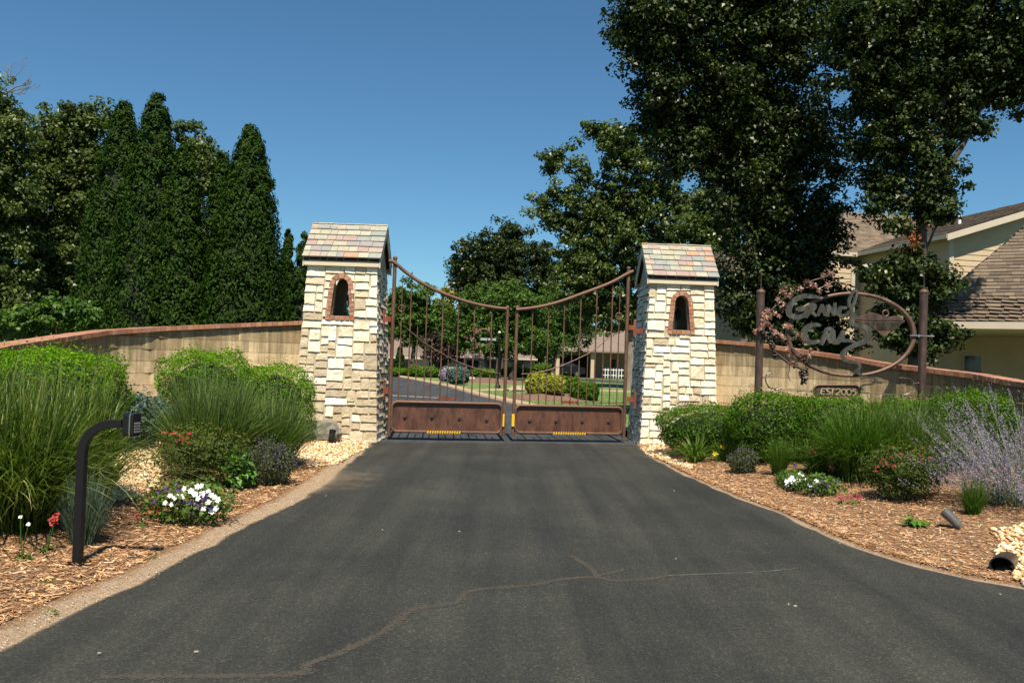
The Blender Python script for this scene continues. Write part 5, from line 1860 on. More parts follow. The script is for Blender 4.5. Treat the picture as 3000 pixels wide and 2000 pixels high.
def Hc(c, a, b, z):        # corner c + along u + along v
    p = Vector(c) + hu * a + hv * b
    return Vector((p.x, p.y, z))
C0 = Vector((16.1, 30.7, 0))
ZEV = 6.8
PITCHW = 0.33
Wg = 15.4
# forward wing: gable end wall facing the gate
siding((C0.x, C0.y), (C0.x + hu.x * Wg, C0.y + hu.y * Wg), 2.2, ZEV + PITCHW * Wg / 2, house, lambda s: ZEV + PITCHW * (s if s < Wg / 2 else Wg - s))
# its left side wall
siding((C0.x + hv.x * 5.6, C0.y + hv.y * 5.6), (C0.x, C0.y), 0, ZEV, house)
mb = MB(); mb.box((C0.x + hu.x * .06, C0.y + hu.y * .06 - .04, 4.9), (.18, .06, 3.9), ha); mb.build('corner_board', M['siding_trim'], house)
OV = 0.45
ridge0 = Hc(C0, Wg / 2, -OV, ZEV + PITCHW * Wg / 2 + .06)
ridge1 = Hc(C0, Wg / 2, 12, ZEV + PITCHW * Wg / 2 + .06)
roof_plane(Hc(C0, -OV, 12, ZEV - PITCHW * OV + .06), Hc(C0, -OV, -OV, ZEV - PITCHW * OV + .06), ridge0, ridge1, house, 3, row=.17)
roof_plane(Hc(C0, Wg + OV, -OV, ZEV - PITCHW * OV + .06), Hc(C0, Wg + OV, 12, ZEV - PITCHW * OV + .06), ridge1, ridge0, house, 4, row=.5, tab=1.0)
mb = MB()
e0, e1 = Hc(C0, -OV, -OV - .03, ZEV - PITCHW * OV + .05), Hc(C0, Wg / 2, -OV - .03, ZEV + PITCHW * Wg / 2 + .05)
e2 = Hc(C0, Wg + OV, -OV - .03, ZEV - PITCHW * OV + .05)
mb.prism([e0, e1, e1 - Vector((0, 0, .24)), e0 - Vector((0, 0, .24))], hv * .04)
mb.prism([e1, e2, e2 - Vector((0, 0, .24)), e1 - Vector((0, 0, .24))], hv * .04)
mb.build('rake_board', M['siding_trim'], house)
mb = MB(); q0, q1 = Hc(C0, -OV - .02, -OV, ZEV - .09), Hc(C0, -OV - .02, 12, ZEV - .09)
mb.prism([q0, q1, q1 - Vector((0, 0, .16)), q0 - Vector((0, 0, .16))], hu * .04); mb.build('eave_board', M['siding_trim'], house)
mb = MB(); pv = at(2811, 655, 34.5); mb.tube([(pv.x, pv.y, pv.z - .7), (pv.x, pv.y, pv.z + .34)], .065, 10); mb.build('vent_pipe', M['white_pipe'], house, True)
# main body, set back to the left
C1 = C0 + hv * 5.6
L1 = 1.0
siding((C1.x - hu.x * L1, C1.y - hu.y * L1), (C1.x, C1.y), 0, ZEV, house)
roof_plane(Hc(C1, -1.8, -OV, ZEV - .1), Hc(C1, 8, -OV, ZEV - .1), Hc(C1, 8, 5.9, ZEV + 2.95), Hc(C1, 2.8, 5.9, ZEV + 2.95), house, 5, row=.17)
roof_plane(Hc(C1, 8, 12.3, ZEV - .1), Hc(C1, -1.8, 12.3, ZEV - .1), Hc(C1, 2.8, 5.9, ZEV + 2.95), Hc(C1, 8, 5.9, ZEV + 2.95), house, 6, row=.5, tab=1.0)
roof_plane(Hc(C1, -1.8, 12.3, ZEV - .1), Hc(C1, -1.8, -OV, ZEV - .1), Hc(C1, 2.8, 5.9, ZEV + 2.95), Hc(C1, 2.79, 5.92, ZEV + 2.95), house, 7, row=.17)
siding(Hc(C1, -1.0, 9, 0).to_2d(), Hc(C1, -1.0, 0, 0).to_2d(), 0, ZEV - .1, house)
mb = MB(); q0, q1 = Hc(C1, -1.8, -OV - .03, ZEV - .1), Hc(C1, -OV, -OV - .03, ZEV - .1)
mb.prism([q0, q1, q1 - Vector((0, 0, .18)), q0 - Vector((0, 0, .18))], hv * .04); mb.build('eave_board', M['siding_trim'], house)
# lower left wing with hipped roof
zl = 4.2
q0, q1, r0_, r1_ = Vector((5.7, 26.0, zl)), Vector((10.0, 27.5, zl)), Vector((7.65, 28.6, 5.85)), Vector((10.6, 29.6, 5.85))
roof_plane(q0, q1, r1_, r0_, house, 8, row=.17)
roof_plane(Vector((4.6, 30.2, zl)), q0, r0_, r0_ + Vector((.02, .06, 0)), house, 9, row=.17)
siding((6.15, 26.5), (10.0, 27.85), 0, zl, house)
siding((5.2, 30.0), (6.15, 26.5), 0, zl, house)
# steep hipped roof of the lower wing, turned toward the drive
K = Vector((10.1, 21.0, 2.9))
le_, lm_ = Vector((math.cos(rad(30)), -math.sin(rad(30)), 0)), Vector((math.sin(rad(30)), math.cos(rad(30)), 0))
LP = 1.08
upz_ = Vector((0, 0, 1))
roof_plane(K, K + le_ * 11, K + le_ * 11 + lm_ * 5 + upz_ * (5 * LP), K + (le_ + lm_) * 5 + upz_ * (5 * LP), house, 10, single=300, row=.13, tab=.27, thick=.008)
roof_plane(K + lm_ * 10, K, K + (le_ + lm_) * 5 + upz_ * (5 * LP), K + (le_ + lm_ * 1.01) * 5 + upz_ * (5 * LP), house, 11, row=.3, tab=.8)
mb = MB(); q0, q1 = K - lm_ * .03, K + le_ * 11 - lm_ * .03
mb.prism([q0, q1, q1 - upz_ * .17, q0 - upz_ * .17], lm_ * .05); mb.build('eave_board', M['siding_trim'], house)
mb = MB(); q0, q1 = K + lm_ * .05 - upz_ * .15, K + le_ * 11 + lm_ * .05 - upz_ * .15
mb.prism([q0, q1, q1 + lm_ * 4.5, q0 + lm_ * 4.5], -upz_ * .04); mb.build('porch_ceiling', M['siding_trim'], house)
w0, w1 = K + lm_ * 4.4 + le_ * .3, K + lm_ * 4.4 + le_ * 11
siding((w0.x, w0.y), (w1.x, w1.y), 0, K.z - .12, house)
siding((w0 + lm_ * 5).to_2d(), w0.to_2d(), 0, K.z - .12, house)
poly_sheet('bounce_cut_sheet', [(6.5, 17.5), (11, 15.2), (24, 14), (24, 33), (9, 33)], -0.02, M['brown_mulch'])  # unseen brown sheet added to cut bounce light onto the porch wall
wp = w0 + le_ * 1.0 - lm_ * .04
mb = MB(); mb.box((wp.x, wp.y, 1.45), (.52, .06, 1.5), -rad(30)); win = mb.build('window', M['siding_trim'], house)
wq = wp - lm_ * .04
mb = MB(); mb.box((wq.x, wq.y, 1.45), (.42, .03, 1.4), -rad(30)); mb.build('pane', M['glass_dark'], win)
for s_ in (0.15, 5.0, 10.6):
    pp = K + lm_ * .25 + le_ * s_
    mb = MB(); mb.box((pp.x, pp.y, 1.35), (.16, .16, 2.75), -rad(30)); mb.build('porch_post', M['siding_trim'], house)
# projecting bay on the main body
bp = at(2474, 850, 34.0)
siding((bp.x - 1.0, 33.8), (bp.x + .25, 34.0), 0, 6.0, house)
mb = MB(); mb.box((bp.x + .32, 34.0, 2.9), (.15, .15, 5.9)); mb.build('corner_board', M['siding_trim'], house)

# ================================================================== HOUSES BEYOND THE GATE
def far_house(label, u0, u1, v_eave, v_base, v_ridge, Y, stone, wins, hip=0.25, roof='far_roof', group=None):
    e0, e1 = at(u0, v_eave, Y), at(u1, v_eave, Y)
    zE = (e0.z + e1.z) / 2
    zR = at((u0 + u1) / 2, v_ridge, Y + 5).z
    x0, x1 = e0.x, e1.x
    root = thing('far_house', label, 'house', ((x0 + x1) / 2, Y, 0))
    mb = MB(); mb.box(((x0 + x1) / 2, Y + 5.4, zE / 2 - .2), (x1 - x0 - 1.0, 10, zE + .4)); mb.build('wall', M[stone], root)
    hx = (x1 - x0) * hip
    A, B, C_, D_ = Vector((x0, Y - .2, zE)), Vector((x1, Y - .2, zE)), Vector((x1, Y + 11, zE)), Vector((x0, Y + 11, zE))
    R0, R1 = Vector((x0 + hx, Y + 5.4, zR)), Vector((x1 - hx, Y + 5.4, zR))
    mb = MB(); mb.add([A, B, C_, D_, R0, R1], [(0, 1, 5, 4), (1, 2, 5), (2, 3, 4, 5), (3, 0, 4), (3, 2, 1, 0)]); rf = mb.build('roof', M['far_shingle'], root)
    mb = MB(); mb.box(((x0 + x1) / 2, Y - .22, zE - .1), (x1 - x0, .06, .2)); mb.build('fascia', M['siding_trim'], root)
    for (wu, wv, ww, wh, dark) in wins:
        p = at(wu, wv, Y + .38)
        mb = MB(); mb.box((p.x, Y + .36, p.z), (ww, .1, wh)); w = mb.build('window', M['siding_trim'], root)
        mb = MB(); mb.box((p.x, Y + .29, p.z), (ww - .16, .04, wh - .16)); mb.build('pane', M['glass_dark'], w)
    return root
M['far_shingle'] = plain('far_roof_shingle', (0.20, 0.155, 0.125), (0.15, 0.115, 0.095), 1.5, 0.9, bmp=.3, bscale=5)
far_house('tan roofed stone house seen past the hinge post of the wreathed gate', 960, 1242, 1042, 1092, 985, 82, 'stone_veneer', [(1160, 1070, .9, 1.2, 1), (1195, 1072, .9, 1.2, 1), (1130, 1070, 1, 1.3, 1)])
far_house('low stone house mostly hidden behind the round green trees', 1300, 1575, 1046, 1090, 995, 95, 'stone_veneer', [(1385, 1070, 1.5, 1.3, 1), (1440, 1070, 1.2, 1.3, 1), (1520, 1070, 1.2, 1.3, 1)])
gh = far_house('brown roofed house with open dark carport behind the other gate leaf', 1622, 1990, 1031, 1106, 965, 90, 'siding', [(1795, 1065, .8, 1.1, 1), (1850, 1068, 1.2, 1.3, 1), (1900, 1068, 1.4, 1.3, 1)], .2)
# carport opening: a near-black panel on the wall paints the shade inside
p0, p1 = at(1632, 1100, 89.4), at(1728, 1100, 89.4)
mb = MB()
mb.box(((p0.x + p1.x) / 2, 90.37, 1.15), (p1.x - p0.x, .06, 2.3)); mb.build('opening_shade_panel', M['inner_shade'], gh)
for px in (1632, 1735, 1860, 1975):  # the last two carry the part of the roof added for shade
    q = at(px, 1100, 86.0); mb = MB(); mb.box((q.x, 86.0, 1.3), (.4, .4, 2.7)); mb.build('carport_post', M['siding'], gh)
q = at(1806, 1030, 88.4); mb = MB(); mb.box((q.x, 87.8, q.z - .12), (13.4, 4.9, .14)); mb.build('carport_shading_roof', M['far_shingle'], gh)  # carport roof stretched past its bay to shade the house wall
# fence by that house
for i in range(14):
    q = at(1765 + i * 8, 1095, 84)
    mb = MB(); mb.box((q.x, 84, .55), (.06, .04, 1.0))
    if i == 0: fr = thing('picket_railing', 'small white picket railing beside the pale trunk', 'railing', (q.x, 84, 0))
    mb.build('picket', M['white_pipe'], fr)
q0, q1 = at(1765, 1095, 84), at(1869, 1095, 84)
for z in (.35, .9):
    mb = MB(); mb.box(((q0.x + q1.x) / 2, 84.05, z), (q1.x - q0.x, .04, .07)); mb.build('rail', M['white_pipe'], fr)

# parked car
cp = at(1650, 1100, 87.0)
car = thing('parked_car', 'dark car parked in the shade of the carport', 'car', (cp.x, 87, 0))
prof = [(-2.2, .35), (-2.25, .75), (-2.0, .95), (-1.2, 1.0), (-.6, 1.5), (.9, 1.55), (1.6, 1.1), (2.15, 1.0), (2.25, .7), (2.2, .35)]
mb = MB(); mb.prism([Vector((cp.x + x, 86.1, z)) for x, z in prof], (0, 1.75, 0)); mb.build('body', M['car_paint'], car)
for wx in ((-.55, -1.05, 0.1), (.2, .12, 1.0)):
    pass
mb = MB(); mb.prism([Vector((cp.x + x, 86.07, z)) for x, z in ((-1.0, 1.03), (-.52, 1.43), (.1, 1.46), (.1, 1.05))], (0, .02, 0)); mb.build('window', M['glass_dark'], car)
mb = MB(); mb.prism([Vector((cp.x + x, 86.07, z)) for x, z in ((.2, 1.05), (.2, 1.46), (.85, 1.47), (1.35, 1.08))], (0, .02, 0)); mb.build('window', M['glass_dark'], car)
for wx in (-1.4, 1.4):
    for wy in (86.05, 87.75):
        mb = MB(); mb.tube([(cp.x + wx, wy, .33), (cp.x + wx, wy + .2, .33)], .33, 14); t = mb.build('wheel', M['tyre'], car)
        mb = MB(); mb.tube([(cp.x + wx, wy - .01, .33), (cp.x + wx, wy + .02, .33)], .19, 12); mb.build('rim', M['chrome'], t)

# street name sign
sq = at(1458, 1136, 44)
st = thing('street_sign', 'dark street name sign on a thin pole beyond the gate', 'sign', (sq.x, 44, .08))
zt = at(1458, 976, 44).z
mb = MB(); mb.tube([(sq.x, 44, .05), (sq.x, 44, zt)], .04, 8); mb.build('pole', M['black_metal'], st, True)
mb = MB(); mb.lathe((sq.x, 44, .08), [(.16, 0), (.15, .12), (.07, .2), (.05, .3)], 10); mb.build('base', M['black_metal'], st, True)
mb = MB(); mb.sphere((sq.x, 44, zt + .05), (.07, .07), 8, 6); mb.build('ball_finial', M['white_pipe'], st, True)
bz = at(1432, 994, 44).z
bx0, bx1 = at(1408, 994, 44).x, at(1453, 994, 44).x
mb = MB(); mb.box(((bx0 + bx1) / 2 + .02, 43.93, bz), (bx1 - bx0 + .12, .03, .2)); bl = mb.build('name_blade', M['sign_green'], st)
fc = bpy.data.curves.new('street_name', 'FONT')
fc.body = 'GRAND VIN LANE'; fc.size = .17; fc.align_x = 'CENTER'; fc.align_y = 'CENTER'; fc.extrude = .003
fo = bpy.data.objects.new('street_name', fc); COL.objects.link(fo)
bpy.context.view_layer.update()
dg = bpy.context.evaluated_depsgraph_get()
tm = bpy.data.meshes.new_from_object(fo.evaluated_get(dg))
bpy.data.objects.remove(fo)
tw = max(v.co.x for v in tm.vertices) - min(v.co.x for v in tm.vertices)
sc_ = (bx1 - bx0) / tw
for v in tm.vertices:
    x, y, z = v.co
    v.co = ((bx0 + bx1) / 2 + x * sc_, 43.908 - z, bz + y * 1.0)
tm.materials.clear(); tm.materials.append(M['sign_white'])
obj('street_name', tm, None, bl)

# ================================================================== TREES
arb = [('tall arborvitae at the outer end of the evergreen row', 365, 300, 132, 20.5), ('tallest arborvitae in the evergreen row', 462, 276, 140, 20.0), ('shorter arborvitae tucked against the tallest one', 546, 428, 100, 19.6),
       ('slim arborvitae in the middle of the row beside the gap', 654, 452, 80, 20.8), ('tall pointed arborvitae nearest the stained gate pillar', 736, 372, 142, 19.8)]
for i, (lb, u, v, hw_, Y) in enumerate(arb):
    conifer('arborvitae', lb, Y, u, v, hw_ * 1.03, 1250, 36, .09, 40 + i)
conifer('arborvitae', 'small far arborvitae tip just left of the stained pillar', 31, 846, 676, 38, 260, 40, .14, 51)
conifer('arborvitae', 'second small far arborvitae half hidden by the stained pillar', 30, 892, 688, 52, 300, 40, .14, 52)

conifer('arborvitae', 'far arborvitae glimpsed only through the niche of the stained pillar', 30, 985, 770, 60, 300, 40, .14, 53)

broadleaf('oak_tree', 'huge dark oak whose crown fills the top beside the sky', 21.5, 2300,
          [(1960, 50, 150, 150), (1870, 60, 70, 90), (2140, -40, 190, 170), (2330, 80, 170, 190), (2040, 230, 165, 140), (1930, 330, 75, 70), (2220, 320, 190, 160), (2080, 420, 130, 100), (2000, 450, 60, 60), (2320, 470, 150, 140), (2190, 540, 120, 100), (2310, 650, 140, 120), (2270, 780, 130, 110), (2390, 740, 80, 90), (2180, 880, 75, 60), (2330, 900, 110, 70), (2420, 880, 60, 45), (2240, 960, 60, 40), (2300, 1005, 110, 45), (2410, 1015, 80, 34), (2390, 960, 70, 40)],
          165000, .116, 'oak', 61, .3, cluster=.6, base_z=0)
broadleaf('oak_tree', 'tall oak with bare trunk section rising before the cream house', 18.6, 2668,
          [(2560, 90, 120, 150), (2720, 60, 150, 150), (2900, 60, 140, 160), (2990, 180, 90, 120), (2610, 290, 110, 100), (2790, 270, 120, 90), (2920, 250, 80, 60), (2560, 430, 60, 50), (2690, 420, 90, 70), (2830, 390, 50, 40), (2590, 540, 60, 50), (2740, 520, 70, 40), (2560, 610, 30, 25), (2700, 600, 80, 35), (2640, 660, 45, 22), (2760, 640, 35, 25),
           (2680, 780, 85, 38), (2590, 810, 70, 34), (2740, 850, 70, 50), (2660, 880, 70, 50), (2700, 960, 85, 42), (2775, 975, 42, 30), (2620, 990, 40, 30), (2700, 1030, 40, 25)],
          110000, .106, 'oak', 62, .19, cluster=.42, base_z=0, fork=.2)
broadleaf('oak_tree', 'oak with pale trunk and open lobed crown beyond the pale pillar', 50, 1848,
          [(1800, 395, 70, 35), (1745, 385, 40, 25), (1840, 470, 80, 65), (1930, 500, 80, 80), (1628, 465, 42, 40), (1665, 515, 45, 35), (1645, 590, 60, 50), (1600, 645, 38, 30), (1690, 640, 75, 50), (1795, 590, 95, 80), (1900, 620, 105, 80), (1985, 690, 70, 70), (2000, 600, 50, 50), (1820, 710, 110, 80), (1715, 745, 85, 70), (1800, 830, 120, 75), (1905, 830, 80, 80), (1700, 850, 80, 60), (1780, 915, 100, 50), (1655, 800, 50, 45), (1870, 930, 60, 40)],
          62000, .23, 'oak_mid', 63, .33, bark='bark_pale', cluster=.8)
broadleaf('oak_tree', 'small oak crown peeking out behind the slate roof of the pale pillar', 42, 2075,
          [(2075, 590, 42, 50), (2060, 670, 60, 50), (2120, 680, 45, 40), (2090, 750, 70, 50), (2130, 640, 30, 40)], 18000, .17, 'oak_mid', 64, .2, cluster=.7)
broadleaf('oak_tree', 'dark round oak in the distance above the gate middle', 86, 1465,
          [(1490, 700, 60, 38), (1420, 735, 70, 45), (1550, 745, 55, 50), (1480, 770, 110, 60), (1370, 800, 55, 45), (1590, 800, 40, 50), (1460, 840, 120, 55), (1550, 850, 70, 50), (1360, 860, 50, 45), (1345, 780, 25, 30)], 40000, .32, 'oak', 65, .4, cluster=1.15)
broadleaf('maple_tree', 'bright green rounded tree on several stems seen through the gate', 62, 1470,
          [(1455, 870, 80, 38), (1400, 915, 70, 45), (1510, 905, 85, 48), (1450, 950, 100, 50), (1375, 970, 60, 45), (1560, 965, 65, 50), (1480, 1000, 110, 36), (1400, 1005, 60, 30), (1560, 1005, 50, 30)], 38000, .21, 'green_tree', 66, .16, cluster=.8, trunks=3)
broadleaf('maple_tree', 'loose blue-green tree between the bright tree and the pale trunk', 68, 1625,
          [(1620, 890, 50, 45), (1600, 940, 55, 45), (1650, 930, 55, 50), (1620, 985, 60, 45), (1580, 1005, 40, 30), (1700, 940, 60, 60)], 25000, .2, 'green_tree', 67, .2, cluster=.9)
broadleaf('oak_tree', 'round green tree seen through the gate next to the hinge post', 72, 1210,
          [(1205, 868, 50, 34), (1170, 905, 50, 40), (1235, 915, 60, 45), (1150, 950, 50, 38), (1215, 965, 65, 40), (1270, 975, 45, 38)], 30000, .24, 'green_tree', 68, .25, cluster=.9)
broadleaf('yellowing_tree', 'slim tree with yellow leaves behind the gate bars', 74, 1298,
          [(1305, 890, 24, 34), (1295, 940, 30, 36), (1275, 985, 28, 30), (1310, 985, 26, 34)], 5000, .3, 'yellow_tree', 69, .15, cluster=.7)
broadleaf('plum_tree', 'low dark purple leaved tree behind the wreathed gate leaf', 66, 1285,
          [(1290, 1000, 36, 22), (1270, 1035, 34, 26), (1312, 1040, 32, 26)], 5000, .22, 'purple_tree', 70, .12, cluster=.7)
broadleaf('broadleaf_tree', 'tall pale-branched tree filling the space beside the evergreens', 27, 190,
          [(255, 350, 65, 50), (180, 390, 80, 55), (300, 390, 40, 40), (130, 460, 100, 70), (240, 470, 95, 70), (170, 570, 120, 80), (280, 570, 60, 70), (120, 680, 120, 80), (240, 690, 100, 80), (180, 800, 130, 80), (290, 800, 60, 80), (120, 900, 110, 60), (240, 900, 110, 60)],
          66000, .135, 'left_tree', 71, .26, bark='bark_pale', cluster=.55)
broadleaf('broadleaf_tree', 'dark tree at the far edge under the bare twigs', 24, -60,
          [(-20, 330, 60, 80), (10, 420, 70, 70), (-50, 520, 110, 90), (20, 600, 80, 80), (-40, 720, 110, 90), (20, 830, 80, 80), (-60, 900, 110, 70)], 42000, .125, 'left_tree', 72, .25, bark='bark_pale', cluster=.55)
broadleaf('broadleaf_tree', 'thin tree top showing between the arborvitae tips', 30, 590,
          [(555, 395, 26, 22), (585, 430, 34, 28), (610, 470, 40, 36), (545, 440, 30, 26), (575, 520, 60, 60), (620, 540, 50, 60)], 13000, .13, 'left_tree', 73, .14, bark='bark_pale', cluster=.5)
broadleaf('broadleaf_shrub', 'low bush leaning over the wall beside the evergreens', 17.5, 190,
          [(190, 905, 70, 28), (110, 930, 80, 30), (250, 930, 50, 25)], 7000, .10, 'green_tree', 74, .05, cluster=.3, cat='shrub')
# bare dead branch
dbt = thing('bare_branch', 'leafless grey branch against the sky at the far edge', 'branch', tuple(at(0, 300, 24)))
rb_ = random.Random(4)
mb = MB()
def twig(p, ang, L, w, depth):
    q = p + Vector((math.cos(ang) * L, rb_.uniform(-.1, .1) * L, math.sin(ang) * L))
    mid = (p + q) / 2 + Vector((0, 0, rb_.uniform(-.08, .08) * L))
    mb.tube([p, mid, q], [w, w * .8, w * .6], 5, False)
    if depth:
        for k in range(3 if depth > 1 else 2):
            s = p.lerp(q, rb_.uniform(.35, 1))
            twig(s, ang + rb_.uniform(-.85, .85), L * rb_.uniform(.45, .75), w * .55, depth - 1)
twig(at(-40, 300, 24), rad(28), 1.0, .03, 3)
twig(at(0, 270, 24), rad(50), .7, .018, 3)
mb.build('twigs', M['bark_pale'], dbt, True)
# dead leaf cluster on the oak trunk
r0 = np.random.default_rng(3)
dp_ = at(2676, 705, 18.4)
C = np.array(dp_)[None] + r0.normal(size=(60, 3)) * np.array([.045, .05, .12])
dl = leaves('dead_leaf_cluster', C, r0.normal(size=(60, 3)), np.full(60, .085), M['dead_leaf'], None, r0)
tag(dl, 'clump of brown dead leaves on the oak trunk', 'leaves', kind='stuff')
# far wood closing the horizon
Cs, Ns = [], []
for u in range(-600, 3700, 26):
    Yf = 125 + 20 * math.sin(u * .013)
    h = 7 + 2.5 * noise.noise(Vector((u * .01, 0, 0)))
    x = (u - 1500) / F * Yf
    n = 260
    d = unit(r0.normal(size=(n, 3)))
    Cs.append(np.array([x, Yf, h * .5]) + d * r0.random(n)[:, None] ** .5 * np.array([3.2, 3, h * .52]))
    Ns.append(d + r0.normal(size=(n, 3)) * .5 + np.array([0, -.2, .4]))
C = np.concatenate(Cs); N = np.concatenate(Ns)
tag(leaves('far_wood', C, N, np.full(len(C), .95), M['oak'], None, r0), 'distant wood closing the horizon', 'wood', kind='stuff')

# ================================================================== PLANTING BEYOND THE GATE
def px_shrub(name, label, u0, u1, v0, v1, Y, mat, n, leaf, seed, **k):
    a, b = at(u0, (v0 + v1) / 2, Y), at(u1, (v0 + v1) / 2, Y)
    zt = at((u0 + u1) / 2, v0, Y).z
    zb = max(.05, at((u0 + u1) / 2, v1, Y).z)
    w = b.x - a.x
    return shrub(name, label, (a.x + b.x) / 2, Y, zb, w, w * .9, zt - zb, n, leaf, M and mat, seed, **k)
px_shrub('gold_shrub', 'yellow-green rounded shrub on the island, left one', 1543, 1612, 1097, 1158, 33.5, 'yellow_shrub', 5000, .09, 80)
px_shrub('gold_shrub', 'yellow-green rounded shrub on the island, right one', 1600, 1655, 1103, 1152, 33, 'yellow_shrub', 4500, .09, 81)
px_shrub('island_shrub', 'dark rounded shrub behind the gold shrubs', 1632, 1700, 1105, 1172, 34.5, 'boxwood_dark', 4500, .09, 82)
px_shrub('island_shrub', 'dark spreading shrub at the end of the island', 1672, 1752, 1122, 1180, 33, 'boxwood_dark', 5000, .09, 83)
px_shrub('far_shrub', 'grey-green shrub beside the curved kerb beyond the gate', 1310, 1372, 1080, 1124, 47, 'juniper', 4000, .12, 84)
px_shrub('far_shrub', 'pale lavender shrub by the curved kerb', 1288, 1332, 1082, 1118, 48, 'lavender', 2500, .1, 85, core=False)
px_shrub('far_shrub', 'dark hedge shrub at the road bend', 1195, 1290, 1076, 1108, 62, 'boxwood_dark', 4000, .16, 86)
px_shrub('far_shrub', 'dark shrub before the tan roofed house', 1120, 1200, 1080, 1110, 64, 'boxwood_dark', 4000, .16, 87)
px_shrub('far_shrub', 'dark low shrub under the bright rounded tree', 1380, 1460, 1082, 1110, 58, 'boxwood_dark', 3500, .16, 88)
px_shrub('far_shrub', 'dark low shrub before the low stone house', 1470, 1560, 1075, 1106, 66, 'boxwood_dark', 3500, .16, 89)
px_shrub('far_shrub', 'dark shrub beside the carport', 1560, 1618, 1068, 1104, 74, 'boxwood_dark', 3500, .18, 90)
conifer('far_conifer', 'narrow dark conifer before the tan roofed house', 66, 1172, 1020, 16, 120, 30, .25, 91, mat='arbor')
def mound(name, label, u, v, Y, rx, ry, h, mat, kind='structure'):
    p = flat(u, v)
    V, Fc = [], []
    n = 28
    V.append((p.x, p.y, .085 + h))
    for k, q in ((.35, .9), (.7, .55), (.9, .2), (1.0, -.04)):
        for i in range(n):
            a = 2 * math.pi * i / n
            j = 1 + .12 * math.sin(3 * a + rx)
            V.append((p.x + rx * k * j * math.cos(a), p.y + ry * k * j * math.sin(a), .085 + h * q))
    Fc = [(0, 1 + i, 1 + (i + 1) % n) for i in range(n)]
    mb = MB(); mb.add(V, Fc)
    for k in range(3):
        mb.f += [(1 + k * n + i, 1 + (k + 1) * n + i, 1 + (k + 1) * n + (i + 1) % n, 1 + k * n + (i + 1) % n) for i in range(n)]
    return tag(mb.build(name, mat, None, True), kind=kind)
mound('mulch_mound', '', 1610, 1172, 33, 1.9, 2.2, .22, M['brown_mulch'])
mound('mulch_mound', '', 1420, 1121, 52, 2.6, 4, .25, M['brown_mulch'])
def rock(name, label, p, s, seed, mat='boulder', cat='rock', parent=None):
    r = random.Random(seed)
    mb = MB(); mb.sphere((0, 0, 0), (1, 1), 12, 8)
    V = []
    for v in mb.v:
        q = Vector(v)
        k = 1 + .28 * noise.noise(q * 1.7 + Vector((seed, 0, 0))) + .1 * noise.noise(q * 4 + Vector((seed, 3, 0)))
        q = q * k
        V.append((p[0] + q.x * s[0], p[1] + q.y * s[1], p[2] + max(-.6, min(.8, q.z)) * s[2]))
    mb.v = V
    return tag(mb.build(name, M[mat], parent, False), label, cat)
for i, (u, v, s, lb) in enumerate([(1530, 1150, (.75, .4, .22), 'flat tan ledge rock on the island edge'), (1560, 1144, (.5, .4, .22), 'smaller tan ledge rock behind the flat one'), (1670, 1166, (.6, .4, .3), 'tan rock under the dark island shrub'), (1696, 1160, (.3, .35, .35), 'upright tan rock under the spreading island shrub'), (1362, 1121, (.8, .6, .32), 'grey boulder beside the curved kerb'), (1382, 1116, (.5, .5, .3), 'small boulder behind the kerbside boulder')]):
    p = flat(u, v)
    rock('ledge_rock', lb, (p.x, p.y, .15), s, i + 2, 'ledge')
# turf blades on the near lawn
r1 = np.random.default_rng(8)
n = 16000
yy = 19 + 22 * r1.random(n) ** 1.4
xr = np.interp(yy, [p[1] for p in RR], [p[0] for p in RR]) + .4
xx = xr + r1.random(n) * 11
base = np.stack([xx, yy, np.full(n, .07)], 1)
a = r1.random(n) * 6.28
o = blades('turf', base, np.stack([np.cos(a), np.sin(a)], 1), r1.uniform(.04, .09, n), r1.uniform(.01, .05, n), np.full(n, .012), 'lawn_blade', None, r1, np.full(n, .3), 2)
tag(o, 'mown lawn grass beyond the gate', 'grass', kind='stuff')

# ================================================================== LEFT BED PLANTING
def gp(u, v): return ground(u, v)
def gtop(u, v_top, P): return at(u, v_top, P.y).z - P.z

p = Vector((at(150, 1100, 9.6).x, 9.6, 0)); p.z = gz(p.x, p.y)
def box_px(label, u0, u1, v0, Y, n, seed, mat='boxwood', leaf=.042, zoff=0, dfac=.95, flat_top=.35, **k):
    xa, xb_ = at(u0, v0, Y).x, at(u1, v0, Y).x
    z0 = gz((xa + xb_) / 2, Y)
    zt = at((u0 + u1) / 2, v0, Y).z
    return shrub('boxwood', label, (xa + xb_) / 2, Y, z0 + .03, xb_ - xa, (xb_ - xa) * dfac, zt - z0 - .03, n, leaf, mat, seed, flat_top=flat_top, group=None, **k)
box_px('clipped boxwood against the wall behind the largest grass clump', -20, 350, 1028, 10.0, 26000, 101, leaf=.031)
box_px('rounded boxwood standing before the middle of the tan wall', 484, 738, 1030, 12.9, 21000, 102, leaf=.033)
box_px('low boxwood touching the stained pillar', 690, 915, 1072, 13.9, 17000, 103, leaf=.033)
for i, (u, Y, w, h, lb) in enumerate([(345, 10.6, .9, .62, 'blue juniper mound beside the boxwood and largest grass clump'), (400, 11.3, .75, .55, 'small blue juniper mound in the gap of the wall'), (505, 11.8, .8, .45, 'low blue juniper in front of the rounded boxwood')]):
    X = (u - 1500) / F * Y; z = gz(X, Y)
    shrub('juniper', lb, X, Y, z, w, w * .8, h, 5000, .055, 'juniper', 110 + i, lumps=.14, aspect=.35)
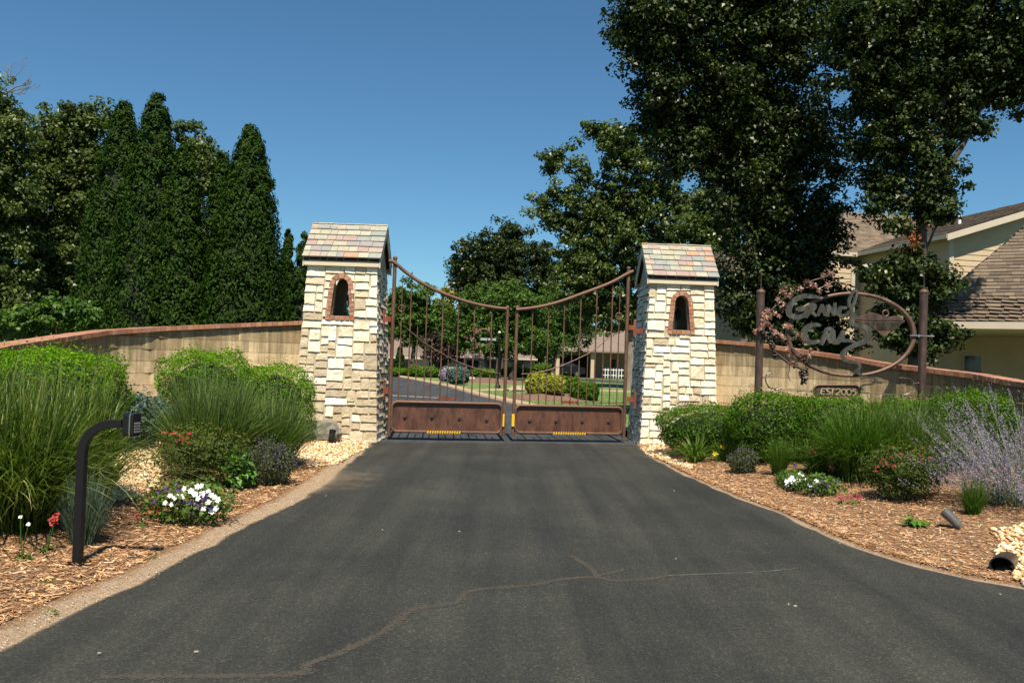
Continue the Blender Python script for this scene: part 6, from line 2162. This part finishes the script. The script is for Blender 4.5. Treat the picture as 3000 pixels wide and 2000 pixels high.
for i, (u, v, h, s, n, lb) in enumerate([(30, 1535, 1.42, .9, 2100, 'largest arching green grass clump, left of the keypad post'), (200, 1468, 1.4, .8, 1900, 'tall arching green grass clump behind the keypad post'), (-120, 1480, 1.5, .9, 1100, 'tall grass clump cut off by the left picture edge')]):
    P = gp(u, v)
    g_ = grass('maiden_grass', lb, P.x, P.y, P.z, int(n * .8), h * .97, s * .95, .016, 'miscanthus', 120 + i, droop=.8, rad_=.34, segs=7, spray=1.5)
    rg = np.random.default_rng(900 + i)
    m_ = 90
    a_ = rg.random(m_) * 6.28
    bs = np.stack([P.x + .3 * np.cos(a_), P.y + .3 * np.sin(a_), np.full(m_, P.z)], 1)
    a2_ = a_ + rg.normal(0, .6, m_)
    blades('arching_blades', bs, np.stack([np.cos(a2_), np.sin(a2_)], 1), h * rg.uniform(.45, .95, m_), s * rg.uniform(.9, 1.5, m_), np.full(m_, .011), 'miscanthus', g_, rg, rg.uniform(.9, 1.5, m_), 8, tone=np.clip(rg.normal(.62, .16, m_), 0, 1), curl=1.25)
P = gp(640, 1368)
grass('switchgrass', 'fine blue-green grass clump in front of the rounded boxwood', P.x - .1, P.y, P.z, 1700, 1.3, .8, .012, 'switchgrass', 130, droop=.35, rad_=.36, curl=1.4, spray=1.4)
P = gp(790, 1362)
grass('switchgrass', 'fine blue-green grass clump leaning toward the stained pillar', P.x, P.y, P.z, 1400, 1.15, .85, .012, 'switchgrass', 131, droop=.45, rad_=.3, curl=1.4, spray=1.4)
P = gp(243, 1592)
grass('blue_oat_grass', 'small upright blue grass tuft behind the keypad post', P.x, P.y, P.z, 700, .56, .2, .007, 'blue_grass', 132, droop=.12, rad_=.09, curl=1.3)

def flowering(label, u0, u1, v_top, v_base, mat, n, leaf, seed, blooms, bmat, bsize, name='spirea', lumps=.26, stems=True, aspect=.45):
    P = gp((u0 + u1) / 2, v_base)
    w = (u1 - u0) / ppm(P.y)
    h = gtop((u0 + u1) / 2, v_top, P)
    root = shrub(name, label, P.x, P.y + w * .3, P.z + .05, w, w * .8, h - .05, n, leaf, mat, seed, flat_top=.05, lumps=lumps, core=False, stems=stems, openness=.5, aspect=aspect)
    for u, v in blooms:
        q = at(u, v, P.y + w * .3 - w * .28)
        flower('umbel', bmat, q, bsize, (random.uniform(-.3, .3), -.5, 1), root, 'bloom')
    return root
flowering('dark leafy bush with red blooms between the grasses and the mulch', 425, 690, 1262, 1425, 'spirea', 9000, .034, 140, [(480, 1268), (505, 1271), (528, 1275), (532, 1285), (521, 1292), (537, 1291), (555, 1270), (556, 1296), (515, 1268), (548, 1283)], 'petal_red', .026)
# catmint / salvia with upright flower stems
def spiky(label, u0, u1, v_top, v_base, seed, n, mat='catmint', fl='purple_floret', name='salvia', per=16, ffrac=.16):
    P = gp((u0 + u1) / 2, v_base)
    w = (u1 - u0) / ppm(P.y)
    h = gtop((u0 + u1) / 2, v_top, P)
    r = np.random.default_rng(seed)
    root = thing(name, label, 'plant', P)
    a = r.random(n) * 6.28
    q = np.sqrt(r.random(n))
    base = np.stack([P.x + q * w * .28 * np.cos(a), P.y + .25 * w + q * w * .28 * np.sin(a), np.full(n, P.z - .02)], 1)
    tip = np.stack([P.x + q * w * .52 * np.cos(a), P.y + .25 * w + q * w * .5 * np.sin(a), P.z + h * (1.05 - .45 * q ** 2) * r.uniform(.75, 1.08, n)], 1)
    d2 = np.stack([np.cos(a), np.sin(a)], 1)
    blades('stems', base, d2, tip[:, 2] - base[:, 2], q * w * .24, np.full(n, .005), mat, root, r, np.full(n, .05), 3, curl=1.2)
    t = r.random((n, per))[:, :, None]
    C = (base[:, None] * (1 - t) + tip[:, None] * t).reshape(-1, 3) + r.normal(size=(n * per, 3)) * .018
    leaves('foliage', C, r.normal(size=(n * per, 3)) + np.array([0, -.2, .4]), np.full(n * per, .034) * r.uniform(.6, 1.4, n * per), M[mat], root, r, .4)
    nf = int(n * ffrac)
    t = r.uniform(.78, 1.04, (nf, 16))[:, :, None]
    C = (base[:nf, None] * (1 - t) + tip[:nf, None] * t).reshape(-1, 3) + r.normal(size=(nf * 16, 3)) * .008
    leaves('florets', C, r.normal(size=(nf * 16, 3)), np.full(nf * 16, .017), M[fl], root, r, .7)
    return root
spiky('brownish salvia clump with purple spikes beside the pillar gravel', 668, 862, 1290, 1425, 145, 330)
P = gp(688, 1430)
r2 = np.random.default_rng(5)
lf = thing('leafy_plant', 'bright broad-leaved young plant at the mulch edge below the salvia', 'plant', P)
n = 230
d = unit(np.abs(r2.normal(size=(n, 3))) * np.sign(r2.normal(size=(n, 3)) * np.array([1, 1, 0]) + np.array([0, 0, 1])))
C = np.array(P) + np.array([0, .02, .03]) + d * r2.random(n)[:, None] ** .5 * np.array([.24, .2, .44])
leaves('foliage', C, d * .5 + r2.normal(size=(n, 3)) * .3 + np.array([0, -.2, .7]), r2.uniform(.075, .125, n), M['leafy'], lf, r2, .45, .1)
mb = MB()
for i in range(9):
    a = i * .7
    mb.tube([(P.x, P.y + .08, P.z - .02), (P.x + .15 * math.cos(a), P.y + .08 + .12 * math.sin(a), P.z + .3)], [.006, .003], 5, False)
mb.build('stems', M['daylily'], lf)

def petunia(label, u0, u1, v_top, v_base, seed, white, purple, n=1500, extra=()):
    P = gp((u0 + u1) / 2, v_base)
    w = (u1 - u0) / ppm(P.y)
    h = max(.16, gtop((u0 + u1) / 2, v_top, P))
    root = shrub('petunias', label, P.x, P.y + .22, P.z, w, .55, h, n, .042, 'petunia_leaf', seed, flat_top=.15, lumps=.2, core=False, cat='flowers', openness=.3)
    for lst, m in ((white, 'petal_white'), (purple, 'petal_purple')):
        for u, v in lst:
            q = at(u, v, P.y + .22)
            # sit on the mound surface facing the viewer side
            t = max(0, min(1, (q.z - P.z) / h))
            yy = P.y + .22 - .27 * math.sqrt(max(0, 1 - (2 * t - 1) ** 2)) * .95
            q = at(u, v, yy)
            flower('petunia', m, q, random.uniform(.026, .036), (random.uniform(-.4, .4), -.9, random.uniform(.3, .9)), root)
    return root
C3 = lambda L: [(400 + x / 3.36, 1250 + y / 3.36) for x, y in L]
petunia('white and dark purple petunia mound on the keypad side of the drive', 405, 648, 1420, 1545, 150,
        C3([(330, 675), (385, 688), (450, 685), (535, 628), (575, 662), (600, 585), (640, 578), (605, 705), (705, 635), (650, 660), (735, 670), (770, 690), (800, 715), (705, 740), (660, 800), (745, 830), (780, 800), (345, 760), (470, 605), (280, 745)]),
        C3([(295, 615), (395, 560), (410, 620), (185, 735), (455, 735), (530, 745), (605, 765), (695, 670), (725, 785), (545, 830), (380, 735), (220, 640), (660, 705)]), 1800)
def tiny(label, u, v, h, kind, fm, fs, seed, stems=2, dx=.03, name='flower_seedling', leafn=14):
    P = gp(u, v)
    r = random.Random(seed)
    root = thing(name, label, 'flower', P)
    mb = MB()
    for i in range(stems):
        q = P + Vector((r.uniform(-dx, dx) + (i - .5) * dx, r.uniform(-.02, .02), h * r.uniform(.8, 1.05)))
        mb.tube([P + Vector((0, 0, -.01)), (P + q) / 2 + Vector((r.uniform(-.01, .01), 0, 0)), q], [.005, .004, .003], 5, False)
        if fm: flower(kind, fm, q, fs * r.uniform(.8, 1.1), (r.uniform(-.4, .4), -.8, .6), root)
    mb.build('stem', M['daylily'], root)
    rr = np.random.default_rng(seed)
    d = unit(rr.normal(size=(leafn, 3)) * np.array([1, 1, .3]) + np.array([0, 0, .25]))
    leaves('leaf_rosette', np.array(P) + d * .05, d + np.array([0, 0, 1.0]), np.full(leafn, .06), M['petunia_leaf'], root, rr, .5, .1, T=d)
    return root
tiny('spent stalk seedling with a pale seed head near the lower edge', 66, 1638, .3, 'umbel', 'petal_white', .014, 1)
tiny('two-stemmed red coneflower beside the keypad post', 137, 1615, .27, 'umbel', 'petal_red', .035, 2, dx=.07)
tiny('single orange bloom just right of the left petunias', 653, 1460, .07, 'umbel', 'petal_orange', .042, 3, 1)
tiny('small dark red bloom in the mulch before the left petunias', 412, 1538, .09, 'umbel', 'petal_red', .03, 4, 1)
tiny('small orange marigold at the left petunia foot', 455, 1518, .06, 'umbel', 'petal_orange', .05, 5, 2)
tiny('tiny red bloom next to the right petunias', 2281, 1412, .07, 'umbel', 'petal_pinkred', .035, 6, 1)
tiny('dark red bloom pair on the mulch below the right petunias, left', 2468, 1475, .07, 'umbel', 'petal_pinkred', .045, 7, 2)
tiny('dark red bloom pair on the mulch below the right petunias, right', 2502, 1475, .08, 'umbel', 'petal_pinkred', .045, 8, 2)
for i, (u, v, lb) in enumerate([(145, 1705, 'little weed tuft low in the keypad bed'), (448, 1635, 'little weed tuft at the sandy verge'), (150, 1795, 'little weed tuft near the lower asphalt edge'), (2452, 1520, 'little weed tuft by the right asphalt edge')]):
    P = gp(u, v)
    grass('weed', lb, P.x, P.y, P.z, 40, .05, .06, .008, 'green_grass', 160 + i, rad_=.03, cat='weed')

# gravel
def pebbles(name, label, pts, seed, smin, smax):
    r = np.random.default_rng(seed)
    n = len(pts)
    base = np.array([(1, 0, 0), (.3, .9, 0), (-.8, .55, 0), (-.8, -.55, 0), (.3, -.9, 0), (.1, .05, .9), (0, 0, -.6)], float)
    fc = np.array([(0, 1, 5), (1, 2, 5), (2, 3, 5), (3, 4, 5), (4, 0, 5), (1, 0, 6), (2, 1, 6), (3, 2, 6), (4, 3, 6), (0, 4, 6)])
    s = r.uniform(smin, smax, n) * (1 + (r.random(n) < .08) * .6)
    a = r.random(n) * 6.28
    V = base[None] * (1 + r.normal(0, .16, (n, 7, 3)))
    V = V * np.stack([s, s * r.uniform(.55, .9, n), s * r.uniform(.4, .7, n)], 1)[:, None]
    c, q = np.cos(a)[:, None], np.sin(a)[:, None]
    X = V[..., 0] * c - V[..., 1] * q
    Yv = V[..., 0] * q + V[..., 1] * c
    tl = r.normal(0, .3, n)[:, None]
    V = np.stack([X, Yv, V[..., 2] + X * tl], 2) + np.array(pts)[:, None]
    Fc = (fc[None] + (np.arange(n) * 7)[:, None, None]).reshape(-1, 3)
    o = np_mesh(name, V.reshape(-1, 3), Fc, M['pebble'], tone=np.repeat(np.clip(r.beta(1.7, 1.3, n), 0, 1), 10), smooth=True)
    return tag(o, label, 'gravel', kind='stuff')
def pts_in(poly, n, seed, lift=.012, hmound=0):
    r = np.random.default_rng(seed)
    P = np.array(poly)
    lo, hi = P.min(0), P.max(0)
    out = []
    while len(out) < n:
        u, v = r.uniform(lo, hi)
        ins = False
        for i in range(len(P)):
            (x0, y0), (x1, y1) = P[i], P[(i + 1) % len(P)]
            if (y0 > v) != (y1 > v) and u < (x1 - x0) * (v - y0) / (y1 - y0) + x0: ins = not ins
        if not ins: continue
        q = ground(u, v)
        out.append((q.x, q.y, q.z + lift * r.random() * 1.5 + .003))
    return out
pebbles('gravel', 'tan and white river gravel heaped at the foot of the stained pillar', pts_in([(858, 1285), (900, 1262), (960, 1240), (1010, 1262), (1072, 1290), (1078, 1312), (1030, 1335), (985, 1362), (930, 1368), (870, 1355), (850, 1320)], 3300, 1), 1, .018, .04)
pebbles('gravel', 'tan river gravel strip on the slope between the grass clumps', pts_in([(395, 1232), (450, 1240), (470, 1290), (470, 1400), (455, 1450), (330, 1470), (318, 1400), (345, 1310)], 2600, 2), 2, .014, .032)
pebbles('gravel', 'little river gravel patch at the foot of the pale pillar', pts_in([(1878, 1312), (1945, 1300), (1965, 1345), (2040, 1365), (2020, 1375), (1940, 1350), (1890, 1330)], 900, 3), 3, .016, .034)
pebbles('gravel', 'coarse river gravel in the corner around the black drain pipe', pts_in([(2900, 1555), (3040, 1530), (3200, 1560), (3200, 1760), (3010, 1720), (2975, 1700), (2965, 1660), (2915, 1630), (2930, 1590)], 1500, 4), 4, .018, .042)

# grit washed along the sandy verge
rgv = np.random.default_rng(66)
ee = resample(L_EDGE[:-2], 400)
nr_ = np.stack([-np.gradient(ee[:, 1]), np.gradient(ee[:, 0])], 1); nr_ /= np.linalg.norm(nr_, axis=1, keepdims=True)
ii = rgv.integers(0, 400, 4200); off_ = rgv.normal(.02, .12, 4200); off_ = np.where(off_ < -.06, -off_, off_)
SGN_ = 1 if (ee[200] + nr_[200])[0] < ee[200][0] else -1
gpts = []
for i_, o_ in zip(ii, off_):
    q_ = ee[i_] + nr_[i_] * SGN_ * o_
    gpts.append((q_[0], q_[1], gz(q_[0], q_[1]) + .012))
pebbles('grit', 'fine sandy grit washed along the keypad edge of the asphalt', gpts, 66, .002, .006)

# boulder and uplight by the stained pillar
P = gp(925, 1290)
rock('boulder', 'dark lichen covered boulder beside the stained pillar', (P.x, P.y + .25, P.z + .12), (.42, .3, .26), 12)
def uplight(label, u, v, ang, s=1.0, hm='steel_grey'):
    P = gp(u, v)
    root = thing('landscape_light', label, 'lamp', P)
    a = Vector(P) + Vector((0, 0, -.02)); t = Vector(ang).normalized()
    mb = MB(); mb.tube([a, a + Vector((0, 0, .07 * s))], .012, 8); mb.build('stake', M['black_metal'], root)
    c = a + Vector((0, 0, .06 * s))
    mb = MB(); mb.tube([c - t * .03 * s, c, c + t * .13 * s, c + t * .17 * s], [.03 * s, .042 * s, .047 * s, .052 * s], 14); mb.build('lamp_housing', M[hm], root, True)
    mb = MB(); mb.tube([c + t * .168 * s, c + t * .174 * s], .046 * s, 14); mb.build('lens', M['glass_dark'], root)
    return root
uplight('black spike landscape light standing in the pillar gravel', 969, 1300, (.1, .25, 1), 1.15, 'black_metal')
uplight('grey cylindrical landscape light tilted in the mulch at the right', 2806, 1548, (-.62, .55, .75), 1.0)
# drain pipe end
P = gp(2932, 1680)
dr = thing('drain_pipe', 'black open drain pipe end in the corner gravel', 'pipe', P)
d0 = Vector((-.45, -.62, .06)).normalized()
c0 = Vector(P) + Vector((.03, .04, .055))
n = 20
s_ = Vector((d0.y, -d0.x, 0)).normalized(); up_ = s_.cross(d0)
if up_.z < 0: up_ = -up_
V = []
for k, (dd, rr) in enumerate(((0, .092), (0, .08), (-.5, .08), (-.5, .092))):
    for i in range(n):
        a = 2 * math.pi * i / n
        V.append(c0 + d0 * dd + (s_ * math.cos(a) + up_ * math.sin(a) * .8) * rr)
mb = MB(); mb.add(V, [(k * n + i, k * n + (i + 1) % n, ((k + 1) % 4) * n + (i + 1) % n, ((k + 1) % 4) * n + i) for k in range(4) for i in range(n)])
mb.build('pipe', M['black_plastic'], dr, True)
mb = MB(); mb.add([c0 + d0 * -.3 + (s_ * math.cos(2 * math.pi * i / n) + up_ * math.sin(2 * math.pi * i / n) * .8) * .08 for i in range(n)], [tuple(range(n))]); mb.build('bore_shade_disc', M['inner_shade'], dr)  # near-black disc paints the shade down the pipe

# ================================================================== RIGHT BED PLANTING
box_px('clipped boxwood hugging the foot of the pale pillar', 1938, 2235, 1192, 14.5, 19000, 201, leaf=.034, mat='boxwood_dark', dfac=.7)
box_px('clipped boxwood in front of the date plate', 2140, 2420, 1156, 13.2, 22000, 202, leaf=.033, mat='boxwood_dark', dfac=.7)
box_px('dark boxwood under the tie rod right of the date plate', 2330, 2580, 1166, 12.9, 17000, 203, leaf=.033, mat='boxwood_dark', dfac=.7)
box_px('boxwood at the foot of the right sign post', 2540, 2780, 1172, 12.5, 15000, 205, leaf=.033, mat='boxwood_dark', dfac=.6)
box_px('boxwood near the low end of the sloping wall behind the lavender spires', 2725, 2970, 1150, 11.6, 18000, 204, leaf=.031, mat='boxwood_dark', dfac=.7)
for i, (u, v, h, s, n, lb) in enumerate([(2520, 1395, 1.2, .85, 2500, 'full green grass clump below the right sign post'), (2670, 1385, 1.15, .75, 2100, 'green grass clump behind the red-flowered bush'), (2790, 1370, 1.1, .6, 1300, 'green grass clump between the boxwood and the lavender spires')]):
    P = gp(u, v)
    grass('fountain_grass', lb, P.x, P.y, P.z, int(n * .7), h, s * 1.35, .012, 'switchgrass' if i == 1 else 'green_grass', 210 + i, droop=.8, rad_=.3, curl=1.5, spray=1.5)
def lily(label, u, v, w_px, h_px, n, seed, fl, mat='daylily'):
    P = gp(u, v)
    root = grass('daylily', label, P.x, P.y + .08, P.z, int(n * 1.3), h_px / ppm(P.y) * 1.75, w_px / ppm(P.y) * .85, .019, mat, seed, droop=1.15, rad_=.09, cat='plant', curl=1.3)
    for fu, fv, m in fl:
        q = at(fu, fv, P.y)
        mb = MB(); mb.tube([(P.x, P.y + .05, P.z), tuple((q + Vector((P.x, P.y, P.z))) / 2 + Vector((0, 0, .03))), tuple(q)], [.005, .004, .003], 5, False); mb.build('flower_stalk', M['daylily'], root)
        flower('lily', m, q, .05, (random.uniform(-.5, .5), -.8, .5), root)
    return root
lily('arching daylily clump nearest the pale pillar', 2040, 1356, 130, 65, 130, 220, [])
lily('daylily clump with yellow flowers', 2128, 1352, 110, 60, 110, 221, [(2117, 1310, 'petal_yellow'), (2134, 1309, 'petal_yellow'), (2095, 1330, 'petal_yellow')])
lily('daylily clump with red flowers behind the right petunias', 2400, 1390, 120, 75, 160, 222, [(2424, 1306, 'petal_red'), (2384, 1321, 'petal_red'), (2420, 1316, 'petal_orange')])
spiky('grey-green catmint clump between the daylilies', 2135, 2232, 1310, 1388, 230, 170, ffrac=.12)
P = gp(2282, 1392)
grass('ornamental_grass', 'upright green grass tuft behind the white petunias', P.x, P.y, P.z, 420, .62, .3, .008, 'green_grass', 231, droop=.3, rad_=.09)
P = gp(2486, 1412)
grass('iris', 'sword-leaved iris tuft with spent stalks', P.x, P.y, P.z, 70, .62, .14, .02, 'green_grass', 232, droop=.1, rad_=.06, cat='plant')
C4 = lambda L: [(1880 + x / 3.675, 1230 + y / 3.675) for x, y in L]
petunia('white petunia mound on the sign side of the drive', 2298, 2372, 1385, 1440, 240,
        C4([(1560, 660), (1575, 690), (1612, 665), (1620, 615), (1650, 655), (1690, 640), (1705, 580), (1690, 600), (1755, 632), (1655, 718), (1670, 680), (1720, 690), (1562, 705), (1600, 640), (1735, 600)]), C4([(1650, 490)]), 900)
petunia('dark purple petunia mound beside the white petunias', 2362, 2482, 1398, 1455, 241, C4([(1880, 655), (1815, 700)]), C4([(1820, 680), (1860, 750), (1900, 720), (1950, 670), (2000, 700), (1980, 760), (2105, 655), (1840, 770), (1930, 640)]), 1100)
flowering('rounded leafy bush with red blooms near the lavender spires', 2568, 2785, 1322, 1478, 'spirea', 9500, .034, 250, [(2566, 1380), (2582, 1356), (2598, 1360), (2612, 1340), (2692, 1331), (2725, 1341), (2730, 1402), (2570, 1368), (2588, 1346), (2640, 1330), (2665, 1345), (2700, 1350), (2620, 1365)], 'petal_pinkred', .024)
P = gp(2850, 1505)
grass('ornamental_grass', 'small dark grass tuft under the lavender spires', P.x, P.y, P.z, 260, .42, .2, .009, 'green_grass', 251, droop=.2, rad_=.07)
P = gp(2682, 1538)
rw = thing('weed_plant', 'broad-leaved green weed in the mulch below the red-flowered bush', 'weed', P)
n = 60
d = unit(r2.normal(size=(n, 3)) * np.array([1, 1, .2]) + np.array([0, 0, .35]))
leaves('leaf_rosette', np.array(P) + d * r2.uniform(.04, .14, n)[:, None], d * .2 + np.array([0, -.1, 1.0]) + r2.normal(size=(n, 3)) * .2, r2.uniform(.07, .13, n), M['leafy'], rw, r2, .4, .1, T=d)
# Russian sage
P = gp(2985, 1500)
r3 = np.random.default_rng(77)
sage = thing('russian_sage', 'sprawling lavender flower spires by the right picture edge', 'plant', P)
n = 230
a = r3.normal(math.pi * 1.05, .95, n)
el = r3.beta(1.2, 1.6, n) * 1.35 + .05
Ls = r3.uniform(.75, 1.25, n)
b0 = np.array([P.x + .25, P.y + .35, P.z])
d = np.stack([np.cos(a) * np.cos(el), np.sin(a) * np.cos(el), np.sin(el)], 1)
base = b0 + r3.normal(size=(n, 3)) * np.array([.16, .16, 0])
H = d[:, 2] * Ls * 1.1 + .12
S = np.hypot(d[:, 0], d[:, 1]) * Ls
dd2 = unit(d[:, :2] + 1e-6)
blades('stems', base, dd2, H, S, np.full(n, .006), 'sage_stem', sage, r3, np.full(n, .06), 5, curl=1.1)
per = 110
t = r3.uniform(.38, 1.0, (n, per))
out = S[:, None] * t ** 1.1
upz = H[:, None] * (t - .06 * .55 * t ** 2.6)
C = np.stack([base[:, 0:1] + dd2[:, 0:1] * out, base[:, 1:2] + dd2[:, 1:2] * out, base[:, 2:3] + upz], 2)
brk = (r3.random((n, 9)) - .5)
ph = np.floor(t * 9).astype(int).clip(0, 8)
off = np.take_along_axis(brk, ph, 1)
lat = (t * 9 - ph) * .09
C[..., 0] += off * lat * 2 * -dd2[:, 1:2]
C[..., 1] += off * lat * 2 * dd2[:, 0:1]
C[..., 2] += lat * .8
C = C.reshape(-1, 3) + r3.normal(size=(n * per, 3)) * .006
leaves('florets', C, r3.normal(size=(n * per, 3)) + np.array([0, -.3, .3]), r3.uniform(.008, .016, n * per), M['lavender'], sage, r3, .7)
m_ = 2200
t = r3.uniform(.05, .5, m_); idx = r3.integers(0, n, m_)
C = base[idx] + np.stack([dd2[idx, 0] * S[idx] * t, dd2[idx, 1] * S[idx] * t, H[idx] * t], 1) + r3.normal(size=(m_, 3)) * .03
leaves('foliage', C, r3.normal(size=(m_, 3)) + np.array([0, 0, .5]), np.full(m_, .04), M['juniper'], sage, r3, .35)
